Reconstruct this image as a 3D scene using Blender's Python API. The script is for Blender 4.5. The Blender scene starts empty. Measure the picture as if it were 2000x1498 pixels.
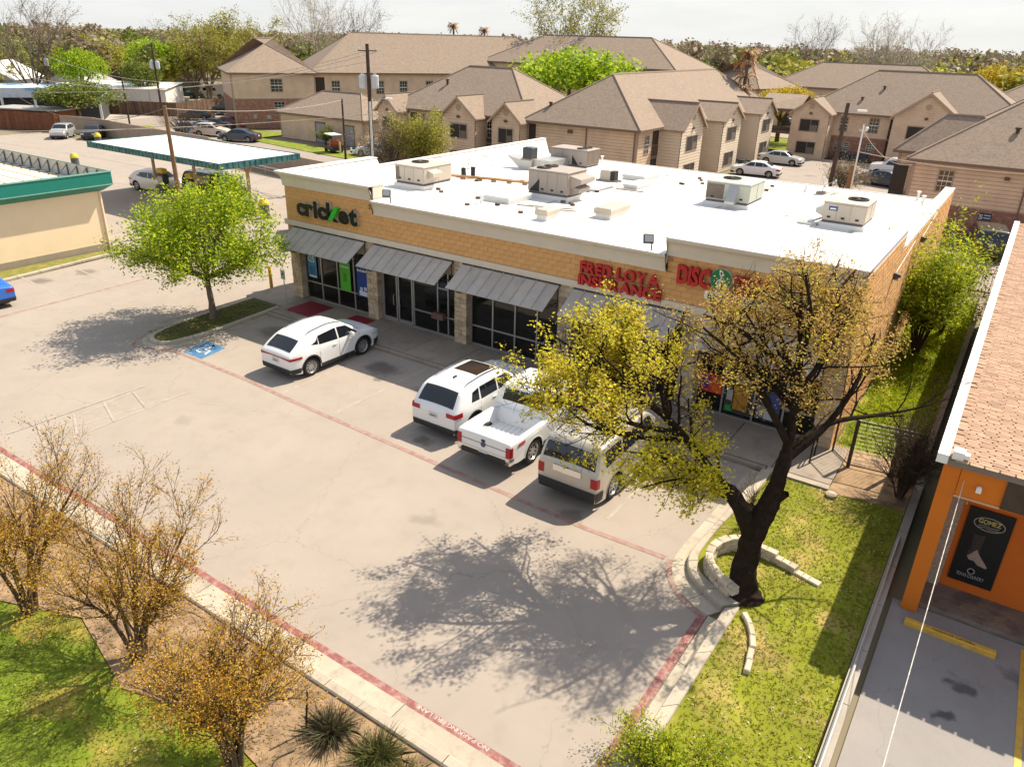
import bpy, math, random
import numpy as np
from mathutils import Vector, Matrix
random.seed(7); RNG = np.random.default_rng(11)
R = math.radians
SC = bpy.context.scene
COL = SC.collection
# ---------------------------------------------------------------- camera
cam_d = bpy.data.cameras.new('camera'); cam = bpy.data.objects.new('camera', cam_d); COL.objects.link(cam)
F_PX, YAW, PITCH, ROLL = 1471.4, 0.5851, 0.4317, 0.0286
CAM = Vector((28.6045, -23.5786, 12.0568))
cy_, sy_, cp_, sp_ = math.cos(YAW), math.sin(YAW), math.cos(PITCH), math.sin(PITCH)
fwd = Vector((-sy_*cp_, cy_*cp_, -sp_)); rgt = Vector((cy_, sy_, 0)); upv = rgt.cross(fwd)
c_, s_ = math.cos(ROLL), math.sin(ROLL)
r2 = rgt*c_+upv*s_; u2 = upv*c_-rgt*s_
cam.matrix_world = Matrix(((r2.x, u2.x, -fwd.x, CAM.x), (r2.y, u2.y, -fwd.y, CAM.y), (r2.z, u2.z, -fwd.z, CAM.z), (0, 0, 0, 1)))
cam_d.sensor_width = 36; cam_d.sensor_fit = 'HORIZONTAL'; cam_d.lens = 36*F_PX/2000
cam_d.clip_start = 0.5; cam_d.clip_end = 6000
SC.camera = cam
# ---------------------------------------------------------------- sky, sun, exposure
SUN_EL, SUN_AZ = R(51), R(20.2)
w = bpy.data.worlds.new('World'); SC.world = w; w.use_nodes = True
nt = w.node_tree; bg = nt.nodes['Background']; sky = nt.nodes.new('ShaderNodeTexSky'); sky.sky_type = 'NISHITA'
sky.sun_disc = False; sky.sun_elevation = SUN_EL; sky.sun_rotation = SUN_AZ
sky.air_density = 1.0; sky.dust_density = 1.2; sky.ozone_density = 1.0; sky.altitude = 150
# thin bright haze: pale toward the horizon all the way round, clearer overhead
_tc = nt.nodes.new('ShaderNodeTexCoord'); _sx = nt.nodes.new('ShaderNodeSeparateXYZ'); nt.links.new(_tc.outputs['Generated'], _sx.inputs[0])
_mr = nt.nodes.new('ShaderNodeMapRange'); _mr.interpolation_type = 'SMOOTHSTEP'; nt.links.new(_sx.outputs['Z'], _mr.inputs[0]); _mr.inputs[1].default_value = 0.0; _mr.inputs[2].default_value = 0.5; _mr.inputs[3].default_value = 0.93; _mr.inputs[4].default_value = 0.4
_nz = nt.nodes.new('ShaderNodeTexNoise'); _nz.inputs['Scale'].default_value = 9; _nz.inputs['Detail'].default_value = 5
_mp = nt.nodes.new('ShaderNodeMapping'); _mp.inputs['Scale'].default_value = (1, 1, 5); nt.links.new(_tc.outputs['Generated'], _mp.inputs[0]); nt.links.new(_mp.outputs[0], _nz.inputs['Vector'])
_cr = nt.nodes.new('ShaderNodeMix'); _cr.data_type = 'RGBA'; _cr.inputs[6].default_value = (3.5, 3.6, 3.6, 1); _cr.inputs[7].default_value = (4.7, 4.7, 4.6, 1); nt.links.new(_nz.outputs['Fac'], _cr.inputs[0])
_mx = nt.nodes.new('ShaderNodeMix'); _mx.data_type = 'RGBA'; nt.links.new(_mr.outputs[0], _mx.inputs[0]); nt.links.new(sky.outputs[0], _mx.inputs[6]); nt.links.new(_cr.outputs[2], _mx.inputs[7])
nt.links.new(_mx.outputs[2], bg.inputs[0]); bg.inputs[1].default_value = 0.12
sun_d = bpy.data.lights.new('sun', 'SUN'); sun = bpy.data.objects.new('sun', sun_d); COL.objects.link(sun)
sun_d.energy = 4.35; sun_d.angle = R(0.53); sun_d.color = (1.0, 0.90, 0.73)
sdir = Vector((math.sin(SUN_AZ)*math.cos(SUN_EL), math.cos(SUN_AZ)*math.cos(SUN_EL), math.sin(SUN_EL)))
sun.rotation_euler = sdir.to_track_quat('Z', 'Y').to_euler(); sun.location = (40, 40, 60)
vs = SC.view_settings; vs.view_transform = 'Standard'; vs.look = 'None'; vs.gamma = 1.0; vs.use_curve_mapping = False
vs.exposure = 0.86
SC.cycles.max_bounces = 6; SC.cycles.diffuse_bounces = 3; SC.cycles.glossy_bounces = 3; SC.cycles.transparent_max_bounces = 8; SC.cycles.transmission_bounces = 4
# ---------------------------------------------------------------- materials
MATS = {}
def M(name, col, rough=.85, var=.12, scale=2.0, bump=0.0, bscale=60., metal=0., spec=.4, rnd=None, rndamt=.25, alt=None, altscale=1.0, altlo=.45, althi=.6, speck=0., coat=0.):
    """plain procedural surface: colour with two scales of noise, optional second colour, per-piece variation and fine relief"""
    if name in MATS: return MATS[name]
    m = bpy.data.materials.new(name); m.use_nodes = True; t = m.node_tree; N = t.nodes; Lk = t.links
    b = N['Principled BSDF']; b.inputs['Roughness'].default_value = rough; b.inputs['Metallic'].default_value = metal
    b.inputs['Specular IOR Level'].default_value = spec
    if coat: b.inputs['Coat Weight'].default_value = coat; b.inputs['Coat Roughness'].default_value = .05
    tc = N.new('ShaderNodeTexCoord')
    def noise(sc, det=4., ro=.6):
        n = N.new('ShaderNodeTexNoise'); n.inputs['Scale'].default_value = sc; n.inputs['Detail'].default_value = det; n.inputs['Roughness'].default_value = ro
        Lk.new(tc.outputs['Object'], n.inputs['Vector']); return n.outputs['Fac']
    def math_(op, a, bb):
        n = N.new('ShaderNodeMath'); n.operation = op
        for i, v in enumerate((a, bb)):
            if hasattr(v, 'links') or hasattr(v, 'is_linked'): Lk.new(v, n.inputs[i])
            else: n.inputs[i].default_value = v
        return n.outputs[0]
    def maprange(v, a0, a1, b0, b1):
        n = N.new('ShaderNodeMapRange'); Lk.new(v, n.inputs[0]); n.inputs[1].default_value = a0; n.inputs[2].default_value = a1; n.inputs[3].default_value = b0; n.inputs[4].default_value = b1; return n.outputs[0]
    base = N.new('ShaderNodeRGB'); base.outputs[0].default_value = (*col, 1); c = base.outputs[0]
    if alt:
        mx = N.new('ShaderNodeMix'); mx.data_type = 'RGBA'; Lk.new(maprange(noise(altscale, 5), altlo, althi, 0, 1), mx.inputs[0]); Lk.new(c, mx.inputs[6]); mx.inputs[7].default_value = (*alt, 1); c = mx.outputs[2]
    f = maprange(noise(scale, 6, .65), .25, .75, 1-var, 1+var)
    if speck: f = math_('MULTIPLY', f, maprange(noise(90, 2, .5), .3, .7, 1-speck, 1+speck))
    if rnd == 'obj':
        oi = N.new('ShaderNodeObjectInfo'); f = math_('MULTIPLY', f, maprange(oi.outputs['Random'], 0, 1, 1-rndamt, 1+rndamt))
    if rnd == 'island':
        g = N.new('ShaderNodeNewGeometry'); f = math_('MULTIPLY', f, maprange(g.outputs['Random Per Island'], 0, 1, 1-rndamt, 1+rndamt))
    vm = N.new('ShaderNodeVectorMath'); vm.operation = 'SCALE'; Lk.new(c, vm.inputs[0]); Lk.new(f, vm.inputs['Scale'])
    Lk.new(vm.outputs[0], b.inputs['Base Color'])
    if bump:
        bp = N.new('ShaderNodeBump'); bp.inputs['Strength'].default_value = bump; bp.inputs['Distance'].default_value = .02
        Lk.new(noise(bscale, 3), bp.inputs['Height']); Lk.new(bp.outputs[0], b.inputs['Normal'])
    MATS[name] = m; return m
def leafmat(name, cols, trans=.35):
    """leaves: every leaf its own tint from a ramp, partly translucent"""
    if name in MATS: return MATS[name]
    m = bpy.data.materials.new(name); m.use_nodes = True; t = m.node_tree; N = t.nodes; Lk = t.links
    b = N['Principled BSDF']; b.inputs['Roughness'].default_value = .6; b.inputs['Specular IOR Level'].default_value = .25
    g = N.new('ShaderNodeNewGeometry'); r = N.new('ShaderNodeValToRGB'); Lk.new(g.outputs['Random Per Island'], r.inputs[0])
    e = r.color_ramp.elements
    for i, c in enumerate(cols):
        p = i/(len(cols)-1)
        if i == 0: el = e[0]; el.position = 0
        elif i == len(cols)-1: el = e[-1]; el.position = 1
        else: el = e.new(p)
        el.color = (*c, 1)
    Lk.new(r.outputs[0], b.inputs['Base Color'])
    tr = N.new('ShaderNodeBsdfTranslucent'); Lk.new(r.outputs[0], tr.inputs[0]); mx = N.new('ShaderNodeMixShader'); mx.inputs[0].default_value = trans
    Lk.new(b.outputs[0], mx.inputs[1]); Lk.new(tr.outputs[0], mx.inputs[2]); Lk.new(mx.outputs[0], N['Material Output'].inputs[0])
    MATS[name] = m; return m
def glassmat(name, col=(.012, .014, .016), rough=.04, trans=0.0):
    if name in MATS: return MATS[name]
    m = bpy.data.materials.new(name); m.use_nodes = True; N = m.node_tree.nodes; b = N['Principled BSDF']
    b.inputs['Base Color'].default_value = (*col, 1); b.inputs['Roughness'].default_value = rough; b.inputs['Specular IOR Level'].default_value = .7
    if trans:
        tb = N.new('ShaderNodeBsdfTransparent'); tb.inputs[0].default_value = (.62, .66, .66, 1); mx = N.new('ShaderNodeMixShader'); mx.inputs[0].default_value = trans
        Lk = m.node_tree.links; Lk.new(b.outputs[0], mx.inputs[1]); Lk.new(tb.outputs[0], mx.inputs[2]); Lk.new(mx.outputs[0], N['Material Output'].inputs[0])
    MATS[name] = m; return m
# ---------------------------------------------------------------- mesh helpers
class MB:
    def __init__(s): s.v = []; s.f = []
    def add(s, vs, fs):
        o = len(s.v); s.v += [tuple(p) for p in vs]; s.f += [tuple(i+o for i in f) for f in fs]; return s
    def box(s, x0, y0, z0, x1, y1, z1):
        return s.add([(x0, y0, z0), (x1, y0, z0), (x1, y1, z0), (x0, y1, z0), (x0, y0, z1), (x1, y0, z1), (x1, y1, z1), (x0, y1, z1)],
                     [(0, 3, 2, 1), (4, 5, 6, 7), (0, 1, 5, 4), (1, 2, 6, 5), (2, 3, 7, 6), (3, 0, 4, 7)])
    def cbox(s, c, d, rz=0., b=0.):
        """box centred at c; b bevels the top edges"""
        hx, hy, hz = d[0]/2, d[1]/2, d[2]/2; ca, sa = math.cos(rz), math.sin(rz)
        P = [(-hx, -hy, -hz), (hx, -hy, -hz), (hx, hy, -hz), (-hx, hy, -hz)]
        if b: P += [(-hx, -hy, hz-b), (hx, -hy, hz-b), (hx, hy, hz-b), (-hx, hy, hz-b), (-hx+b, -hy+b, hz), (hx-b, -hy+b, hz), (hx-b, hy-b, hz), (-hx+b, hy-b, hz)]
        else: P += [(-hx, -hy, hz), (hx, -hy, hz), (hx, hy, hz), (-hx, hy, hz)]
        V_ = [(c[0]+x*ca-y*sa, c[1]+x*sa+y*ca, c[2]+z) for x, y, z in P]
        F_ = [(0, 3, 2, 1)]+[(i, (i+1) % 4, 4+(i+1) % 4, 4+i) for i in range(4)]
        if b: F_ += [(4+i, 4+(i+1) % 4, 8+(i+1) % 4, 8+i) for i in range(4)]+[(8, 9, 10, 11)]
        else: F_ += [(4, 5, 6, 7)]
        return s.add(V_, F_)
    def tube(s, pts, rad, n=6, cap=True):
        pts = [Vector(p) for p in pts]; k = len(pts); rr = rad if hasattr(rad, '__len__') else [rad]*k
        V_ = []; F_ = []; a = None
        for i, p in enumerate(pts):
            d = (pts[min(i+1, k-1)]-pts[max(i-1, 0)]).normalized()
            if a is None:
                a = d.orthogonal().normalized()
            else:
                a = (a-d*a.dot(d)); a = a.normalized() if a.length > 1e-6 else d.orthogonal().normalized()
            b = d.cross(a)
            V_ += [tuple(p+(a*math.cos(2*math.pi*j/n)+b*math.sin(2*math.pi*j/n))*rr[i]) for j in range(n)]
        for i in range(k-1):
            F_ += [(i*n+j, i*n+(j+1) % n, (i+1)*n+(j+1) % n, (i+1)*n+j) for j in range(n)]
        if cap: F_ += [tuple(range(n-1, -1, -1)), tuple((k-1)*n+j for j in range(n))]
        return s.add(V_, F_)
    def lathe(s, prof, n=16, c=(0, 0, 0), axis='z', cap=True):
        V_ = []; F_ = []
        for r, h in prof:
            for j in range(n):
                a = 2*math.pi*j/n; x, y = r*math.cos(a), r*math.sin(a)
                q = (x, y, h) if axis == 'z' else ((h, x, y) if axis == 'x' else (y, h, x))
                V_.append((q[0]+c[0], q[1]+c[1], q[2]+c[2]))
        for i in range(len(prof)-1):
            F_ += [(i*n+j, i*n+(j+1) % n, (i+1)*n+(j+1) % n, (i+1)*n+j) for j in range(n)]
        if cap and prof[0][0] > 1e-4: F_.append(tuple(range(n-1, -1, -1)))
        if cap and prof[-1][0] > 1e-4: F_.append(tuple((len(prof)-1)*n+j for j in range(n)))
        return s.add(V_, F_)
    def poly(s, pts): return s.add(pts, [tuple(range(len(pts)))])
    def prism(s, poly, z0, z1):
        n = len(poly); zz0 = z0 if hasattr(z0, '__len__') else [z0]*n; zz1 = z1 if hasattr(z1, '__len__') else [z1]*n
        return s.add([(p[0], p[1], zz0[i]) for i, p in enumerate(poly)]+[(p[0], p[1], zz1[i]) for i, p in enumerate(poly)],
                     [tuple(range(n-1, -1, -1)), tuple(range(n, 2*n))]+[(i, (i+1) % n, n+(i+1) % n, n+i) for i in range(n)])
    def strip(s, A, B):
        n = len(A); return s.add(list(A)+list(B), [(i, i+1, n+i+1, n+i) for i in range(n-1)])
    def mesh(s, name, mat=None, smooth=False):
        me = bpy.data.meshes.new(name); me.from_pydata(s.v, [], s.f); me.update()
        if mat: me.materials.append(mat)
        if smooth:
            for p in me.polygons: p.use_smooth = True
        return me
    def build(s, name, mat, parent=None, smooth=False, loc=None, kind=None, fix=False):
        me = s.mesh(name, mat, smooth)
        if fix:
            import bmesh
            bm = bmesh.new(); bm.from_mesh(me); bmesh.ops.recalc_face_normals(bm, faces=bm.faces[:]); bm.to_mesh(me); bm.free()
        return ob(name, me, parent, loc, kind)
def ob(name, me, parent=None, loc=None, kind=None):
    o = bpy.data.objects.new(name, me); COL.objects.link(o)
    if parent: o.parent = parent
    if loc is not None: o.location = loc
    if kind: o['kind'] = kind
    return o
def tag(o, label, cat, group=None):
    o['label'] = label; o['category'] = cat
    if group: o['group'] = group
    return o
def thing(name, label, cat, loc=(0, 0, 0), rz=0., group=None):
    o = bpy.data.objects.new(name, None); COL.objects.link(o); o.location = loc; o.rotation_euler = (0, 0, rz); o.empty_display_size = .2
    return tag(o, label, cat, group)
def one(name, mb, mat, label, cat, group=None, **k):
    return tag(mb.build(name, mat, **k), label, cat, group)
def struct(name, mb, mat, parent=None, **k):
    o = mb.build(name, mat, parent, **k)
    if parent is None: o['kind'] = 'structure'
    return o
def copy_tree(o, parent=None):
    c = o.copy(); COL.objects.link(c); c.parent = parent
    for ch in o.children: copy_tree(ch, c)
    return c
def npmesh(name, V_, F_, mat, smooth=False):
    """fast mesh from numpy arrays; F_ is (n,k) of one polygon size"""
    me = bpy.data.meshes.new(name); n, k = F_.shape
    me.vertices.add(len(V_)); me.vertices.foreach_set('co', np.ascontiguousarray(V_, dtype=np.float32).ravel())
    me.loops.add(n*k); me.loops.foreach_set('vertex_index', np.ascontiguousarray(F_, dtype=np.int32).ravel())
    me.polygons.add(n); me.polygons.foreach_set('loop_start', np.arange(0, n*k, k, dtype=np.int32))
    if smooth: me.polygons.foreach_set('use_smooth', np.ones(n, dtype=bool))
    me.update(calc_edges=True); me.materials.append(mat); return me
def text_mesh(txt, size, depth, bold=0.0, name='letter'):
    cu = bpy.data.curves.new('t', 'FONT'); cu.body = txt; cu.size = size; cu.extrude = depth/2; cu.offset = bold; cu.resolution_u = 3
    o = bpy.data.objects.new('t', cu); COL.objects.link(o); dg = bpy.context.evaluated_depsgraph_get(); dg.update()
    me = bpy.data.meshes.new_from_object(o.evaluated_get(dg)); me.name = name
    bpy.data.objects.remove(o); bpy.data.curves.remove(cu); return me
def letters(word, parent, origin, u, nrm, upd, size, depth, mat, width=None, bold=0., gap=.04, name='letter', mats=None):
    """each letter its own mesh, laid out from origin along u, facing nrm"""
    u = Vector(u).normalized(); nrm = Vector(nrm).normalized(); upd = Vector(upd).normalized()
    ms = []; x = 0.
    for ch in word:
        if ch == ' ': x += size*.3; ms.append(None); continue
        me = text_mesh(ch, size, depth, bold, name); xs = [v.co.x for v in me.vertices]; ms.append((me, x-min(xs))); x += max(xs)-min(xs)+gap*size
    tot = x-gap*size; sx = (width/tot) if width else 1.
    Rm = Matrix((u*sx, upd, nrm)).transposed().to_4x4()
    for i, it in enumerate(ms):
        if it is None: continue
        me, dx = it; mm = (mats[i] if mats else mat); me.materials.clear(); me.materials.append(mm)
        me.transform(Matrix.Translation(Vector(origin)) @ Rm @ Matrix.Translation((dx, 0, 0)))
        ob(name, me, parent)
    return tot*sx
def ipath(pts, n):
    """smooth resample of a polyline (Catmull-Rom)"""
    P = [Vector(p) for p in pts]; P = [P[0]*2-P[1]]+P+[P[-1]*2-P[-2]]; out = []
    for i in range(1, len(P)-2):
        for j in range(n):
            t = j/n; a, b, c, d = P[i-1], P[i], P[i+1], P[i+2]
            out.append(.5*((2*b)+(c-a)*t+(2*a-5*b+4*c-d)*t*t+(3*b-a-3*c+d)*t**3))
    out.append(P[-2]); return out
V3 = lambda *a: [Vector(p) for p in a]
# ================================================================ SETTING
def pavement_mat(name, col, spots=(), crack=.35):
    m = M(name, col, rough=.9, var=.08, scale=.35, bump=.25, bscale=120, speck=.22, alt=(col[0]*.92, col[1]*.91, col[2]*.9), altscale=1.3, altlo=.5, althi=.75)
    t = m.node_tree; N = t.nodes; Lk = t.links; b = N['Principled BSDF']; src = b.inputs['Base Color'].links[0].from_socket
    tc = N.new('ShaderNodeTexCoord'); sx = N.new('ShaderNodeSeparateXYZ'); 
    nz = N.new('ShaderNodeTexNoise'); nz.inputs['Scale'].default_value = 2.2; nz.inputs['Detail'].default_value = 5; Lk.new(tc.outputs['Object'], nz.inputs['Vector'])
    add = N.new('ShaderNodeVectorMath'); add.operation = 'MULTIPLY_ADD'; Lk.new(nz.outputs['Color'], add.inputs[0]); add.inputs[1].default_value = (.9, .9, 0); Lk.new(tc.outputs['Object'], add.inputs[2])
    cur = src
    # fine cracks
    vo = N.new('ShaderNodeTexVoronoi'); vo.feature = 'DISTANCE_TO_EDGE'; vo.inputs['Scale'].default_value = .16; Lk.new(add.outputs[0], vo.inputs['Vector'])
    mr = N.new('ShaderNodeMapRange'); Lk.new(vo.outputs['Distance'], mr.inputs[0]); mr.inputs[1].default_value = 0; mr.inputs[2].default_value = .0025; mr.inputs[3].default_value = 1-crack*.7; mr.inputs[4].default_value = 1
    sc = N.new('ShaderNodeVectorMath'); sc.operation = 'SCALE'; Lk.new(cur, sc.inputs[0]); Lk.new(mr.outputs[0], sc.inputs['Scale']); cur = sc.outputs[0]
    for (x, y, rx, ry, k) in spots:   # oil stains left by parked cars
        mp = N.new('ShaderNodeVectorMath'); mp.operation = 'SUBTRACT'; Lk.new(add.outputs[0], mp.inputs[0]); mp.inputs[1].default_value = (x+.45, y+.45, 0)
        dv = N.new('ShaderNodeVectorMath'); dv.operation = 'DIVIDE'; Lk.new(mp.outputs[0], dv.inputs[0]); dv.inputs[1].default_value = (rx, ry, 1)
        ln = N.new('ShaderNodeVectorMath'); ln.operation = 'LENGTH'; Lk.new(dv.outputs[0], ln.inputs[0])
        mr = N.new('ShaderNodeMapRange'); mr.interpolation_type = 'SMOOTHSTEP'; Lk.new(ln.outputs['Value'], mr.inputs[0]); mr.inputs[1].default_value = .35; mr.inputs[2].default_value = 1.1; mr.inputs[3].default_value = k; mr.inputs[4].default_value = 1
        sc = N.new('ShaderNodeVectorMath'); sc.operation = 'SCALE'; Lk.new(cur, sc.inputs[0]); Lk.new(mr.outputs[0], sc.inputs['Scale']); cur = sc.outputs[0]
    Lk.new(cur, b.inputs['Base Color']); return m
M_LOT = pavement_mat('worn pale pavement', (.335, .282, .236), [(9.3, -3.7, 1.0, .75, .45), (3.1, -3.6, 1.3, .9, .5), (9.9, -4.6, .3, .25, .5), (7.9, -4.4, .25, .2, .6), (-12.2, -6.1, .8, .55, .55), (-12.0, -3.9, .75, .5, .6),
    (-11.9, -1.6, .6, .5, .7), (14.3, -7.2, .5, .35, .5), (20.4, -8.0, .5, .4, .6), (12.0, -4.2, .6, .5, .6), (22.6, -5.0, .6, .5, .7), (17.3, -10.5, .5, .4, .8), (7, -11, .5, .4, .85)])
M_ASPH = pavement_mat('grey side asphalt', (.28, .255, .235), [(30.1, -8.5, .3, .3, .4), (29.9, -9.6, .28, .2, .35), (31, -7.6, .4, .3, .6)], .3)
M_APT = pavement_mat('apartment concrete', (.30, .25, .21), [(10, 58, .8, .6, .7), (14, 62, .7, .5, .7), (8, 50, .6, .5, .7)], .3)
M_CONC = M('light kerb concrete', (.42, .36, .28), rough=.9, var=.16, scale=1.2, bump=.3, bscale=90, speck=.12, rnd='obj', rndamt=.07, alt=(.30, .26, .20), altscale=2.2, altlo=.52, althi=.7)
M_WALK = M('sidewalk concrete', (.31, .255, .20), rough=.9, var=.14, scale=.9, bump=.25, bscale=100, speck=.12, rnd='obj', rndamt=.06, alt=(.22, .18, .145), altscale=1.4, altlo=.52, althi=.72)
M_RED = M('worn red kerb paint', (.26, .095, .085), rough=.8, var=.25, scale=3, speck=.2, alt=(.32, .20, .165), altscale=6, altlo=.46, althi=.64)
M_REDF = M('faded red line paint', (.30, .165, .135), rough=.85, var=.2, scale=3, speck=.2, alt=(.32, .24, .20), altscale=4, altlo=.44, althi=.6)
M_WHT = M('worn white line paint', (.39, .335, .285), rough=.85, var=.12, scale=3, speck=.15, alt=(.335, .285, .235), altscale=5, altlo=.42, althi=.6)
M_WHT3 = M('faded stencil paint', (.36, .22, .19), rough=.8, var=.2, scale=6, alt=(.29, .10, .09), altscale=10, altlo=.45, althi=.6)
M_WHT2 = M('stencil white paint', (.46, .40, .36), rough=.8, var=.12, scale=5, alt=(.40, .2, .18), altscale=14, altlo=.55, althi=.7)
M_YEL = M('yellow safety paint', (.62, .36, .05), rough=.6, var=.14, scale=4, alt=(.42, .26, .07), altscale=6, altlo=.55, althi=.7)
M_BLUEP = M('blue stall paint', (.05, .17, .33), rough=.8, var=.2, scale=3, alt=(.16, .22, .28), altscale=5, altlo=.5, althi=.68)
M_DIRT = M('dry dirt', (.34, .225, .13), rough=1, var=.25, scale=1.2, bump=.6, bscale=40, speck=.25, alt=(.19, .125, .075), altscale=2, altlo=.45, althi=.62)
M_LAWN = M('thin spring lawn', (.20, .215, .012), rough=1, var=.35, scale=1.0, bump=.8, bscale=60, speck=.35, alt=(.36, .27, .08), altscale=.75, altlo=.5, althi=.68)
M_LAWN2 = M('weedy green lawn', (.15, .20, .010), rough=1, var=.35, scale=1.0, bump=.8, bscale=50, speck=.35, alt=(.28, .22, .04), altscale=.7, altlo=.5, althi=.66)
M_GROUND = M('far ground', (.16, .135, .07), rough=1, var=.3, scale=.03, alt=(.24, .20, .14), altscale=.02, altlo=.45, althi=.6)
g = MB(); S_ = 2600; g.poly([(-S_, -S_, -.06), (S_, -S_, -.06), (S_, S_, -.06), (-S_, S_, -.06)]); struct('ground', g, M_GROUND)
# --- parking lot: front lot and the lane that runs back to the filling station, one sheet
LOT = MB(); LOT.poly([(p[0], p[1], 0) for p in [(-70, -15.45), (24.95, -15.45), (24.95, -9.6), (24.2, -9.2), (23.7, -8.6), (23.5, -7.8), (23.6, -2.3), (-.2, -2.3), (-.2, 21.5), (-30, 21.5), (-72, 23.5), (-72, -.45), (-13.95, -.45), (-13.2, -8.5), (-13.2, -12), (-70, -12)]])
lot = struct('parking_lot', LOT, M_LOT)
def line(pts, wd, mat, name, parent, z=.005, loop=False):
    """painted line of width wd along a polyline"""
    P = [Vector((p[0], p[1], 0)) for p in pts]; A = []; B = []
    for i, p in enumerate(P):
        a = P[max(i-1, 0)]; b = P[min(i+1, len(P)-1)]; d = (b-a).normalized(); n = Vector((-d.y, d.x, 0))*wd/2
        A.append((p.x-n.x, p.y-n.y, z)); B.append((p.x+n.x, p.y+n.y, z))
    m = MB(); m.strip(A, B); return m.build(name, mat, parent)
for x in (7.95, 10.65, 13.3, 15.97, 18.62, 21.29): line([(x, -7.55), (x, -2.55)], .1, M_WHT, 'stall_line', lot)
red_line = [(-.35, -8.35), (.3, -8.0), (1.1, -7.55), (2.0, -7.55), (5.9, -7.62), (9, -7.85), (13.8, -8.02), (21, -8.3), (23.25, -8.2), (23.42, -8.5)]
line(ipath([(-1.2, -6.6), (-1.05, -7.6), (-.4, -8.2), (.5, -7.95), (1.1, -7.6), (2.0, -7.55)], 5), .16, M_REDF, 'fire_lane_line', lot)
line([(2.0, -7.55), (5.9, -7.6), (9, -7.8), (13.8, -8.0), (21, -8.3), (23.3, -8.2)], .17, M_REDF, 'fire_lane_line', lot, z=.007)
line([(-8.0, -13), (-8.55, -2.6), (-8.9, 2)], .13, M_REDF, 'fire_lane_line', lot)
line([(-2.0, -6.0), (-1.75, -2.0), (-1.7, .5)], .12, M_REDF, 'fire_lane_line', lot, z=.006)
for hk, (a, b) in enumerate((((4.6, -13.2), (5.15, -10.3)), ((4.15, -13.8), (3.5, -10.2)), ((5.3, -14.9), (5.2, -9.6)), ((5.2, -13.6), (3.7, -12.9)), ((5.3, -12.4), (3.6, -11.8)), ((5.25, -11.2), (3.55, -10.7)), ((3.4, -14.9), (3.5, -10.2)), ((5.2, -14.6), (3.5, -14)))): line([a, b], .085, M_WHT, 'hatch_line', lot, z=.005+.0016*hk)
for i in range(5): line([(-13.6+.0*i, -9+2.6*i), (-9.2, -9.35+2.6*i)], .09, M_WHT, 'stall_line', lot, z=.0045)
# blue accessible bay with its wheelchair mark
m = MB(); m.poly([(1.75, -7.4, .006), (2.95, -7.4, .006), (2.72, -6.1, .006), (1.5, -6.1, .006)]); m.build('stall_marking', M_BLUEP, lot)
m = MB(); cx, cy = 2.2, -6.78
arc = [(cx+.30*math.cos(R(a)), cy+.28*math.sin(R(a)), .011) for a in range(100, 381, 20)]; arc2 = [(cx+.21*math.cos(R(a)), cy+.19*math.sin(R(a)), .011) for a in range(100, 381, 20)]
m.strip(arc, arc2); m.strip([(cx-.08, cy+.42, .012), (cx-.05, cy+.05, .012), (cx+.28, cy+.03, .012), (cx+.42, cy-.28, .012)], [(cx+.02, cy+.42, .012), (cx+.06, cy+.13, .012), (cx+.34, cy+.12, .012), (cx+.5, cy-.25, .012)])
m.lathe([(.001, 0), (.075, 0)], 10, (cx-.05, cy+.5, .012)); m.build('wheelchair_symbol', M('white symbol paint', (.6, .6, .6), var=.2, scale=8), lot)
# --- lower kerb: red stripe with stencil, gutter pan, kerb
line([(-40, -15.38), (25.0, -15.52)], .18, M_RED, 'red_stripe', lot, z=.008)
def seg_kerb(name, inner, outer, z0, z1, n_each, mat=M_CONC, gap=.02, bev=.03, z1b=None):
    """kerb split into cast segments with open joints; inner/outer are matching polylines"""
    k = bpy.data.objects.new(name, None); COL.objects.link(k); k['kind'] = 'structure'
    for i0 in range(0, len(inner)-1, n_each):
        i1 = min(i0+n_each, len(inner)-1)
        I = [Vector((*p, 0)) for p in inner[i0:i1+1]]; O = [Vector((*p, 0)) for p in outer[i0:i1+1]]
        I[-1] += (I[-2]-I[-1]).normalized()*gap; O[-1] += (O[-2]-O[-1]).normalized()*gap
        m = MB(); n = len(I); V_ = []
        for a, b in zip(I, O):
            d = (b-a).normalized(); e = a+d*bev; f = b-d*bev
            V_ += [(a.x, a.y, z0), (a.x, a.y, z1-bev), (e.x, e.y, z1), (f.x, f.y, z1), (b.x, b.y, z1-bev), (b.x, b.y, z0)]
        F_ = []
        for j in range(n-1): F_ += [(j*6+q, (j+1)*6+q, (j+1)*6+q+1, j*6+q+1) for q in range(5)]
        F_ += [(0, 1, 2, 3, 4, 5), tuple((n-1)*6+q for q in (5, 4, 3, 2, 1, 0))]
        m.add(V_, F_); m.build('kerb_segment', mat, k, fix=True)
    return k
xs = [-40+3.05*i for i in range(22)]
seg_kerb('gutter', [(x, -15.49-.0018*(x+40)) for x in xs], [(x, -15.93-.0018*(x+40)) for x in xs], -.04, .014, 1, bev=.004)
seg_kerb('kerb', [(x+1.5, -15.94-.0018*(x+40)) for x in xs], [(x+1.5, -16.12-.0030*(x+40)) for x in xs], -.05, .14, 1)
letters('NO PARKING FIRE LANE', lot, (22.95, -15.445, .013), (-1, .003, 0), (0, 0, 1), (0, -1, 0), .13, .002, M_WHT2, width=1.75, bold=.002)
letters('FIRE LANE', lot, (24.86, -12.1, .013), (0, -1, 0), (0, 0, 1), (1, 0, 0), .13, .002, M_WHT3, width=1.1, bold=.001)
letters('NO PARKING', lot, (24.86, -10.5, .013), (0, -1, 0), (0, 0, 1), (1, 0, 0), .13, .002, M_WHT3, width=1.15, bold=.001)
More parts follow.
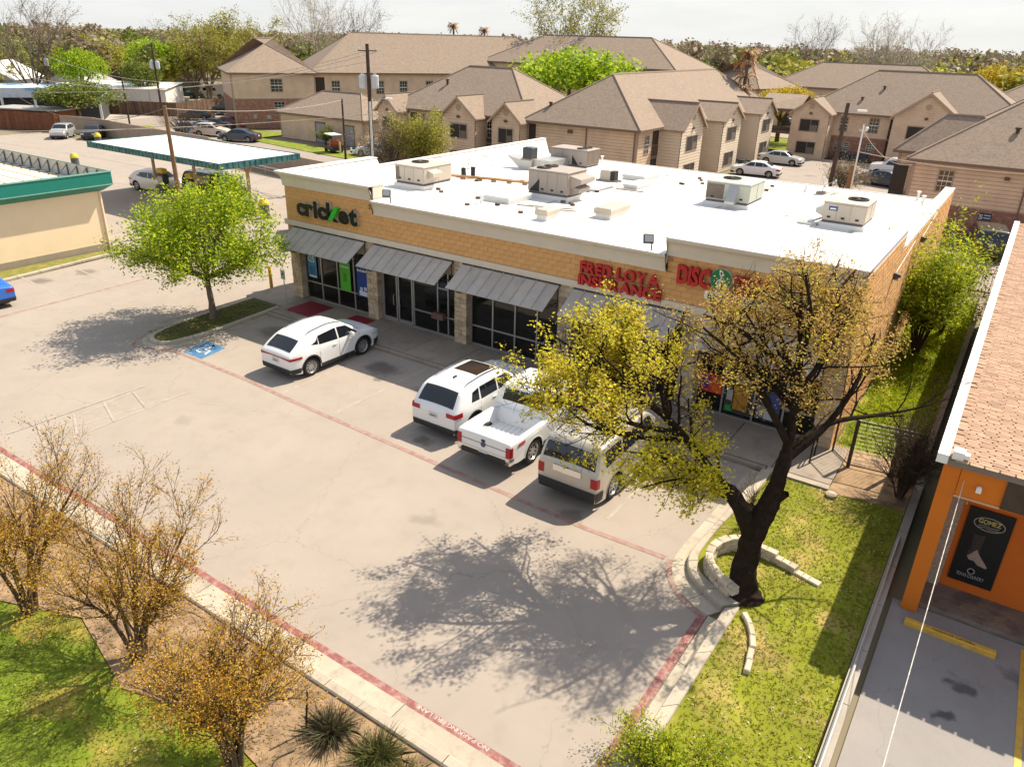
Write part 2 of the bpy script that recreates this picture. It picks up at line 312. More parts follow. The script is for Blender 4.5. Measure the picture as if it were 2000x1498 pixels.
# --- kerb on the right, bending round the old tree
inn = ipath([(23.6, -2.5), (23.58, -4.0), (23.52, -6.0), (23.46, -7.6), (23.55, -8.35), (23.85, -8.95), (24.4, -9.4), (24.98, -9.62)], 4)
mid = ipath([(23.98, -2.5), (23.95, -4.0), (23.86, -6.0), (23.78, -7.6), (23.88, -8.2), (24.15, -8.65), (24.6, -8.98), (25.18, -9.3)], 4)
out = ipath([(24.30, -2.5), (24.25, -4.0), (24.02, -6.0), (23.98, -7.5), (24.08, -8.0), (24.35, -8.42), (24.9, -8.75), (25.5, -8.95)], 4)
seg_kerb('gutter', [(p.x, p.y) for p in inn], [(p.x, p.y) for p in mid], -.04, .013, 8, bev=.004)
seg_kerb('kerb', [(p.x, p.y) for p in mid], [(p.x, p.y) for p in out], -.05, .17, 8)
ys = [-9.62-1.75*i for i in range(6)]
seg_kerb('gutter', [(24.98-.01*i, y) for i, y in enumerate(ys)], [(25.22-.012*i, y-.02) for i, y in enumerate(ys)], -.04, .012, 1, bev=.004)
seg_kerb('kerb', [(25.23-.012*i, y+.28) for i, y in enumerate(ys)], [(25.52-.022*i, y+.55) for i, y in enumerate(ys)], -.05, .17, 1)
line(ipath([(23.42, -8.2), (23.62, -8.72), (23.95, -9.15), (24.4, -9.5), (24.93, -9.74)], 4), .15, M_REDF, 'red_stripe', lot, z=.009)
line([(24.87, -9.7), (24.85, -11.5), (24.84, -15.4)], .19, M_RED, 'red_stripe', lot, z=.0105)
# --- island with the green tree
isl = ipath([(-1.55, -1.45), (-1.38, -4.0), (-1.1, -6.1), (-.72, -7.25), (-.05, -7.62), (.62, -7.35), (.9, -6.3), (.92, -4.6), (.66, -1.5)], 4)
def inset(P, d):
    o = []
    for i, p in enumerate(P):
        a, b = P[max(i-1, 0)], P[min(i+1, len(P)-1)]; t = (b-a).normalized(); o.append((p.x-t.y*d, p.y+t.x*d))
    return o
k_in = inset(isl, .2)
k_out2 = inset(isl, -.30)
seg_kerb('gutter', k_out2, [(p.x, p.y) for p in isl], -.03, .012, 6, bev=.004)
seg_kerb('kerb', [(p.x, p.y) for p in isl], k_in, -.05, .15, 6)
m = MB(); m.prism(k_in[::-1], -.02, .125); isle = struct('island_lawn', m, M('island turf', (.085, .085, .018), rough=1, var=.35, scale=1.5, bump=.8, bscale=60, speck=.4, alt=(.12, .085, .035), altscale=1.2))
# --- front sidewalk in slabs
walk = bpy.data.objects.new('sidewalk', None); COL.objects.link(walk); walk['kind'] = 'structure'
xs = [-1.9, .7, 2.3, 4.55, 6.8, 9.05, 11.3, 13.55, 15.8, 18.05, 20.3, 22.55, 24.2, 25.95]
for a, b in zip(xs[:-1], xs[1:]):
    if a < 0: m = MB(); m.prism([(a, -1.42), (b-.02, -1.42), (b-.02, .62), (a, .62)], 0, .15); m.build('slab', M_WALK, walk); continue
    m = MB(); m.cbox(((a+b)/2, -.93, .07), (b-a-.02, 2.62-.03, .17), b=.012); m.build('slab', M_WALK, walk)
m = MB(); m.prism([(-1.9, .64), (-.02, .64), (-.02, 2.5), (-1.2, 3.6)], 0, .15); m.build('slab', M_WALK, walk)
seg_kerb('kerb', [(x, -2.27) for x in [.68+2.6*i for i in range(10)]], [(x, -2.43) for x in [.68+2.6*i for i in range(10)]], -.02, .148, 1, M_WALK, bev=.025)
m = MB(); m.box(24.1, -2.5, -.05, 25.95, -2.25, .146); m.build('slab_edge', M_CONC, walk)
# --- lawns and beds
def sheet(name, poly, z, mat): m = MB(); m.poly([(p[0], p[1], z) for p in poly]); return struct(name, m, mat)
lawn_r = sheet('lawn', [(24.25, -2.55), (24.2, -4), (24.0, -6), (23.95, -7.5), (24.05, -8.0), (24.35, -8.4), (24.9, -8.72), (25.48, -8.93), (25.48, -9.6), (25.35, -17), (26.6, -30), (28.02, -30), (28.02, -2.0), (26.0, -2.0), (25.9, -2.55)], .085, M_LAWN)
sheet('dirt_patch', [(25.96, -2.6), (28.02, -2.3), (28.02, .6), (25.45, .6), (25.45, -.1), (25.96, -.1)], .1, M_DIRT)
sheet('weed_bed', [(25.45, .5), (28.0, .5), (28.0, 21.5), (25.45, 21.5)], .09, M_LAWN2)
lawn_l = sheet('lawn', [(-40, -16.1), (10, -16.2), (24.2, -16.28), (25.4, -17), (26.6, -30), (-40, -40)], .05, M_LAWN2)
sheet('mulch_bed', [(4, -16.12), (23.4, -16.26), (22.6, -17.6), (20.6, -18.3), (18.2, -18.0), (16.2, -18.6), (13.6, -18.0), (11.0, -19.0), (7.5, -18.4), (4, -18.6)], .075, M_DIRT)
sheet('grass_verge', [(-14.1, -8.5), (-13.5, -8.5), (-14.35, -.7), (-15.2, -.7), (-15.3, -9), (-14.4, -12)], .06, M('verge grass', (.16, .17, .03), rough=1, var=.3, scale=3, speck=.35, alt=(.24, .19, .05), altscale=2))
seg_kerb('kerb', [(-13.2-.145*i, -9+1.2*i) for i in range(8)], [(-13.42-.145*i, -9+1.2*i) for i in range(8)], -.02, .12, 1)
# side yard in front of the orange shop
sheet('side_parking', [(28.3, -30), (45, -30), (45, -6.35), (28.4, -6.35)], -.01, M_ASPH)
m = MB(); m.box(28.62, -6.32, -.05, 45, -5.0, .12); walk2 = struct('shop_walkway', m, M('stained walkway', (.21, .165, .125), rough=.9, var=.25, scale=1.5, speck=.2, alt=(.13, .10, .08), altscale=1.6))
line([(31.12, -6.5), (31.2, -14)], .12, M_YEL, 'stall_line', walk2, z=-.004)
letters('OPE', walk2, (29.75, -6.05, .124), (1, 0, 0), (0, 0, 1), (0, 1, 0), .34, .002, M('worn yellow stencil', (.28, .22, .09), var=.3, alt=(.19, .15, .11), altscale=6), width=.95, bold=.006)
# back lots
sheet('apartment_parking', [(2.3, 25.5), (20.3, 25.5), (21.0, 37), (30, 30.5), (60, 30.5), (60, 24), (28.2, 24), (2.3, 23.2)], .0, M_APT)
sheet('apartment_parking', [(3.6, 26.2), (20.0, 26.2), (20.0, 72.2), (3.6, 70)], .008, M_APT)
sheet('apartment_parking', [(-86, 50), (-72, 27), (-9, 24.5), (-9, 35.5), (-30, 37.2), (-46, 38.0), (-62, 40.6), (-78, 56)], .0, M_APT)
sheet('verge_lawn', [(-62, 36), (-60.5, 41.6), (-50.5, 45), (-50, 38.6), (-40, 37.9), (-33, 36.9), (-33, 39), (-29, 39), (-29, 33.5), (-36, 34.3), (-51, 36.6), (-54, 38)], .05, M_LAWN2)
sheet('verge_lawn', [(-62, 31), (-60, 33.5), (-70, 36.5), (-74, 33)], .04, M_LAWN)
sheet('verge_lawn', [(2.2, 57.5), (3.7, 57.5), (3.7, 70), (5.0, 72.4), (20.2, 72.4), (20.2, 74.5), (2.2, 74.5)], .05, M('dull verge', (.09, .10, .03), rough=1, var=.3, alt=(.2, .15, .09), altscale=1.5))
m = MB(); m.box(3.72, 70.2, -.02, 20.2, 70.45, .14); struct('kerb', m, M_CONC)
sheet('far_lot', [(-150, 40), (-76, 27), (-82, 56), (-95, 90), (-150, 90)], .01, M('bright far lot', (.42, .36, .29), var=.15, scale=.1, alt=(.30, .25, .20), altscale=.15))
sheet('court_parking', [(-30, 90), (10, 90), (4, 135), (-40, 135)], .01, M_APT)
sheet('court_lawn', [(-6, 76), (3, 76), (3, 89), (-10, 89)], .03, M_LAWN2)
# ================================================================ STRIP MALL
L = 25.4; HB = 3.964; HLO, HHI = 4.943, 5.515; TLO, THI = 5.578, 6.134; DEP = 22.5
M_BLOCK = M('tan split block', (.71, .385, .15), rough=.95, var=.12, scale=5, bump=.9, bscale=70, speck=.14, rnd='obj', rndamt=.045)
M_BLOCKS = M('tan split block far', (.71, .385, .15), rough=.95, var=.12, scale=5, bump=.9, bscale=70, speck=.14, rnd='island', rndamt=.05)
M_MORT = M('tan mortar', (.655, .352, .138), rough=1, var=.1)
M_STONE = M('cream limestone', (.58, .46, .32), rough=.9, var=.16, scale=4, bump=.7, bscale=40, rnd='obj', rndamt=.16, alt=(.46, .34, .22), altscale=2.5)
M_CREAM = M('cream stucco trim', (.66, .57, .45), rough=.85, var=.06, scale=1.5, bump=.1)
M_MEMB = M('white roof membrane', (.74, .72, .68), rough=.7, var=.06, scale=.5, alt=(.46, .39, .31), altscale=.3, altlo=.58, althi=.85)
M_COPE = M('white metal coping', (.74, .70, .64), rough=.5, var=.06, scale=.8)
M_ALU = M('aluminium storefront', (.42, .41, .39), rough=.4, var=.05, metal=.6)
M_GLASS = glassmat('storefront glass', (.016, .016, .015), .03, trans=.35)
M_DARK = M('dark interior', (.05, .045, .04), rough=.9)
M_INT = M('shop interior', (.26, .235, .2), rough=.9, var=.1)
mall = thing('strip_mall', 'tan block strip mall with cream cornice, grey metal awnings and flat white roof', 'building')
# shell behind the glass
m = MB(); m.box(.3, 4.0, .15, L-.3, 4.2, 3.1); m.build('interior_wall', M_INT, mall)
m = MB(); m.box(.3, .45, .1, L-.3, 4.0, .152); m.build('interior_floor', M('shop floor', (.13, .11, .09), rough=.5), mall)
m = MB(); m.box(.3, .36, 3.1, L-.3, 4.0, 3.2); m.build('interior_ceiling', M('ceiling tile', (.4, .4, .38)), mall)
for x in (.3, 5.3, 10.3, 15.3, 20.3, L-.5): m = MB(); m.box(x-.05, .45, .15, x+.05, 4.0, 3.1); m.build('partition', M_INT, mall)
wl = MB(); wl.box(.0, .06, 3.05, L-.005, .42, HLO); wl.box(.02, .06, HLO, 5.6, .40, HHI+.3); wl.box(19.14, .06, HLO, L-.005, .40, HHI+.3); wl.build('front_wall', M_MORT, mall)
w2 = MB(); w2.box(0, .42, 0, .3, DEP, 4.9); w2.box(L-.3, .0, 0, L-.06, DEP, 5.3); w2.box(.3, DEP-.3, 0, L-.3, DEP, 4.7); w2.build('side_wall', M_MORT, mall)
# facade blocks: running bond
def block_mesh(w_, h_, d_, name, mat, b=.004):
    m = MB(); hx, hz = w_/2, h_/2
    m.add([(-hx, 0, -hz), (hx, 0, -hz), (hx, 0, hz), (-hx, 0, hz), (-hx, -d_+b, -hz), (hx, -d_+b, -hz), (hx, -d_+b, hz), (-hx, -d_+b, hz), (-hx+b, -d_, -hz+b), (hx-b, -d_, -hz+b), (hx-b, -d_, hz-b), (-hx+b, -d_, hz-b)],
          [(0, 1, 5, 4), (1, 2, 6, 5), (2, 3, 7, 6), (3, 0, 4, 7), (4, 5, 9, 8), (5, 6, 10, 9), (6, 7, 11, 10), (7, 4, 8, 11), (8, 9, 10, 11)])
    return m.mesh(name, mat), m
bl = .395; rh = (HLO-HB)/5
bm_full, mb_full = block_mesh(bl-.005, rh-.005, .066, 'block', M_BLOCK)
cells = []
for r in range(8):
    z = HB+rh*(r+.5); off = 0 if r % 2 else bl/2
    n = int(L/bl)+2
    for i in range(-1, n):
        x0, x1 = max(i*bl+off, 0), min(i*bl+off+bl, L)
        if x1-x0 < .08: continue
        xc = (x0+x1)/2
        if r >= 5 and 5.45 < xc < 19.28: continue
        cells.append((xc, z, x1-x0))
cells.sort(key=lambda c: -c[0]); far = MB()
for k, (xc, z, wd) in enumerate(cells):
    if k < 285:
        o = ob('block', bm_full, mall, (xc, .06, z)); o.scale.x = (wd-.005)/(bl-.005)
        o.location.y = .06+random.uniform(-.003, .003)
    else:
        s = (wd-.005)/(bl-.005); far.add([(xc+v[0]*s, .06+v[1], z+v[2]) for v in mb_full.v], mb_full.f)
far.build('block_courses', M_BLOCKS, mall, kind='stuff')
# side wall: small split brick, too fine to pick apart
side = MB(); bw, bh = .40, .2
for r in range(int(6.0/bh)):
    z = .1+bh*r
    for i in range(int(DEP/bw)+1):
        y0 = max(i*bw-(bw/2 if r % 2 else 0), 0); y1 = min((i+1)*bw-(bw/2 if r % 2 else 0), DEP)
        top = THI if y1 < 7.0 else 5.45
        if y1-y0 < .1 or z+bh > top-.1: continue
        p = .008*random.random()
        side.add([(L-.06, y0+.006, z+.006), (L-.06, y1-.006, z+.006), (L-.06, y1-.006, z+bh-.006), (L-.06, y0+.006, z+bh-.006), (L+p, y0+.012, z+.012), (L+p, y1-.012, z+.012), (L+p, y1-.012, z+bh-.012), (L+p, y0+.012, z+bh-.012)],
                 [(4, 5, 6, 7), (0, 1, 5, 4), (1, 2, 6, 5), (2, 3, 7, 6), (3, 0, 4, 7)])
side.build('brick_courses', M_BLOCKS, mall, kind='stuff')
# stone piers
PIERS = [(0, .62), (5, 5.62), (10, 10.62), (15, 15.62), (20, 20.62), (24.78, L)]
for a, b in PIERS:
    m = MB(); m.box(a+.02, .04, .1, b-.02, .45, 3.72); m.build('pier_core', M('grey mortar', (.42, .34, .26)), mall)
    z = .16; r = 0
    while z < 3.66:
        h = .165+.05*random.random(); h = min(h, 3.71-z)
        cut = a+(b-a)*(.36 if r % 2 else .62)+random.uniform(-.04, .04)
        for x0, x1 in ((a, cut), (cut, b)):
            m = MB(); pr = random.uniform(0, .02); x0_ = x0 if x0 == a else x0+.008; x1_ = x1 if x1 == b else x1-.008
            m.box(x0_, -.005-pr, z+.006, x1_, .30, z+h-.006); m.build('stone', M_STONE, mall)
        z += h; r += 1
# cream band, lintel stones and cornice
m = MB(); m.box(-.12, -.09, 3.72, L+.03, .05, HB-.004); m.box(-.12, .05, 3.72, -.0, 5.0, HB-.004); m.build('stone_band', M_CREAM, mall)
m = MB()
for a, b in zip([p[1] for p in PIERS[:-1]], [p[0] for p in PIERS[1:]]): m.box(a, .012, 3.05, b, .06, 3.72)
m.build('lintel', M('brown lintel stone', (.36, .30, .22), rough=.9, var=.15, bump=.4), mall)  # lintel in a darker brown than the pier stones
PROF = [(0, 0), (.055, .0), (.06, .18), (.075, .185), (.085, .345), (.10, .35), (.12, .42), (.19, .49), (.215, .53), (.265, .545), (.265, .62)]
def sweep(path, prof, z0):
    """moulding swept along a plan path, offset to the path's right-hand side, mitred"""
    P = [Vector(p) for p in path]; m = MB(); n = len(prof); V_ = []
    for i, p in enumerate(P):
        d0 = (P[i]-P[i-1]).normalized() if i else (P[1]-P[0]).normalized(); d1 = (P[i+1]-P[i]).normalized() if i < len(P)-1 else d0
        n0 = Vector((d0.y, -d0.x)); n1 = Vector((d1.y, -d1.x)); nn = (n0+n1).normalized(); k = 1/max(nn.dot(n0), .3)
        V_ += [(p.x+nn.x*o*k, p.y+nn.y*o*k, z0+z) for o, z in prof]
    F_ = []
    for i in range(len(P)-1): F_ += [(i*n+j, (i+1)*n+j, (i+1)*n+j+1, i*n+j+1) for j in range(n-1)]
    F_ += [tuple(range(n)), tuple((len(P)-1)*n+j for j in range(n-1, -1, -1))]
    m.add(V_, F_); return m
sweep([(0, 5.9), (0, -.015), (5.62, -.015)], PROF, HHI).build('cornice', M_CREAM, mall)
sweep([(5.66, -.015), (19.14, -.015)], [(o, z*1.02) for o, z in PROF], HLO).build('cornice', M_CREAM, mall)
sweep([(19.12, -.015), (L+.002, -.015)], PROF, HHI).build('cornice', M_CREAM, mall)
for x0_, x1_ in ((5.605, 5.66), (19.075, 19.13)): m = MB(); m.box(x0_, -.03, HLO+.3, x1_, .66, THI-.003); m.build('cornice_return', M_CREAM, mall)
# roof membrane, parapets with sloping cants, coping
m = MB(); zf = lambda y: 5.45-.032*y
m.poly([(.28, .9, zf(.9)), (L-.3, .9, zf(.9)), (L-.3, DEP-.02, zf(DEP)), (.28, DEP-.02, zf(DEP))])
m.add([(5.7, -.28, TLO-.0), (19.1, -.28, TLO), (19.1, .42, TLO), (5.7, .42, TLO), (19.1, .9, zf(.9)), (5.7, .9, zf(.9))], [(0, 1, 2, 3), (3, 2, 4, 5)])
m.build('roof_membrane', M_MEMB, mall)
for k in range(8): m = MB(); x = 1.6+3.05*k; m.add([(x, .95, zf(.95)+.012), (x+.14, .95, zf(.95)+.012), (x+.14, DEP-.1, zf(DEP-.1)+.012), (x, DEP-.1, zf(DEP-.1)+.012)], [(0, 1, 2, 3)]); m.build('membrane_seam', M('dusty seam', (.46, .43, .38), rough=.8, var=.3, scale=2), mall)
def parapet(x0, y0, x1, y1, ztop, cant):
    """low wall (box in plan) with sloping white cant toward the roof; cant = (dx,dy)"""
    m = MB(); m.box(x0, y0, 4.6, x1, y1, ztop)
    if cant[0]:
        xa = x1 if cant[0] > 0 else x0; m.add([(xa, y0, ztop-.02), (xa, y1, ztop-.02), (xa+cant[0], y1, zf(y1)+.004), (xa+cant[0], y0, zf(y0)+.004), (xa, y0, 4.7), (xa, y1, 4.7)], [(0, 1, 2, 3), (0, 3, 4), (1, 5, 2)])
    if cant[1]:
        m.add([(x0, y1, ztop-.02), (x1, y1, ztop-.02), (x1, y1+cant[1], zf(y1)+.0), (x0, y1+cant[1], zf(y1)+.0), (x0, y1, 4.7), (x1, y1, 4.7)], [(0, 1, 2, 3), (0, 3, 4), (1, 5, 2)])
    m.build('parapet', M_MEMB, mall)
parapet(.012, .41, .28, 5.9, THI-.02, (.5, 0)); parapet(.004, 5.91, .28, DEP, 5.72, (.35, 0)); parapet(.3, .405, 5.6, .62, THI-.022, (0, .55)); parapet(19.14, .405, L-.31, .62, THI-.024, (0, .6))
parapet(L-.42, .64, L-.012, 7.0, THI-.026, (-.55, 0)); parapet(L-.40, 7.02, L-.01, DEP, 5.43, (-.5, 0))
for (x0, y0, x1, y1, z) in ((-.29, -.3, 5.68, .66, THI+.0), (-.29, .66, .30, 5.95, THI+.001), (19.06, -.3, L+.03, .66, THI+.002), (L-.46, .66, L+.03, 7.06, THI+.003), (L-.44, 7.07, L+.025, DEP+.05, 5.432), (-.04, 5.96, .32, DEP+.04, 5.722)):
    m = MB(); m.box(x0, y0, z, x1, y1, z+.035); m.build('coping', M_COPE, mall)
m = MB(); m.box(.3, DEP-.02, 4.5, L-.4, DEP+.06, zf(DEP)+.05); m.build('gravel_stop', M_COPE, mall)
# storefront glazing
def bay(x0, x1, cuts, bars, zb=.2, zt=3.05, y=.32):
    xs = [x0]+cuts+[x1]
    for a, b in zip(xs[:-1], xs[1:]):
        zz = [zb]+bars.get((a, b), bars.get('all', []))+[zt]
        for c, d in zip(zz[:-1], zz[1:]):
            m = MB(); m.box(a+.03, y+.01, c+.03, b-.03, y+.025, d-.03); m.build('pane', M_GLASS, mall)
            m = MB(); m.box(a+.0, y-.03, d-.03, b, y+.05, d+.03); m.build('rail', M_ALU, mall)
    for x in xs: m = MB(); m.box(x-.032, y-.04, zb-.04, x+.032, y+.06, zt+.05); m.build('mullion', M_ALU, mall)
    m = MB(); m.box(x0, y-.045, .14, x1, y+.065, zb+.02); m.build('sill', M_ALU, mall)
bay(.66, 4.97, [1.72, 2.8, 3.88], {'all': [1.0]})
bay(5.66, 9.97, [7.5, 8.85, 9.42], {(5.66, 7.5): [2.45], (7.5, 8.85): [1.0], (8.85, 9.42): [1.0, 2.25], (9.42, 9.97): [1.0]})
bay(10.66, 14.97, [11.75, 12.85, 13.9], {'all': [1.0]})
bay(15.66, 19.97, [16.7, 18.2, 19.1], {'all': [1.0]})
bay(20.66, 24.75, [21.6, 22.7, 23.7], {'all': [1.0]})
for x in (5.7, 6.6):   # pair of glass doors
    d = MB(); 
    for (a, b, c, e) in ((x, x+.07, .2, 2.42), (x+.79, x+.86, .2, 2.42), (x+.07, x+.79, .2, .36), (x+.07, x+.79, 2.32, 2.42)): d.box(a, .25, c, b, .31, e)
    dd = d.build('door', M_ALU, mall)
    hx = x+.70 if x < 6 else x+.15
    h = MB(); h.tube([(hx, .245, 1.0), (hx, .17, 1.0), (hx, .17, 1.45), (hx, .245, 1.45)], .018, 6); h.build('handle', M('brushed pull', (.6, .6, .58), rough=.3, metal=.8), dd)
m = MB(); m.cbox((9.0, .16, 1.05), (.62, .26, .26), b=.03); m.build('mail_slot_box', M('brown steel', (.16, .09, .07), rough=.5), mall)
# awnings: standing-seam panels on brackets
M_AWN = M('weathered grey awning metal', (.44, .40, .355), rough=.6, var=.12, scale=2.5, metal=.1, rnd='obj', rndamt=.06, alt=(.50, .44, .38), altscale=2.0, altlo=.5, althi=.75)
M_AWND = M('dark awning steel', (.07, .06, .05), rough=.6, metal=.4)
for a, b in ((.48, 5.08), (5.6, 9.97), (10.5, 15.05), (15.66, 19.95), (20.7, 24.85)):
    aw = MB(); aw.box(a, -.12, 3.60, b, -.02, 3.71); aw_o = aw.build('awning', M_AWND, mall)
    n = 9; wd = (b-a)/n
    for i in range(n):
        x0, x1 = a+wd*i, a+wd*(i+1); m = MB()
        m.add([(x0+.004, -.11, 3.66), (x1-.004, -.11, 3.66), (x1-.004, -1.25, 2.965), (x0+.004, -1.25, 2.965), (x0+.004, -.11, 3.63), (x1-.004, -.11, 3.63), (x1-.004, -1.25, 2.94), (x0+.004, -1.25, 2.94)],
              [(0, 3, 2, 1), (4, 5, 6, 7), (3, 7, 6, 2), (0, 1, 5, 4), (0, 4, 7, 3), (1, 2, 6, 5)])
        m.build('panel', M_AWN, aw_o)
        if i: m = MB(); m.add([(x0-.012, -.11, 3.66), (x0+.012, -.11, 3.66), (x0+.012, -1.25, 2.965), (x0-.012, -1.25, 2.965), (x0-.009, -.11, 3.70), (x0+.009, -.11, 3.70), (x0+.009, -1.25, 3.005), (x0-.009, -1.25, 3.005)], [(4, 7, 6, 5), (0, 3, 7, 4), (1, 5, 6, 2), (3, 2, 6, 7)]); m.build('seam', M_AWN, aw_o)
    m = MB(); m.tube([(a+.05, -1.2, 2.93), (b-.05, -1.2, 2.93)], .025, 6)
    m.build('front_tube', M_AWND, aw_o)
    for x in (a+.12, (a+b)/2, b-.12): m = MB(); m.tube([(x, -1.2, 2.93), (x, .0, 2.93)], .02, 6); m.tube([(x, -.85, 3.16), (x, .0, 2.75)], .015, 6); m.tube([(x, 0, 2.7), (x, 0, 3.6)], .02, 6); m.build('bracket', M_AWND, aw_o)
# window posters (flat prints hung inside the glass)
def poster(label, x0, x1, z0, z1, col, y=.30, texts=(), rect=()):
    t = thing('window_poster', label, 'poster', ((x0+x1)/2, y, z0))
    m = MB(); m.box(-(x1-x0)/2, 0, 0, (x1-x0)/2, .006, z1-z0); m.build('sheet', M('print %s' % label[:14], col, rough=.5, var=.12, scale=3), t)
    for (txt, xx, zz, s, c, wd) in texts: letters(txt, t, (xx-(x0+x1)/2, -.003, zz-z0), (1, 0, 0), (0, -1, 0), (0, 0, 1), s, .002, M('print ink %s' % str(c), c, rough=.5, var=.03), width=wd, bold=.006, name='lettering')
    for (a, b, c, d, cc) in rect: m = MB(); m.box(a-(x0+x1)/2, -.004, c-z0, b-(x0+x1)/2, .0, d-z0); m.build('print_block', M('print block %s' % str(cc), cc, rough=.5, var=.2, scale=6), t)
WH = (.75, .75, .75)
poster('blue window poster with a big white 25 beside the stone pier', .82, 1.42, 1.25, 2.75, (.06, .26, .50), y=.27, texts=[('$', .86, 2.05, .26, WH, .1), ('25', .95, 2.0, .42, WH, .36)], rect=[(.95, 1.3, 1.4, 1.8, (.03, .14, .34)), (.9, 1.38, 1.26, 1.34, WH)])
poster('bright green window poster headed FREE behind the glass', 2.98, 3.66, 1.0, 2.62, (.10, .46, .04), y=.27, texts=[('FREE', 3.0, 2.4, .28, (.8, .85, .75), .62)], rect=[(3.04, 3.58, 2.1, 2.2, (.4, .66, .32)), (3.2, 3.42, 1.45, 1.85, (.05, .30, .02))])
poster('dark blue window poster next to the second stone pier', 4.08, 4.78, .92, 2.5, (.015, .055, .26), y=.27, texts=[('Included', 4.13, 2.12, .17, WH, .58)], rect=[(4.2, 4.7, .98, 1.2, (.7, .72, .75)), (4.25, 4.42, 1.2, 1.38, (.5, .55, .65)), (4.5, 4.68, 1.25, 1.42, (.5, .55, .65))])
poster('small round white decal on dark glass behind the tree', 18.3, 18.8, 1.9, 2.3, (.3, .36, .38), y=.27)
poster('red and purple poster low in the music shop window', 20.75, 21.55, .9, 1.6, (.62, .06, .02), y=.27, rect=[(20.8, 21.1, 1.0, 1.5, (.16, .02, .2)), (21.2, 21.5, .95, 1.2, (.7, .12, .02))])
poster('collage poster with golden centre in the music shop window', 21.7, 22.65, .35, 1.75, (.05, .05, .05), y=.27, rect=[(21.95, 22.5, .5, 1.5, (.45, .22, .03)), (21.75, 22.0, .4, .6, (.02, .35, .06)), (21.75, 21.95, .8, 1.2, (.4, .4, .4)), (22.0, 22.5, 1.52, 1.72, (.3, .34, .3))])
poster('blue and white handbill low in the last shop window', 22.8, 23.6, .4, 1.5, (.06, .07, .12), y=.27, rect=[(22.85, 23.1, .5, .9, (.25, .28, .33)), (23.2, 23.55, .9, 1.4, (.05, .08, .25)), (23.1, 23.5, .45, .8, (.5, .5, .52))])
# ---------------------------------------------------------------- signs on the front
M_BLK = M('black sign face', (.012, .012, .012), rough=.35, var=.05); M_RET = M('pale letter return', (.5, .46, .40), rough=.5, var=.05)
M_SRED = M('red sign face', (.47, .012, .016), rough=.35, var=.06); M_SGRN = M('dark green sign face', (.008, .17, .07), rough=.35, var=.08); M_SWH = M('white sign face', (.78, .76, .72), rough=.4, var=.04)
t = thing('storefront_sign', 'black channel-letter sign reading cricket with a green slash', 'sign', (.92, -.02, 4.36))
letters('cricket', t, (0, -.07, 0), (1, 0, 0), (0, -1, 0), (0, 0, 1), 1.06, .14, M_RET, width=3.85, bold=.05, gap=.015, name='letter_return')
letters('cricket', t, (-.005, -.155, -.005), (1, 0, 0), (0, -1, 0), (0, 0, 1), 1.06, .02, M_BLK, width=3.86, bold=.048, gap=.016)
m = MB(); m.prism([(2.02, .0), (2.30, .0), (2.72, .62), (2.44, .62)], -.17, .0); me = m.mesh('green_slash', M('green sign face', (.035, .52, .04), rough=.35)); me.transform(Matrix(((1, 0, 0, 0), (0, 0, 1, 0), (0, 1, 0, -.03), (0, 0, 0, 1)))); ob('green_slash', me, t)
t = thing('storefront_sign', 'two-line red channel-letter sign reading FRED LOYA INSURANCE', 'sign', (15.85, -.02, 3.9))
letters('FRED LOYA', t, (.06, -.1, .47), (1, 0, 0), (0, -1, 0), (0, 0, 1), .56, .14, M_SRED, width=3.05, bold=.022, gap=.05)
letters('INSURANCE', t, (0, -.1, .02), (1, 0, 0), (0, -1, 0), (0, 0, 1), .50, .14, M_SRED, width=3.25, bold=.022, gap=.05)
m = MB(); m.box(.1, -.035, .36, 3.1, -.005, .44); m.build('raceway', M('tan raceway', (.38, .24, .12)), t)
t = thing('storefront_sign', 'red DISCOTECA letters with a green clef disc for the O', 'sign', (19.6, -.02, 4.7))
letters('DISC', t, (0, -.1, 0), (1, 0, 0), (0, -1, 0), (0, 0, 1), .84, .16, M_SRED, width=1.14, bold=.034, gap=.03)
letters('TECA', t, (1.92, -.1, .0), (1, 0, 0), (0, -1, 0), (0, 0, 1), .80, .16, M_SRED, width=1.2, bold=.03, gap=.04)
def disc(parent, x, z, r, name):
    m = MB(); m.lathe([(r, 0), (r, -.12)], 28, (x, 0, z), 'y'); d = m.build(name, M_RET, parent)
    m = MB(); m.lathe([(r-.012, -.12), (r-.02, -.135)], 28, (x, 0, z), 'y'); m.build('disc_face', M_SGRN, d)
    k = r/.36; s = [(0.06, -.26), (-.02, -.30), (-.06, -.22), (0, .05), (.05, .2), (.0, .29), (-.05, .2), (.02, .06), (-.10, -.05), (-.10, -.16), (.02, -.2), (.1, -.1), (.04, -.01), (-.03, -.07)]
    m = MB(); m.tube([(p.x+x, -.145, p.y+z) for p in ipath([(a*k, b*k, 0) for a, b in s], 4)], .018*k, 5); m.build('clef_mark', M_SWH, d); return d
disc(t, 1.49, .35, .37, 'clef_disc')
for i, (x, wd) in enumerate(((23.35, 'first'), (24.05, 'middle'), (24.76, 'last'))):
    t = thing('green_disc_sign', '%s of three round green signs at the end of the front wall' % wd, 'sign', (x, -.02, 4.85), group='round green signs on the front wall')
    disc(t, 0, 0, .30, 'disc')
t = thing('panel_sign', 'white panel sign with black lettering ENVIOS under the red letters', 'sign', (20.58, -.02, 4.3))
m = MB(); m.box(0, -.05, 0, 2.3, 0, .28); m.build('panel', M_SWH, t)
letters('ENVIOS', t, (.12, -.053, .045), (1, 0, 0), (0, -1, 0), (0, 0, 1), .27, .006, M_BLK, width=1.2, bold=.006)
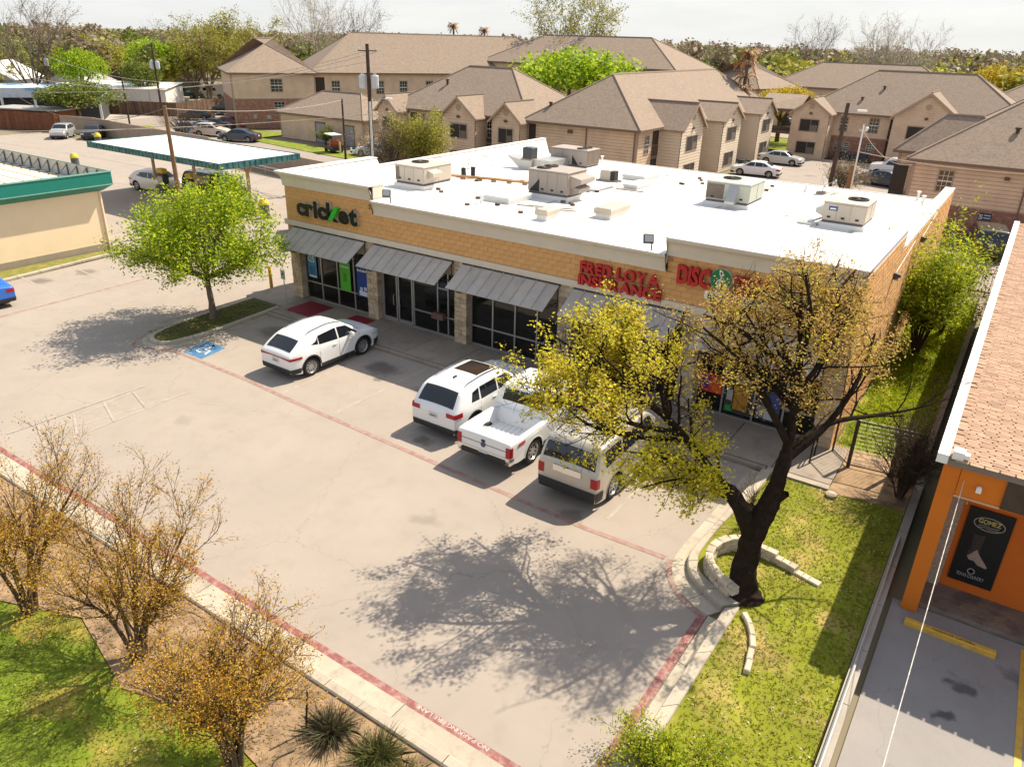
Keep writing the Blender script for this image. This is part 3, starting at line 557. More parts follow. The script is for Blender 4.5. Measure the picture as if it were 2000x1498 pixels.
# floodlights on the parapet
for x, la in ((6.72, 'black floodlight on the low cornice beside the black letter sign'), (18.55, 'black floodlight on the low cornice above the red insurance sign')):
    t = thing('floodlight', la, 'floodlight', (x, -.1, TLO))
    m = MB(); m.tube([(0, 0, 0), (0, 0, .25), (-.05, -.1, .3)], .025, 6); m.build('stem', M_BLK, t)
    m = MB(); m.cbox((0, 0, 0), (.34, .14, .32), b=.03); me = m.mesh('housing', M('bronze lamp housing', (.06, .05, .04), rough=.4, metal=.3)); me.transform(Matrix.Translation((-.08, -.14, .42)) @ Matrix.Rotation(R(35), 4, 'Z') @ Matrix.Rotation(R(-28), 4, 'X')); ob('housing', me, t)
    m = MB(); m.cbox((0, -.075, 0), (.27, .012, .24)); me = m.mesh('lens', M('lamp lens', (.45, .45, .43), rough=.2)); me.transform(Matrix.Translation((-.08, -.14, .42)) @ Matrix.Rotation(R(35), 4, 'Z') @ Matrix.Rotation(R(-28), 4, 'X')); ob('lens', me, t)
for y, z, la in ((5.65, 4.6, 'small wall light on the side wall near the front corner'), (11.8, 4.75, 'small wall light further back on the side wall')):
    t = thing('wall_light', la, 'wall light', (L+.02, y, z)); m = MB(); m.prism([(0, -.12), (.22, -.09), (.22, .09), (0, .12)], [-.05, .05, .05, -.05], [.2, .14, .14, .2]); m.build('hood', M('bronze hood', (.08, .06, .05), rough=.5), t); m = MB(); m.box(.03, -.07, -.08, .16, .07, -.03); m.build('lens', M('lamp lens', (.45, .45, .43)), t)
    m = MB(); m.tube([(.015, 0, .1), (.015, 4, .55)], .012, 5); m.build('conduit', M_COPE, t)
for x in (.31, 5.31, 10.31, 15.31): t = thing('wall_light', 'dark wall light under the band on the stone pier %s' % {.31: 'at the sign corner', 5.31: 'left of the double doors', 10.31: 'right of the double doors', 15.31: 'below the insurance sign'}[x], 'wall light', (x, -.03, 2.45)); m = MB(); m.cbox((0, -.08, .1), (.18, .16, .24), b=.04); m.build('housing', M('bronze hood', (.08, .06, .05)), t)
m = MB(); m.box(.1, -.032, 1.55, .5, -.024, 1.9); one('notice_plate', m, M('tan notice', (.55, .45, .33), var=.3, scale=14), 'small tan notice plate on the corner stone pier', 'sign')
for x0, x1, y0, y1, la in ((1.2, 2.85, -1.72, -.1, 'dark red ramp paint below the first shop window'), (4.35, 5.6, -1.35, -.15, 'dark red ramp paint beside the second stone pier')):
    m = MB(); m.poly([(x0, y0, .163), (x1, y0, .163), (x1-.02, y1, .163), (x0+.02, y1, .163)]); m.build('red_paint', M('dark red ramp paint', (.22, .012, .022), rough=.75, var=.18, scale=3), walk)
# ================================================================ ROOF EQUIPMENT
M_RTU = M('beige unit steel', (.50, .43, .35), rough=.55, var=.06, scale=1.5, rnd='obj', rndamt=.04)
M_RTU2 = M('grey brown unit steel', (.36, .30, .255), rough=.55, var=.06, scale=1.5)
M_RTU3 = M('pale green unit steel', (.45, .46, .38), rough=.55, var=.06, scale=1.5)
M_COIL = M('coil fins', (.17, .13, .10), rough=.7, var=.45, scale=22)
M_FAN = M('dark fan opening', (.03, .027, .025), rough=.7); M_GALV = M('galvanised sheet', (.46, .45, .43), rough=.4, metal=.5, var=.1)
M_RUST = M('rusty pipe', (.36, .17, .07), rough=.7, var=.25, scale=5); M_WOOD = M('grey wood sleeper', (.30, .23, .16), rough=.9, var=.2)
def rtu(label, x, y, w_, d_, h_, mat, fans=(), hood=None, coil=None, curb=.25, panels=3, badge=False):
    z0 = zf(y+d_/2)-.03; t = thing('rooftop_unit', label, 'air conditioner', (x, y, z0), group='air conditioning units on the white roof')
    m = MB(); m.box(-.06, -.06, -.05, w_+.06, d_+.06, curb); m.build('curb', M_MEMB, t)
    m = MB(); m.box(.03, .03, curb, w_-.03, d_-.03, curb+.1); m.build('base_rail', M('dark base rail', (.14, .12, .11)), t)
    m = MB(); m.cbox((w_/2, d_/2, curb+.1+h_/2), (w_, d_, h_), b=.02); b = m.build('casing', mat, t)
    m = MB(); m.cbox((w_/2, d_/2, curb+.1+h_+.02), (w_+.06, d_+.06, .05), b=.015); m.build('lid', mat, t)
    for i in range(panels):
        a, c = w_*(i+.03)/panels, w_*(i+.97)/panels; m = MB(); m.box(a, -.015, curb+.14, c, .01, curb+.06+h_); p = m.build('access_panel', mat, t)
        m = MB(); m.box((a+c)/2-.07, -.03, curb+.2, (a+c)/2+.07, -.01, curb+.28); m.build('handle', M_FAN, p)
    for i in range(2):
        a, c = d_*(i+.04)/2, d_*(i+.96)/2; m = MB(); m.box(w_-.01, a, curb+.14, w_+.015, c, curb+.06+h_); m.build('end_panel', M_COIL if coil == 'end' else mat, t)
    for fx, fy, r in fans:
        m = MB(); m.lathe([(r, 0), (r, .05), (r-.03, .055), (r-.04, .01), (.001, .01)], 20, (fx, fy, curb+.1+h_+.045)); f = m.build('fan', M_FAN, t)
        m = MB()
        for k in range(1, 4): m.lathe([(r*k/4-.006, .05), (r*k/4+.006, .05), (r*k/4, .058), (r*k/4-.006, .05)], 20, (fx, fy, curb+.1+h_+.045))
        m.lathe([(.001, .06), (.07, .06), (.07, .03)], 10, (fx, fy, curb+.1+h_+.045)); m.build('fan_guard', M('fan guard wire', (.2, .17, .14)), f)
    if coil == 'front': m = MB(); m.box(.04, -.025, curb+.16, w_*.42, -.012, curb+.04+h_); m.build('coil', M_COIL, t)
    if coil == 'left': m = MB(); m.box(-.025, .05, curb+.16, .0, d_*.95, curb+.04+h_); m.build('coil', M_COIL, t); m = MB(); m.box(.02, -.028, curb+.16, .26, -.012, curb+.04+h_); m.build('coil', M_COIL, t)
    if badge: m = MB(); m.box(w_*.14, -.03, curb+h_*.72, w_*.34, -.014, curb+.02+h_*.92); q = m.build('badge', M('blue badge', (.03, .07, .28)), t); m = MB(); m.box(w_*.17, -.034, curb+h_*.78, w_*.31, -.029, curb+h_*.86); m.build('badge_print', M_SWH, q)
    return t
def hood(t, x0, y0, z0, x1, y1, z1, mat, dirn='x', out=.5, name='hood'):
    m = MB()
    if dirn == 'x': m.add([(x0, y0, z1), (x0, y1, z1), (x0+out, y1, z1-.12), (x0+out, y0, z1-.12), (x0, y0, z0), (x0, y1, z0), (x0+out, y0, z1-.3), (x0+out, y1, z1-.3)], [(0, 3, 2, 1), (0, 4, 6, 3), (1, 2, 7, 5), (3, 6, 7, 2), (4, 5, 7, 6)])
    else: m.add([(x0, y0, z1), (x1, y0, z1), (x1, y0-out, z0+.12), (x0, y0-out, z0+.12), (x0, y0, z0), (x1, y0, z0), (x0, y0-out, z0), (x1, y0-out, z0)], [(0, 3, 2, 1), (0, 4, 6, 3), (1, 2, 7, 5), (3, 6, 7, 2), (4, 5, 7, 6)])
    m.build(name, mat, t)
t = rtu('beige rooftop unit nearest the black letter sign', 3.2, 4.1, 1.75, 2.1, .72, M_RTU, fans=[(.55, 1.2, .42)], coil='left', panels=3); hood(t, 1.75, .3, .55, 0, 1.0, .95, M_RTU, 'x', .35)
t = rtu('grey brown rooftop unit with two fans and side hood in the middle of roof', 9.2, 6.6, 2.1, 1.75, .95, M_RTU2, fans=[(.5, .55, .34), (.5, 1.2, .34)], panels=4); hood(t, 2.1, .2, .6, 0, 1.5, 1.2, M_RTU2, 'x', .6); hood(t, 2.1, .3, .3, 0, 1.4, .75, M_RTU2, 'x', .45, 'lower_hood')
m = MB(); m.add([(.08, -.02, .36), (.62, -.02, .36), (.62, -.02, .95)], [(0, 1, 2)]); m.build('louvre', M_FAN, t)
t = rtu('grey brown rooftop unit with fans at the back edge of roof', 4.3, 16.6, 2.5, 1.5, .85, M_RTU2, fans=[(1.9, .45, .32), (1.9, 1.05, .32)], coil='end', panels=3)
m = MB(); m.add([(1.5, -.02, .9), (1.95, -.02, .36), (1.5, -.02, .36)], [(0, 2, 1)]); m.build('louvre', M_FAN, t)
t = rtu('pale green rooftop unit with grey sloping duct on its front', 16.1, 11.3, 2.05, 2.2, .78, M_RTU3, fans=[(.75, 1.3, .42)], coil='front', panels=3); hood(t, 1.1, 0, .3, 1.55, 0, 1.1, M_GALV, 'y', .5, 'sloping_duct')
t = rtu('beige rooftop unit with a blue badge near the right parapet', 21.7, 10.0, 1.68, 2.1, .72, M_RTU, fans=[(1.1, 1.2, .42)], panels=3, badge=True); hood(t, 0, .3, .4, 0, 1.2, .85, M_GALV, 'x', -.35)
m = MB(); m.box(-.9, -.25, -.02, -.1, .1, .16); m.build('drain_curb', M_GALV, t); m = MB(); m.tube([(-.1, .5, .3), (-.35, .2, .2), (-.5, .0, .22), (-.15, -.1, .1)], .05, 6); m.build('condensate_pipe', M_MEMB, t)
# condensers
def condenser(label, x, y, w_, h_, z0, mat, dark):
    t = thing('condenser_unit', label, 'air conditioner', (x, y, z0))
    m = MB(); m.cbox((0, 0, .04), (w_+.1, w_+.1, .08)); m.build('base_pan', M_WOOD, t)
    m = MB(); m.cbox((0, 0, .08+h_/2), (w_, w_, h_), b=.03); c = m.build('casing', mat, t)
    for i in range(7):
        zz = .14+(h_-.12)*i/6; m = MB()
        m.box(-w_/2-.01, -w_/2-.012, zz, w_/2+.01, -w_/2+.01, zz+.012); m.box(w_/2-.01, -w_/2, zz, w_/2+.012, w_/2, zz+.012); m.build('louvre_bar', dark, t)
    m = MB(); m.lathe([(w_*.42, 0), (w_*.42, .04), (w_*.36, .05), (.001, .02)], 18, (0, 0, .08+h_)); m.build('fan', M_GALV, t)
condenser('dark square condenser standing on a grey duct box', 4.05, 14.7, .62, .62, zf(14.7)+.55, M('charcoal casing', (.05, .055, .06), rough=.5), M('charcoal bars', (.10, .10, .10)))
t = thing('condenser_unit', 'small beige condenser on wooden sleepers between the skylights', 'air conditioner', (9.5, 14.3, zf(14.3)))
m = MB(); m.cbox((-.15, 0, .33), (.62, .45, .5), b=.03); m.build('casing', M_RTU, t); m = MB(); m.cbox((.3, -.02, .33), (.28, .42, .46)); m.build('coil', M_FAN, t)
for yy in (-.2, .2): m = MB(); m.box(-.7, yy-.05, 0, .65, yy+.05, .08); m.build('sleeper', M_WOOD, t)
# ducts
t = thing('duct_box', 'grey sheet metal duct box with a sloping cover behind the big unit', 'duct', (4.0, 14.2, zf(14.2)-.02))
m = MB(); m.box(-.35, .1, 0, .42, .9, .56); m.build('box', M_GALV, t); m = MB(); m.box(.42, .3, .1, 1.6, 3.0, .62); m.build('trunk_duct', M_GALV, t)
m = MB(); m.add([(-.35, .1, .56), (-.35, .9, .56), (-1.3, .9, .72), (-1.3, .1, .72), (-.35, .1, .0), (-.35, .9, .0), (-1.25, .1, .68), (-1.25, .9, .68)], [(0, 3, 2, 1), (0, 4, 6, 3), (1, 2, 7, 5), (4, 5, 7, 6), (3, 6, 7, 2)]); m.build('sloping_cover', M_GALV, t)
m = MB(); m.lathe([(.32, 0), (.32, .2), (.4, .22), (.38, .3), (.001, .36)], 16, (1.9, -.4, 0)); m.build('round_vent', M_GALV, t)
# skylights and vent boxes
def curbbox(label, x0, y0, x1, y1, h, lid, name='skylight', cat='skylight', lm=None):
    z0 = zf((y0+y1)/2)-.03; t = thing(name, label, cat, ((x0+x1)/2, (y0+y1)/2, z0)); a, b = (x1-x0)/2, (y1-y0)/2
    m = MB(); m.box(-a+.06, -b+.06, 0, a-.06, b-.06, h); m.build('curb', M_MEMB, t)
    m = MB(); m.cbox((0, 0, h+lid/2), (2*a, 2*b, lid), b=min(.05, lid*.4)); m.build('lid', lm or M('skylight lid', (.56, .58, .56), rough=.35, var=.06), t)
curbbox('large low skylight in front of the middle rooftop unit', 8.4, 4.0, 9.9, 6.0, .2, .12)
curbbox('low skylight by the small beige condenser', 9.6, 15.6, 11.0, 18.0, .22, .12)
curbbox('smaller low skylight with white curb behind the middle unit', 11.15, 12.6, 12.0, 14.5, .18, .1)
curbbox('flat skylight beside the hood of the middle unit', 9.75, 10.3, 10.8, 12.4, .1, .08)
curbbox('tall narrow tin vent box close to the front cornice', 12.5, 2.0, 13.1, 3.0, .26, .22, 'vent_box', 'vent', M('tan vent tin', (.50, .42, .33), rough=.5, var=.12))
curbbox('square tin vent box right of the narrow one', 14.0, 4.2, 14.8, 6.0, .26, .24, 'vent_box', 'vent', M('tan vent tin', (.50, .42, .33), rough=.5, var=.12))
# gas pipe run, satellite dish, antenna scrap, vents, loose supports
t = thing('gas_pipe', 'rusty orange gas pipe on blocks crossing the white roof', 'pipe', (2.9, 8.0, 5.2))
m = MB(); m.tube([(-.8, -.9, .15), (-.2, -.3, .13), (.0, .0, .12), (2.2, .75, .1), (4.6, 1.45, .06)], .045, 6); m.build('pipe', M_RUST, t)
m = MB(); m.tube([(0.1, .25, .16), (2.6, 1.1, .12), (4.7, 1.8, .08)], .03, 6); m.build('thin_pipe', M('yellow pipe', (.55, .33, .10), var=.2), t)
for k in range(6): m = MB(); m.box(.2+k*.8, .0+k*.26, -.06-.008*k, .42+k*.8, .16+k*.26, .075-.008*k); m.build('pipe_block', M_WOOD, t)
t = thing('satellite_dish', 'grey satellite dish on a block mount at the back of the roof', 'satellite dish', (19.6, 19.6, zf(19.6)))
m = MB(); m.box(-.35, -.2, 0, .1, .2, .14); m.box(.55, -.2, 0, .8, .2, .14); m.build('ballast_block', M('ballast block', (.33, .25, .2)), t); m = MB(); m.tube([(-.2, 0, .1), (.7, 0, .1)], .025, 6); m.tube([(-.1, 0, .1), (0, 0, .5)], .03, 6); m.tube([(0, 0, .5), (.5, -.1, .75)], .015, 5); m.cbox((.52, -.1, .78), (.08, .08, .12)); m.build('mount', M_GALV, t)
m = MB(); m.lathe([(.001, 0), (.18, .02), (.33, .07), (.4, .11), (.39, .12), (.3, .07), (.001, .015)], 20); me = m.mesh('reflector', M('dish grey', (.42, .40, .37), rough=.5), True); me.transform(Matrix.Translation((-.1, 0, .58)) @ Matrix.Rotation(R(62), 4, 'Y') @ Matrix.Scale(.85, 4, (1, 0, 0))); ob('reflector', me, t)
t = thing('antenna_mount', 'leaning bare antenna mounts and rods on the roof behind the pipe', 'antenna', (4.1, 9.0, 5.16))
for a in ((-.5, .1, 1.1, .25), (-.3, .2, 1.2, -.25), (.0, .1, 1.15, -.3), (.15, .0, 1.0, .05), (.35, .1, .9, -.1), (.5, .2, .8, .6)): m = MB(); m.tube([(a[0], a[1], 0), (a[0]+a[3], a[1]+.1, a[2])], .015, 5); m.build('rod', M('dull rod', (.25, .23, .2), metal=.4, rough=.5), t)
for a in ((-.55, 0, .5), (.05, .05, .6)): m = MB(); m.cbox((a[0], a[1], a[2]/2), (.2, .15, a[2])); m.build('box', M('black box', (.03, .03, .03)), t)
m = MB(); m.tube([(.55, .2, .75), (1.1, .5, 1.25)], .012, 5); m.tube([(.5, .3, 1.2), (.8, .3, 1.15)], .02, 5); m.build('arm', M('dull rod', (.25, .23, .2)), t)
n = 0
for x, y, h in ((23.9, 21.6, .4), (24.25, 20.9, .3), (5.3, 21.4, .35), (8.85, 3.4, .3), (18.6, 19.8, .3), (1.5, 17.5, .35), (15.9, 19.3, .3)):
    n += 1; m = MB(); m.lathe([(.14, -.03), (.08, .04), (.06, .06), (.06, h), (.11, h+.01), (.11, h+.08), (.02, h+.1)], 10, (0, 0, 0))
    la = {1: 'white vent pipe against the back right corner', 2: 'shorter white vent pipe by the right parapet', 3: 'white vent pipe at the back edge behind the big unit', 4: 'white vent pipe by the large skylight', 5: 'white vent pipe left of the satellite dish', 6: 'white vent pipe along the left parapet', 7: 'white vent pipe at the back edge mid roof'}[n]
    one('vent_pipe', m, M_MEMB, la, 'vent pipe', loc=(x, y, zf(y)), smooth=False)
m = MB()
for i in range(34):
    x, y = random.choice([(random.uniform(5.5, 13.5), random.uniform(8, 19)), (random.uniform(12.5, 17), random.uniform(15, 20)), (random.uniform(3, 12), random.uniform(1.5, 9))])
    m.cbox((x, y, zf(y)+.05), (.2, .12, .1), random.uniform(-.4, .6))
o = one('pipe_supports', m, M('dark support blocks', (.14, .09, .06), var=.4, rnd='island', rndamt=.5), 'scattered dark pipe support blocks on the white roof', 'pipe support'); o['kind'] = 'stuff'
for a, b in (((10.2, 4.2), (12.6, 5.0)), ((11.2, 4.1), (12.9, 4.7)), ((11.1, 12.0), (12.6, 12.1))):
    la = {10.2: 'long loose bar lying past the vent box', 11.2: 'shorter loose bar lying by the vent box', 11.1: 'loose bar lying by the smaller skylight'}[a[0]]; m = MB(); m.tube([(0, 0, .03), (b[0]-a[0], b[1]-a[1], .03)], .03, 4); one('loose_bar', m, M('brown bar', (.22, .18, .14)), la, 'bar', loc=(a[0], a[1], zf(a[1])))
for k, (pts, la) in enumerate((([(17.8, 12.2), (19.5, 11.4), (21.2, 10.4)], 'thin cable on the roof between the two right units'), ([(9.5, 19.5), (13, 18.2), (15.8, 16.9), (16.3, 13.6)], 'thin cable on the roof running to the pale green unit'), ([(16, 18.6), (19, 19.4), (23.5, 20.6)], 'thin cable on the roof past the satellite dish'))):
    m = MB(); m.tube([(p[0], p[1], zf(p[1])+.03) for p in pts], .014, 4); one('roof_cable', m, M('tan cable', (.42, .34, .26)), la, 'cable')
# ================================================================ VEHICLES
def paint(name, col, metal=0.0):
    return M('car paint '+name, col, rough=.28, var=.02, scale=1, metal=metal, spec=.5, coat=.6)
M_CGL = glassmat('car glass', (.012, .014, .018), .03); M_TYRE = M('tyre rubber', (.022, .021, .02), rough=.85, var=.1); M_RIM = M('alloy rim', (.42, .42, .42), rough=.3, metal=.7, var=.05)
M_TRIM = M('black plastic trim', (.025, .025, .026), rough=.6, var=.1); M_TAIL = M('red lamp lens', (.36, .01, .015), rough=.15, var=.05); M_HEAD = M('clear lamp lens', (.6, .62, .64), rough=.1, var=.03); M_CHR = M('chrome', (.7, .7, .7), rough=.15, metal=1.0, var=.02); M_PLATE = M('number plate', (.62, .62, .6), rough=.5, var=.15, scale=30)
_wheel_cache = {}
def wheel_parts(r, wd, spokes, dark=False):
    key = (r, wd, spokes, dark)
    if key in _wheel_cache: return _wheel_cache[key]
    n = 28; h = wd/2; rr = r*.68
    t = MB(); t.lathe([(rr, -h*.8), (r*.86, -h), (r*.97, -h*.8), (r, -h*.45), (r, h*.45), (r*.97, h*.8), (r*.86, h), (rr, h*.8)], n, axis='x', cap=False)
    rim = MB(); rim.lathe([(rr+.005, h*.82), (rr-.015, h*.86), (rr-.04, h*.5), (rr-.05, h*.1)], n, axis='x', cap=False); rim.lathe([(.001, h*.62), (.06, h*.66), (.07, h*.4)], 12, axis='x')
    for k in range(spokes):
        a = 2*math.pi*k/spokes; d = Vector((0, math.cos(a), math.sin(a))); p = Vector((0, -math.sin(a), math.cos(a)))
        w1, w2 = .03, .02
        q = [d*.05+p*w1, d*.05-p*w1, d*(rr-.02)-p*w2, d*(rr-.02)+p*w2]
        rim.add([(h*.62, v.y, v.z) for v in q]+[(h*.3, v.y, v.z) for v in q], [(0, 1, 2, 3), (0, 3, 7, 4), (1, 5, 6, 2), (4, 7, 6, 5)])
    well_disc = MB(); well_disc.lathe([(.001, h*.05), (rr-.03, h*.05), (rr-.03, -h*.5)], n, axis='x', cap=False)  # dark disc behind the spokes, painted as wheel well shade
    R_ = (t.mesh('tyre', M_TYRE, True), rim.mesh('rim', M_RIM if not dark else M('dark alloy rim', (.10, .10, .10), rough=.3, metal=.6), False), well_disc.mesh('well_shade_disc', M('wheel well shade', (.03, .03, .03), rough=.8)))
    _wheel_cache[key] = R_; return R_
def car(label, cat, sp, col, loc, rz=0., detail=2, group=None, name=None, metal=0., trim=None):
    """one vehicle; s runs from the rear bumper (0) to the nose (L). sp: dict of the silhouette and openings"""
    Lc, W, H = sp['L'], sp['W'], sp['H']; belt = sp['belt']; tum = sp.get('tumble', .2); pm = paint(col if isinstance(col, str) else str(col), sp['cols'][col] if isinstance(col, str) and 'cols' in sp else col, metal)
    zc = sp['wr']; ra = sp['wr']+.075; wheels = sp['wheels']; bed = sp.get('bed'); cl = sp.get('clear', .24)
    P = sp['top']; Px = [p[0] for p in P]; Pz = [p[1] for p in P]
    step = .11 if detail == 2 else .2
    top0 = lambda s: float(np.interp(s, Px, Pz))
    sm = sp.get('smooth', .10)
    def top(s):
        if bed and s < bed[1]+.05: return top0(s)
        if s < sm or s > Lc-sm: return top0(s)
        return (top0(s-sm)+2*top0(s)+top0(s+sm))/4
    def bot(s):
        b = cl+.10*max(0, 1-s/.5)**1.5+.06*max(0, 1-(Lc-s)/.5)**1.5
        for sw in wheels:
            d = abs(s-sw)
            if d <= ra+1e-6: b = max(b, zc+math.sqrt(max(ra*ra-d*d, 0)))
        return b
    kp = sp.get('kp', .13); e = sp.get('ke', .75)
    def width(s, z):
        d0, d1 = s, Lc-s; f = 1.
        if d0 < e*.8: f -= kp*.75*(1-d0/(e*.8))**2.2
        if d1 < e: f -= kp*1.25*(1-d1/e)**2.2
        if z <= belt: g = 1-.055*((belt*.8-z)/(belt*.8))**2 if z < belt*.8 else 1-.02*((z-belt*.8)/(belt*.2))**2
        else: g = .98-tum*((z-belt)/(H-belt))
        for sw in wheels:   # slight flare over the wheels
            d = abs(s-sw)
            if d < ra*1.25 and z < zc+ra*1.3: g += .012*(1-d/(ra*1.25))
        return W/2*f*g
    ss = set(np.round(np.arange(0, Lc+.001, step), 3).tolist()+[0, Lc, .03, .07, Lc-.03, Lc-.07]+[p for p in Px if 0 <= p <= Lc])
    for sw in wheels:
        for a in np.linspace(0, math.pi, 15 if detail == 2 else 9): ss.add(round(sw-ra*math.cos(a), 4))
        ss.add(round(sw-ra-.004, 4)); ss.add(round(sw+ra+.004, 4))
    if bed: ss |= {bed[0], bed[0]+.012, bed[1], bed[1]-.012}
    ss = sorted(s for s in ss if 0 <= s <= Lc); ss2 = [ss[0]]
    for s in ss[1:]:
        if s-ss2[-1] > .003: ss2.append(s)
    ss = ss2
    U = [-1, -.9, -.885, -.45, 0, .45, .885, .9, 1]
    def section(s):
        b, t = bot(s), top(s); t = max(t, b+.12); r = min(sp.get('r', .11), (t-b)*.35); zz = min(belt, b+(t-r-b)*.7); lev = []
        for i in range(7): lev.append((b+(zz-b)*i/6, 0))
        for q in (.34, .67, 1.): lev.append((zz+(t-r-zz)*q, 0))
        for a in (22.5, 45, 67.5, 90): lev.append((t-r+r*math.sin(R(a)), r*(1-math.cos(R(a)))))
        sd = [(width(s, z)-ins, z) for z, ins in lev]; xe = sd[-1][0]; cr = sp.get('crown', .035)
        acr = [(xe*u, t+cr*(1-u*u)) for u in U[1:-1]]
        if bed and bed[0]+.006 < s < bed[1]-.006: acr = [(xe*u, (t-.50) if abs(u) < .89 else t) for u in U[1:-1]]
        y = s-Lc/2
        return [(x, y, z) for x, z in sd][::1], [(x, y, z) for x, z in acr][::-1], [(-x, y, z) for x, z in sd][::-1]
    V_ = []; n = None
    for s in ss:
        a, b, c = section(s); row = a+b+c; n = len(row); V_ += row
    F_ = []
    for i in range(len(ss)-1): F_ += [(i*n+j, i*n+j+1, (i+1)*n+j+1, (i+1)*n+j) for j in range(n-1)]
    F_ += [tuple(range(n-1, -1, -1)), tuple((len(ss)-1)*n+j for j in range(n))]
    t = thing(name or cat.replace(' ', '_'), label, cat, loc, rz, group)
    m = MB(); m.add(V_, F_); body = m.build('body', pm, t, smooth=True)
    for p in body.data.polygons:
        if len(p.vertices) > 4: p.use_smooth = False
    m = MB(); m.box(-W/2+.2, -Lc/2+.15, cl+.02, W/2-.2, Lc/2-.2, .64 if bed else belt-.25); m.build('underbody', M_TRIM, t)
    def patch_side(sgn, s0, s1, zb, zt, off, nm, mat, parent, sb=(0, 0), k=5):
        """panel lying on the flank; s0/s1 are at the lower edge, sb shifts the upper edge"""
        A = MB(); grid = []
        for j in range(4):
            v = j/3; z = zb+(zt-zb)*v if not hasattr(zb, '__len__') else None
            row = []
            for i in range(k+1):
                u = i/k; s = (s0+sb[0]*v)+((s1+sb[1]*v)-(s0+sb[0]*v))*u
                zz = z if z is not None else (zb[0]+(zb[1]-zb[0])*u)*(1-v)+(zt[0]+(zt[1]-zt[0])*u)*v
                row.append((sgn*(width(s, zz)+off), s-Lc/2, zz))
            grid += row
        q = k+1; fs = []
        for j in range(3): fs += [(j*q+i, j*q+i+1, (j+1)*q+i+1, (j+1)*q+i) if sgn > 0 else (j*q+i, (j+1)*q+i, (j+1)*q+i+1, j*q+i+1) for i in range(k)]
        A.add(grid, fs); return A.build(nm, mat, parent)
    def patch_top(s0, s1, u0, off, nm, mat, parent, k=6, lat=7, cr=sp.get('crown', .035)):
        A = MB(); g_ = []
        for j in range(k+1):
            s = s0+(s1-s0)*j/k; a, _, _ = section(s); xe = a[-1][0]; tz = a[-1][2]
            ds = .05; sl = (top(min(s+ds, Lc))-top(max(s-ds, 0)))/(2*ds); nv = Vector((0, -sl, 1)).normalized()*off
            for i in range(lat):
                u = -u0+2*u0*i/(lat-1); g_.append((xe*u, s-Lc/2+nv.y, tz+cr*(1-u*u)+nv.z))
        fs = []
        for j in range(k): fs += [(j*lat+i, j*lat+i+1, (j+1)*lat+i+1, (j+1)*lat+i) for i in range(lat-1)]
        A.add(g_, fs); return A.build(nm, mat, parent)
    for sg in (-1, 1):
        for (s0, s1, zb, zt, d0, d1) in sp['win']: patch_side(sg, s0, s1, zb, zt, .007, 'side_window', M_CGL, t, (d0, d1))
    patch_top(*sp['ws'], sp.get('wsu', 1.03), .009, 'windshield', M_CGL, t); 
    if 'rw' in sp: patch_top(*sp['rw'], sp.get('rwu', .93), .009, 'rear_window', M_CGL, t)
    if 'sunroof' in sp: patch_top(*sp['sunroof'], .72, .006, 'sunroof', glassmat('tinted roof glass', (.022, .014, .011), .12), t)
    for i, sw in enumerate(wheels):
        for sg in (-1, 1):
            w_ = bpy.data.objects.new('wheel', None); COL.objects.link(w_); w_.parent = t; w_.location = (sg*(W/2-sp.get('wi', .13)), sw-Lc/2, zc); w_.rotation_euler = (0, 0, 0 if sg > 0 else math.pi)
            for me in wheel_parts(sp['wr'], .24, sp.get('spokes', 10) if detail == 2 else 6, sp.get('darkrim', False)): ob(me.name.split('.')[0], me, w_)
    # wrap-round lamps
    def lamp(end, sg, z0, z1, xin, slen, mat, nm, pinch=0.):
        A = MB(); pts = []
        for j, z in enumerate((z0, (z0+z1)/2, z1)):
            se = 0 if end == 'rear' else Lc; yy = -Lc/2-.012 if end == 'rear' else Lc/2+.012; row = []
            wz = width(se, z)
            for q in np.linspace(xin, 1, 4): row.append((sg*wz*q, yy, z+(0 if pinch == 0 else (0 if j == 1 else (1 if j == 0 else -1)*pinch*(1-(q-xin)/(1-xin))))))
            for q in np.linspace(.12, 1, 4): s = (slen*q) if end == 'rear' else Lc-slen*q; row.append((sg*(width(s, z)+.012), s-Lc/2, z))
            pts += row
        fs = []
        for j in range(2): fs += [(j*8+i, j*8+i+1, (j+1)*8+i+1, (j+1)*8+i) for i in range(7)]
        A.add(pts, fs); return A.build(nm, mat, t)
    if 'tl' in sp:
        for sg in (-1, 1): lamp('rear', sg, *sp['tl'], M_TAIL, 'taillight', sp.get('tlp', 0))
    if 'hl' in sp:
        for sg in (-1, 1): lamp('front', sg, *sp['hl'], M_HEAD, 'headlight')
    # bumpers and plates follow the rounded ends
    def endband(end, z0, z1, sl, mat, nm, off=.02):
        A = MB(); pts = []
        for z in (z0, z0+(z1-z0)*.5, z1):
            row = []; se = 0 if end == 'rear' else Lc; o = off if z != z0 else off*.3
            yy = (-Lc/2-o) if end == 'rear' else Lc/2+o
            for sg in (-1, 1):
                side_ = []
                for q in np.linspace(1, .1, 5): s = sl*q if end == 'rear' else Lc-sl*q; side_.append((sg*(width(s, z)+o), s-Lc/2, z))
                side_ += [(sg*width(se, z)*f, yy, z) for f in (.98, .5)]
                row += side_ if sg < 0 else side_[::-1]
            pts += row
        k = len(pts)//3; fs = []
        for j in range(2): fs += [(j*k+i, j*k+i+1, (j+1)*k+i+1, (j+1)*k+i) for i in range(k-1)]
        A.add(pts, fs); return A.build(nm, mat, t)
    tr = trim or M_TRIM
    if 'rb' in sp: endband('rear', *sp['rb'][:3], sp['rb'][3] if len(sp['rb']) > 3 else tr, 'rear_bumper')
    if 'fb' in sp: endband('front', *sp['fb'], tr, 'front_bumper')
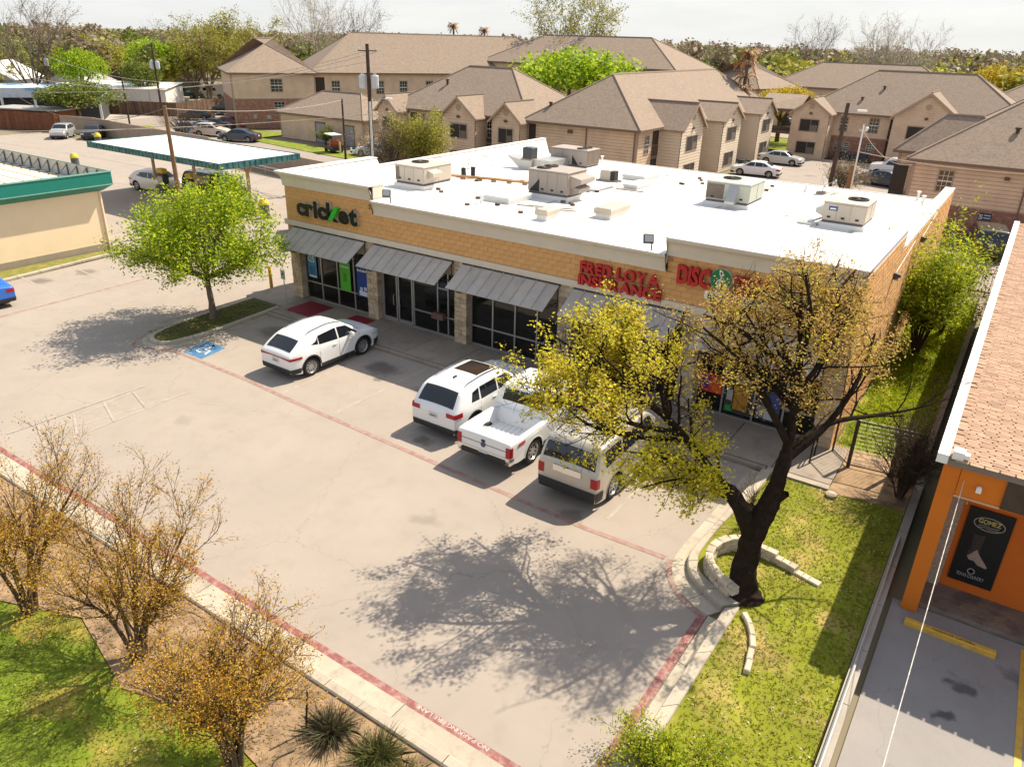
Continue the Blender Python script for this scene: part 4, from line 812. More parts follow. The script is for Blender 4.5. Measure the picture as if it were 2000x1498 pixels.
    m = MB(); pz = sp.get('pz', .8); m.box(-.16, -Lc/2-.03, pz, .16, -Lc/2-.006, pz+.16); pl = m.build('number_plate', M_PLATE, t)
    if detail == 2:
        m = MB(); m.box(-.12, -Lc/2-.033, pz+.05, .12, -Lc/2-.031, pz+.10); m.build('plate_print', M('plate ink', (.12, .12, .16)), pl)
        for sg in (-1, 1):
            ms = sp.get('mir', Lc*.64); zb = belt+.06; m = MB(); m.cbox((sg*(W/2+.08), ms-Lc/2, zb+.06), (.2, .11, .15), b=.04); m.build('mirror', sp.get('mirm', pm), t)
            for hs in sp.get('handles', ()): m = MB(); x = width(hs, belt-.1)+.012; m.box(min(sg*(x-.01), sg*(x+.018)), hs-Lc/2-.1, belt-.115, max(sg*(x-.01), sg*(x+.018)), hs-Lc/2+.1, belt-.085); m.build('door_handle', sp.get('hm', pm), t)
            for ds in sp.get('doors', ()): patch_side(sg, ds, ds+.012, cl+.18, belt-.01, .003, 'door_seam', M_TRIM, t, k=1)
            for sw in wheels:   # arch lip
                A = []; B = []
                for a in np.linspace(.0, math.pi, 15):
                    s = sw-(ra+.0)*math.cos(a); z = zc+(ra)*math.sin(a); s2 = sw-(ra+.05)*math.cos(a); z2 = zc+(ra+.05)*math.sin(a)
                    A.append((sg*(width(s, z)+.014), s-Lc/2, z)); B.append((sg*(width(s2, z2)+.008), s2-Lc/2, z2))
                m = MB(); m.strip(A, B); m.build('arch_lip', sp.get('lip', pm), t)
            patch_side(sg, wheels[0]+ra+.03, wheels[1]-ra-.03, cl-.01, cl+.13, .012, 'sill_trim', tr, t, k=8)
            if sp.get('rails'):
                r0, r1 = sp['rails']; pts = []
                for s in np.linspace(r0, r1, 9): a, _, _ = section(s); pts.append((sg*(a[-1][0]-.05), s-Lc/2, a[-1][2]+.055))
                pts[0] = (pts[0][0], pts[0][1], pts[0][2]-.05); pts[-1] = (pts[-1][0], pts[-1][1], pts[-1][2]-.05)
                m = MB(); m.tube(pts, .02, 6); m.build('roof_rail', sp.get('railm', M_TRIM), t)
    return t
SUVA = dict(L=4.66, W=1.87, H=1.66, belt=1.04, wr=.37, wheels=(.93, 3.64), tumble=.22, top=[(0, .98), (.10, 1.07), (.72, 1.47), (1.1, 1.58), (2.0, 1.66), (2.75, 1.60), (3.0, 1.48), (3.62, 1.10), (4.35, .98), (4.58, .82), (4.66, .70)],
    win=[(1.02, 1.35, (1.22, 1.16), (1.30, 1.44), .28, .05), (1.40, 2.33, (1.14, 1.10), (1.46, 1.53), .02, 0), (2.40, 3.38, (1.10, 1.09), (1.53, 1.48), 0, -.52)], ws=(2.98, 3.60), rw=(.17, .66), rwu=.9, tl=(.84, .94, .42, .50), tlp=.035, hl=(.70, .80, .55, .45), rb=(.30, .50, .42), fb=(.26, .5, .4), pz=.66, spokes=10, rails=(1.0, 2.75), railm=M_CHR, handles=(2.15, 3.05), doors=(1.38, 2.36, 3.45), lip=M_TRIM, kp=.16)
SUVB = dict(L=4.82, W=1.94, H=1.74, belt=1.10, wr=.385, wheels=(.98, 3.92), tumble=.17, top=[(0, 1.0), (.08, 1.10), (.48, 1.60), (.75, 1.69), (1.8, 1.74), (2.75, 1.70), (3.0, 1.58), (3.6, 1.18), (4.5, 1.06), (4.72, .95), (4.82, .75)],
    win=[(.86, 1.28, (1.20, 1.18), (1.50, 1.56), .12, .04), (1.38, 2.28, 1.16, 1.57, 0, 0), (2.36, 3.36, 1.15, 1.55, 0, -.42)], ws=(2.98, 3.60), rw=(.13, .52), rwu=.93, tl=(.90, 1.06, .62, .34), hl=(.82, .94, .62, .3), rb=(.32, .52, .4), fb=(.28, .52, .4), pz=.76, rails=(.8, 2.75), railm=M_CHR, sunroof=(1.7, 2.72), handles=(2.1, 3.05), doors=(1.33, 2.32, 3.42), lip=M_TRIM, kp=.12)
SUVC = dict(L=5.25, W=2.0, H=1.93, belt=1.24, wr=.41, wheels=(1.08, 4.1), tumble=.13, r=.09, top=[(0, 1.18), (.05, 1.26), (.26, 1.80), (.42, 1.90), (2.0, 1.93), (3.2, 1.90), (3.45, 1.78), (4.0, 1.36), (4.95, 1.22), (5.16, 1.1), (5.25, .85)],
    win=[(.48, 1.42, 1.30, 1.76, .02, .02), (1.54, 2.5, 1.30, 1.77, 0, 0), (2.6, 3.66, 1.29, 1.76, 0, -.36)], ws=(3.42, 3.98), rw=(.065, .25), rwu=1.0, tl=(.80, 1.10, .80, .14), hl=(.92, 1.1, .65, .2), rb=(.34, .66, .35), fb=(.3, .6, .35), pz=.98, spokes=7, rails=(.55, 3.1), railm=M_TRIM, handles=(2.3, 3.3), doors=(1.48, 2.55, 3.75), lip=M('silver lower trim', (.24, .22, .19), rough=.4), kp=.08)
TRUCK = dict(L=5.85, W=2.03, H=1.95, belt=1.22, wr=.42, wheels=(1.28, 4.85), tumble=.16, r=.06, top=[(0, 1.14), (.05, 1.18), (1.95, 1.18), (2.06, 1.19), (2.14, 1.72), (2.3, 1.88), (3.0, 1.95), (3.8, 1.90), (4.05, 1.76), (4.5, 1.36), (5.55, 1.22), (5.75, 1.12), (5.85, .8)], bed=(.09, 1.93), crown=.02, clear=.42,
    win=[(2.34, 3.12, 1.30, 1.74, .04, 0), (3.2, 4.2, 1.29, 1.74, 0, -.3)], ws=(4.02, 4.50), rw=(2.085, 2.2), rwu=.85, tl=(.72, 1.06, .84, .12), hl=(.9, 1.12, .6, .2), rb=(.46, .70, .16, M_CHR), fb=(.4, .66, .3), pz=.52, spokes=8, handles=(2.9, 3.95), doors=(2.3, 3.16, 4.3), kp=.05, smooth=.05)
SEDAN = dict(L=4.75, W=1.82, H=1.46, belt=.94, wr=.33, wheels=(1.0, 3.8), tumble=.24, top=[(0, .92), (.12, 1.0), (.75, 1.05), (1.45, 1.38), (2.0, 1.45), (2.7, 1.44), (3.0, 1.34), (3.6, .99), (4.5, .84), (4.68, .74), (4.75, .6)],
    win=[(1.12, 1.62, (1.06, 1.0), (1.30, 1.36), .38, .06), (1.68, 2.4, 1.0, 1.37, 0, 0), (2.47, 3.4, 1.0, 1.36, 0, -.5)], ws=(2.98, 3.58), rw=(.82, 1.42), tl=(.72, .88, .6, .35), hl=(.6, .74, .55, .35), rb=(.28, .46, .3), fb=(.24, .42, .35), pz=.66)
HATCH = dict(L=4.1, W=1.75, H=1.55, belt=.98, wr=.33, wheels=(.75, 3.25), tumble=.18, top=[(0, .95), (.08, 1.05), (.42, 1.45), (.8, 1.53), (2.0, 1.55), (2.4, 1.48), (3.0, 1.05), (3.85, .9), (4.02, .78), (4.1, .62)],
    win=[(.55, 1.02, (1.08, 1.05), (1.36, 1.4), .1, .0), (1.12, 1.82, 1.04, 1.42, 0, 0), (1.9, 2.75, 1.04, 1.41, 0, -.42)], ws=(2.42, 2.96), rw=(.12, .4), tl=(.78, 1.0, .72, .2), hl=(.66, .8, .55, .3), rb=(.3, .5, .3), fb=(.26, .45, .3), pz=.6)
VAN = dict(L=5.4, W=2.0, H=2.4, belt=1.25, wr=.35, wheels=(1.0, 4.3), tumble=.08, r=.12, top=[(0, 1.5), (.05, 2.3), (.2, 2.4), (3.6, 2.4), (4.0, 2.2), (4.65, 1.25), (5.25, 1.05), (5.4, .7)], win=[(3.1, 3.95, 1.35, 1.85, 0, -.1), (1.6, 2.8, 1.35, 1.8, 0, 0)], ws=(3.98, 4.62), tl=(.9, 1.2, .85, .1), hl=(.8, .98, .6, .3), rb=(.3, .5, .3), fb=(.28, .5, .3), pz=.7)
PICK = dict(TRUCK); PICK.update(L=5.6, H=1.8, wr=.38, clear=.36)
WHITE = (.78, .78, .77)
near = 'vehicles parked nose in before the shops'
c = car('white crossover SUV with raked rear window parked nearest the island', 'SUV', SUVA, WHITE, (6.76, -4.42, 0), R(-1), 2, near)
m = MB(); m.box(-.62, -2.352, .885, .62, -2.335, .925); m.build('light_bar', M_TAIL, c)
c = car('white SUV with dark panoramic sunroof beside the empty stall', 'SUV', SUVB, WHITE, (14.47, -4.42, 0), R(0), 2, near)
m = MB(); m.cbox((.0, -1.25, 1.78), (.06, .16, .08), b=.02); m.build('roof_fin', M_TRIM, c)
c = car('white pickup truck with an open bed between the two SUVs', 'pickup truck', TRUCK, WHITE, (17.0, -4.6, 0), R(0), 2, near)
m = MB(); m.box(-.85, -2.945, .92, .85, -2.928, .925); m.box(-.06, -2.955, 1.0, .06, -2.93, 1.06); m.build('tailgate_latch', M_TRIM, c)
m = MB(); m.lathe([(.085, 0), (.085, -.02), (.001, -.022)], 14, (0, -2.935, .90), 'y'); m.build('badge', M('blue oval badge', (.05, .07, .14), rough=.2), c)
m = MB(); m.box(-.8, -2.98, .48, .8, -2.90, .62); m.build('step_pad', M_TRIM, c)
m = MB(); m.lathe([(.34, 0), (.34, .14), (.28, .2), (.001, .22)], 18, (-.5, -2.2, .70)); m.build('white_tub', M('white plastic tub', (.7, .68, .62), rough=.5), c)
for k in range(9): m = MB(); m.box(-.76+.18*k, -2.72, .685, -.70+.18*k, -1.05, .697); m.build('bed_rib', paint('(0.78, 0.78, 0.77)', WHITE), c)
for sg in (-1, 1): m = MB(); m.box(min(sg*1.022, sg*1.03), -2.55, .98, max(sg*1.022, sg*1.03), -2.2, 1.08); m.build('decal', M('red decal', (.4, .05, .05), var=.5, scale=20), c)
c = car('beige silver full-size SUV with black rear bumper nearest the lone end stall line', 'SUV', SUVC, (.50, .46, .40), (19.95, -4.98, 0), R(0), 2, near, metal=.35)
m = MB(); m.box(-.45, -2.66, 1.0, .45, -2.63, 1.18); m.build('plate_surround', M_CHR, c); m = MB(); m.lathe([(.08, 0), (.08, -.02), (.001, -.022)], 14, (0, -2.635, 1.12), 'y'); m.build('badge', M('blue oval badge', (.05, .07, .14)), c)
m = MB(); m.tube([(1.05, -1.1, .42), (1.08, -.9, .36), (1.08, 1.0, .36), (1.05, 1.2, .42)], .05, 6); m.build('running_board', M('silver lower trim', (.24, .22, .19)), c)
car('bright blue sedan partly out of frame by the yellow building', 'sedan', SEDAN, (.02, .14, .55), (-11.5, -9.4, 0), R(88), 2)
car('silver hatchback crossover at the filling station pumps under canopy', 'SUV', SUVA, (.62, .63, .64), (-29.4, 11.6, 0), R(-84), 1, metal=.1)
car('black SUV in shade under the filling station canopy', 'SUV', SUVC, (.012, .012, .014), (-23.9, 13.0, 0), R(-84), 1)
car('black pickup half hidden behind the green island tree', 'pickup truck', PICK, (.012, .012, .012), (-8.6, 8.6, 0), R(52), 1)
car('silver station wagon parked by the tan yard wall', 'SUV', HATCH, (.42, .43, .43), (-65.6, 22.9, 0), R(225), 1, metal=.3)
car('black sedan squeezed beside the silver wagon at yard wall', 'sedan', SEDAN, (.012, .012, .014), (-63.2, 25.3, 0), R(225), 1)
fg = 'cars in the apartment parking lot'
car('black sedan alone in front of the long brown fence', 'sedan', SEDAN, (.018, .014, .012), (-72.3, 45.2, 0), R(125), 1, fg)
car('black box SUV against the brown fence by the brick gable', 'SUV', SUVC, (.01, .018, .016), (-75.0, 53.0, 0), R(125), 1, fg)
car('dark blue sedan second from the red car', 'sedan', SEDAN, (.03, .035, .06), (-59.4, 37.0, 0), R(120), 1, fg)
car('dark purple sedan next to the red car', 'sedan', SEDAN, (.03, .03, .05), (-60.9, 39.8, 0), R(120), 1, fg)
car('red sedan by the corner of the brick gable', 'sedan', SEDAN, (.26, .012, .02), (-61.2, 42.4, 0), R(300), 1, fg)
car('cream compact SUV facing away from the fence', 'SUV', HATCH, (.55, .49, .40), (-55.6, 35.7, 0), R(300), 1, fg)
car('light blue hatchback half hidden by the cream compact', 'hatchback', HATCH, (.32, .40, .52), (-58.2, 34.9, 0), R(290), 1, fg)
car('navy sedan with pale side stripe nearest the canopy', 'sedan', SEDAN, (.03, .045, .07), (-49.4, 34.9, 0), R(118), 1, fg)
car('white van with red lower side behind the brown fence', 'van', VAN, (.72, .70, .68), (-103, 70, 0), R(128), 1, fg)
car('dark green pickup behind the brown fence', 'pickup truck', PICK, (.012, .05, .04), (-105.5, 66, 0), R(128), 1, fg)
car('white pickup behind the dark green one', 'pickup truck', PICK, (.65, .66, .66), (-110, 64.2, 0), R(125), 1, fg)
car('dark blue pickup at the end of the far lot', 'pickup truck', PICK, (.03, .05, .10), (-116, 66, 0), R(140), 1, fg)
car('white minivan half hidden behind the bare bush by the pole', 'van', dict(HATCH, L=4.8, H=1.75), (.70, .72, .74), (-30.2, 37.0, 0), R(95), 1, fg)
car('white sedan parked nearest the white roof edge', 'sedan', SEDAN, (.74, .74, .73), (5.6, 54.2, 0), R(97), 1, fg)
car('pale silver sedan parked behind the white sedan', 'sedan', SEDAN, (.50, .49, .47), (5.2, 64.0, 0), R(-88), 1, fg, metal=.2)
car('white pickup beside the bare grey bush and right hand house', 'pickup truck', PICK, (.68, .68, .67), (17.4, 63.2, 0), R(92), 1, fg)
car('dark blue sedan below the white pickup by the bare bush', 'sedan', SEDAN, (.02, .03, .05), (17.3, 57.0, 0), R(250), 1, fg)
car('red car showing its tail behind the house corner', 'sedan', SEDAN, (.34, .012, .03), (17.6, 68.8, 0), R(90), 1, fg)
car('black SUV parked behind the weeds by the orange shop', 'SUV', SUVC, (.014, .013, .013), (27.2, 33.8, 0), R(8), 1, fg)
car('silver SUV framed by the passage between the apartment houses', 'SUV', SUVB, (.46, .47, .48), (-7.0, 110.5, 0), R(200), 1, fg, metal=.3)
car('black pickup in the passage between the apartment houses', 'pickup truck', PICK, (.02, .02, .022), (-4.6, 101.2, 0), R(230), 1, fg)
# golf cart
t = thing('golf_cart', 'black golf cart with white roof by the yellow posts', 'golf cart', (-35.2, 36.2, 0), R(70))
m = MB(); m.prism([(-.6, -1.1), (.6, -1.1), (.6, 1.1), (-.6, 1.1)], .3, [.75, .75, .6, .6]); m.build('body', M('black cart body', (.03, .03, .03), rough=.4), t); m = MB(); m.cbox((0, -.35, .85), (1.1, .5, .2), b=.05); m.cbox((0, -.6, 1.1), (1.1, .12, .45), b=.04); m.build('seat', M('orange red seat', (.42, .09, .04)), t)
m = MB(); m.cbox((0, 0, 1.92), (1.25, 1.9, .08), b=.03); m.build('roof', M_SWH, t)
for x in (-.55, .55):
    for y in (-.85, .75): m = MB(); m.tube([(x, y, .6), (x, y*.9, 1.9)], .025, 6); m.build('post', M_TRIM, t)
    for y in (-.75, .75): w_ = bpy.data.objects.new('wheel', None); COL.objects.link(w_); w_.parent = t; w_.location = (x, y, .24); [ob(me.name.split('.')[0], me, w_) for me in wheel_parts(.24, .2, 6)]
# ================================================================ APARTMENT HOUSES AND OTHER BUILDINGS
M_SID = M('tan lap siding', (.68, .505, .35), rough=.8, var=.06, scale=.8, alt=(.60, .44, .31), altscale=.6)
M_SIDL = M('sunlit lap siding', (.70, .58, .44), rough=.8, var=.06, scale=.8)  # tan siding with sunlight put into the colour, for the sunlit flank bays
M_SHIN = M('brown roof shingles', (.28, .212, .158), rough=.95, var=.10, scale=1.6, speck=.22, bump=.5, bscale=14, alt=(.23, .172, .13), altscale=5, altlo=.45, althi=.6)
M_FASC = M('brown fascia', (.17, .12, .09), rough=.6, var=.08); M_TRIMT = M('tan trim', (.40, .29, .21), rough=.7, var=.05)
M_BRK = M('red brown brick', (.27, .135, .095), rough=.95, var=.25, scale=6, speck=.25, bump=.5, bscale=25, alt=(.36, .22, .16), altscale=4, altlo=.5, althi=.65)
M_WFR = M('window trim', (.36, .29, .22), rough=.6); M_WHF = M('white window bars', (.7, .68, .62), rough=.5); M_WGL = glassmat('house window glass', (.03, .035, .033), .06); M_OPEN = M('painted opening shade', (.045, .035, .028), rough=.95)
class Fr:
    """wall frame: x along the wall, y outward, z up"""
    def __init__(s, o, a): s.o = Vector(o); s.c, s.s = math.cos(a), math.sin(a); s.a = a
    def __call__(s, x, y, z): return (s.o.x+x*s.c+y*s.s, s.o.y+x*s.s-y*s.c, s.o.z+z)
def siding(f, x0, x1, z0, z1, mat, parent, gable=None, lap=.26, name='siding'):
    """lap boards as real steps; gable=(apex x, apex z) closes the wall above z1 with a triangle"""
    m = MB(); z = z0; top = gable[1] if gable else z1
    while z < top-.02:
        zz = min(z+lap, top)
        def xr(h):
            if not gable or h <= z1: return x0, x1
            k = (h-z1)/(gable[1]-z1); return x0+(gable[0]-x0)*k, x1+(gable[0]-x1)*k
        a0, a1 = xr(z); b0, b1 = xr(zz)
        zg = max(z, zz-.035); m.add([f(a0, .05, z), f(a1, .05, z), f(b1, .04, zg), f(b0, .04, zg), f(b0, -.02, zg), f(b1, -.02, zg), f(b1, -.02, zz), f(b0, -.02, zz), f(a0, -.02, z), f(a1, -.02, z)], [(0, 1, 2, 3), (3, 2, 5, 4), (4, 5, 6, 7), (0, 8, 9, 1)]); z += lap
    return m.build(name, mat, parent)
def fbox(m, f, x0, y0, z0, x1, y1, z1):
    P = [f(x, y, z) for z in (z0, z1) for (x, y) in ((x0, y0), (x1, y0), (x1, y1), (x0, y1))]
    m.add(P, [(0, 3, 2, 1), (4, 5, 6, 7), (0, 1, 5, 4), (1, 2, 6, 5), (2, 3, 7, 6), (3, 0, 4, 7)]); return m
def window(f, x, z, w_, h_, parent, bars=True, dark=False):
    m = MB(); t_ = .09
    for (a, b, c, d) in ((x-t_, x, z-t_, z+h_+t_), (x+w_, x+w_+t_, z-t_, z+h_+t_), (x, x+w_, z+h_, z+h_+t_), (x, x+w_, z-t_, z)): fbox(m, f, a, -.02, c, b, .08, d)
    o = m.build('window', M_WFR, parent)
    m = MB(); fbox(m, f, x, -.02, z, x+w_, .06, z+h_); m.build('pane', M_OPEN if dark else M_WGL, o)
    if bars:
        m = MB(); fbox(m, f, x, .062, z+h_*.48, x+w_, .085, z+h_*.54)
        for k in (1, 2): fbox(m, f, x+w_*k/3-.014, .062, z, x+w_*k/3+.014, .075, z+h_)
        for q in (.26, .76): fbox(m, f, x, .062, z+h_*q-.014, x+w_, .076, z+h_*q+.014)
        m.build('window_bars', M_WHF, o)
    elif dark:
        m = MB(); fbox(m, f, x+w_*.55, .03, z+.02, x+w_*.6, .072, z+h_); fbox(m, f, x+w_*.6, .03, z, x+w_*.95, .066, z+h_*.55); m.build('blind', M('grey blind', (.16, .13, .11)), o)
    return o
def hip(x0, y0, x1, y1, ze, rise, parent, ov=.45, along='x', ends=(1, 1), mat=M_SHIN):
    """hipped roof over a rectangle with thick eaves and ridge caps; ends 0 makes a gable end"""
    X0, Y0, X1, Y1 = x0-ov, y0-ov, x1+ov, y1+ov; half = ((Y1-Y0) if along == 'x' else (X1-X0))/2; zr = ze+rise
    if along == 'x': r0 = (X0+half*ends[0], (Y0+Y1)/2, zr); r1 = (X1-half*ends[1], (Y0+Y1)/2, zr)
    else: r0 = ((X0+X1)/2, Y0+half*ends[0], zr); r1 = ((X0+X1)/2, Y1-half*ends[1], zr)
    E = [(X0, Y0, ze), (X1, Y0, ze), (X1, Y1, ze), (X0, Y1, ze)]; m = MB()
    if along == 'x': F_ = [(0, 1, 5, 4), (1, 2, 5), (2, 3, 4, 5), (3, 0, 4)]
    else: F_ = [(0, 1, 4), (1, 2, 5, 4), (2, 3, 5), (3, 0, 4, 5)]
    m.add(E+[r0, r1], F_); o = m.build('roof', mat, parent)
    m = MB()
    for i in range(4):
        a, b = Vector(E[i]), Vector(E[(i+1) % 4]); m.add([a, b, b-Vector((0, 0, .2)), a-Vector((0, 0, .2))], [(0, 3, 2, 1)])
    m.add([(p[0], p[1], ze-.2) for p in E], [(3, 2, 1, 0)]); m.build('fascia', M_FASC, o)
    m = MB(); m.tube([Vector(r0)+Vector((0, 0, .02)), Vector(r1)+Vector((0, 0, .02))], .09, 5)
    for i, c in enumerate(E):
        r = r0 if ((along == 'x' and i in (0, 3)) or (along == 'y' and i in (0, 1))) else r1; m.tube([Vector(c)+Vector((0, 0, .02)), Vector(r)+Vector((0, 0, .02))], .07, 5)
    m.build('ridge_cap', M('ridge cap shingle', (.31, .235, .18), rough=.95, var=.1), o); return o
def bay(f, x0, x1, p, ze, peak, parent, back, wins=((0, 0),), deep=False, lower_brick=0., ov=.35, mat=M_SID):
    """gabled bay standing out p from the wall, roof running back into the main roof"""
    g = Fr(f(x0, p, 0), f.a); wd = x1-x0
    siding(g, 0, wd, 0, ze, mat, parent, gable=(wd/2, peak)); siding(Fr(f(x1, p, 0), f.a+math.pi/2), 0, p, 0, ze, mat, parent)
    siding(Fr(f(x0, 0, 0), f.a-math.pi/2), 0, p, 0, ze, mat, parent)
    m = MB(); k = (peak-ze)/(wd/2)
    for sg in (-1, 1):
        xe = wd/2+sg*(wd/2+ov); ze2 = ze-ov*k
        A = [f(x0+wd/2, p+ov, peak+.06), f(x0+xe, p+ov, ze2+.06), f(x0+xe, -back*.15, ze2+.06), f(x0+wd/2, -back, peak+.06)]; B = [(a[0], a[1], a[2]-.12) for a in A]
        m.add(A+B, [(0, 1, 2, 3), (7, 6, 5, 4), (0, 4, 5, 1), (1, 5, 6, 2)])
    r = m.build('bay_roof', M_SHIN, parent); m = MB()
    for sg in (-1, 1):
        xe = wd/2+sg*(wd/2+ov); a, b = Vector(f(x0+wd/2, p+ov+.02, peak+.04)), Vector(f(x0+xe, p+ov+.02, ze-ov*k+.04)); m.add([a, b, b-Vector((0, 0, .22)), a-Vector((0, 0, .22))], [(0, 1, 2, 3)])
    m.build('barge_board', M_TRIMT, r)
    m = MB(); m.tube([f(x0+wd/2, p+ov, peak+.09), f(x0+wd/2, -back, peak+.09)], .07, 5); m.build('ridge_cap', M_FASC, r)
    c = g(wd/2, .07, ze+(peak-ze)*.42); m = MB(); n = 16; m.add([c]+[g(wd/2+.3*math.cos(2*math.pi*i/n), .07, ze+(peak-ze)*.42+.3*math.sin(2*math.pi*i/n)) for i in range(n)], [(0, 1+i, 1+(i+1) % n) for i in range(n)]); m.build('round_vent', M_TRIMT, parent)
    m = MB(); fbox(m, g, wd/2-.16, .02, ze-.28, wd/2+.16, .16, ze-.05); m.build('wall_lamp', M('brown lamp', (.12, .08, .06)), parent)
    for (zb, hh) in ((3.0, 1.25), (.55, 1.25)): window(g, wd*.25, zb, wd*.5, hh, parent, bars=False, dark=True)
def house(label, loc, rz, w_, d_, ze, rise, along='x', wins=(), side_wins=(), brick=0., ends=(1, 1), sides=True, group='tan apartment houses with brown roofs', ov=.45):
    t = thing('apartment_house', label, 'house', loc, rz, group); f = Fr((0, 0, 0), 0.); fr = Fr((w_, 0, 0), math.pi/2); fl = Fr((0, d_, 0), -math.pi/2)
    m = MB(); m.box(.06, .06, 0, w_-.06, d_-.06, ze-.05); m.build('wall_core', M_TRIMT, t)
    for ff, ln in ((f, w_), (fr, d_), (fl, d_)):
        if brick:
            m = MB(); fbox(m, ff, 0, -.05, 0, ln, .055, brick); m.build('brick_wall', M_BRK, t); m = MB(); fbox(m, ff, 0, 0, brick, ln, .05, brick+.1); m.build('brick_ledge', M_TRIMT, t)
        siding(ff, 0, ln, brick+.1 if brick else 0, ze-.15, M_SID, t)
        [fbox(MB(), ff, a_, 0, 0, a_+.14, .075, ze-.15).build('corner_board', M_TRIMT, t) for a_ in (0, ln-.14)]
    for (x, z, a, b) in wins: window(f, x, z, a, b, t)
    for (x, z, a, b) in side_wins: window(fr, x, z, a, b, t)
    hip(0, 0, w_, d_, ze, rise, t, ov, along, ends); return t, f, fr
def shade_panel(f, x0, x1, z0, z1, t, rail=True):
    m = MB(); fbox(m, f, x0, -.02, z0, x1, .06, z1); o = m.build('shade_panel', M_OPEN, t)  # dark panel proud of the wall, painted as the shade inside an opening
    if rail:
        m = MB()
        for zz in (3.55, ): fbox(m, f, x0, .05, zz, x1, .1, zz+.06)
        k = int((x1-x0)/.16)
        for i in range(k+1): fbox(m, f, x0+(x1-x0)*i/k-.012, .06, 2.65, x0+(x1-x0)*i/k+.012, .09, 3.55)
        fbox(m, f, x0, .03, 2.4, x1, .08, 2.65); m.build('railing', M_FASC, o)
def downpipe(f, x, t, ze): m = MB(); fbox(m, f, x-.05, .03, 0, x+.05, .12, ze-.2); m.build('downpipe', M_FASC, t)
# E: house behind the middle of the roof
t, f, fr = house('tan apartment house with three front gables behind the left of the white roof', (-28.5, 38.4, 0), 0, 17.0, 11.6, 5.1, 4.0, wins=[(3.7, 3.1, .8, 1.5), (6.5, 3.1, .8, 1.5), (12.4, 3.1, .75, 1.5), (3.7, .6, .8, 1.4), (6.5, .6, .8, 1.4)], ends=(1, 1))
bay(f, -.2, 2.3, 1.8, 5.1, 6.35, t, 2.6); bay(f, 8.3, 12.2, 1.8, 5.1, 6.7, t, 3.0); bay(f, 14.2, 17.3, 1.8, 5.1, 6.5, t, 2.8); shade_panel(f, 2.6, 3.5, 0, 4.7, t); shade_panel(f, 12.3, 13.4, 0, 4.7, t) ; downpipe(f, 7.9, t, 5.1)
# B: house in the centre with gables down its right flank
t, f, fr = house('tan apartment house with gabled right flank in the centre', (-11.1, 37.8, 0), 0, 11.1, 37.0, 5.1, 4.0, along='y', side_wins=[(1.5, 3.0, .75, 1.45), (1.5, .5, .75, 1.4), (12.2, 2.8, .8, 1.6), (12.6, .4, .9, 1.1), (21.6, 2.8, .8, 1.6)], brick=0)
for a, b, pk in ((4.5, 9.5, 7.0), (15.0, 20.2, 6.5), (26.5, 31.6, 6.4)): bay(fr, a, b, 2.1, 5.1, pk, t, 3.4, mat=M_SIDL)
shade_panel(fr, 3.0, 4.3, 0, 4.8, t); shade_panel(fr, 10.0, 11.6, 0, 4.8, t); shade_panel(fr, 13.4, 14.8, 0, 4.8, t); shade_panel(fr, 24.6, 26.3, 0, 4.8, t); shade_panel(fr, 32, 36.8, 0, 4.8, t); downpipe(f, 6.2, t, 5.1); downpipe(f, 10.9, t, 5.1); shade_panel(f, -.4, .9, .0, 4.8, t, False)
m = MB(); fbox(m, f, 4.3, .05, 4.3, 4.8, .15, 4.6); m.build('wall_lamp', M('brown lamp', (.12, .08, .06)), t)
m = MB(); fbox(m, fr, 11.6, -.0, 0, 13.3, .06, 2.5); m.build('brick_wall', M_BRK, t); m = MB(); fbox(m, fr, 20.3, .0, 0, 24.5, .06, 2.5); m.build('brick_wall', M_BRK, t)
# C: house across the right back lot
t, f, fr = house('tan apartment house with brick ground floor across the back lot', (4.2, 73.6, 0), 0, 22.8, 12.6, 5.1, 4.4, wins=[(4.5, 3.1, .75, 1.45), (7.6, 3.15, .95, 1.5), (4.3, 1.0, 1.5, .85), (7.8, 1.0, .8, .95), (16.5, 3.1, .9, 1.5)], brick=2.5)
bay(f, -.4, 3.7, 2.6, 5.1, 6.5, t, 3.2); bay(f, 10.2, 16.6, 1.6, 5.3, 7.7, t, 5.0); shade_panel(f, 9.7, 10.2, 0, 4.7, t)
for x in (5.0, 6.0, 7.2, 7.9): m = MB(); m.cbox((x, -.9, .45), (.75, .75, .9), b=.05); m.build('condenser', M('grey condenser', (.06, .065, .07)), t)
# covered passage between B and C
t = thing('passage_roof', 'covered breezeway roof between the two apartment houses', 'roof', (0, 0, 0)); m = MB(); m.add([(-.6, 70.2, 5.2), (4.2, 72.0, 5.2), (4.2, 75.5, 6.6), (-.6, 75.5, 6.6), (-.6, 80.8, 5.2), (4.2, 79, 5.2)], [(0, 1, 2, 3), (3, 2, 5, 4)]); m.build('shingles', M_SHIN, t); m = MB(); m.box(-.5, 71.6, 4.9, 4.2, 71.9, 5.18); m.box(-.5, 71.8, 2.4, 4.2, 78, 2.7); m.build('beam', M_FASC, t)
for x in (-.3, 3.9): m = MB(); m.box(x-.12, 71.7, 0, x+.12, 71.95, 4.95); m.build('post', M_TRIMT, t)
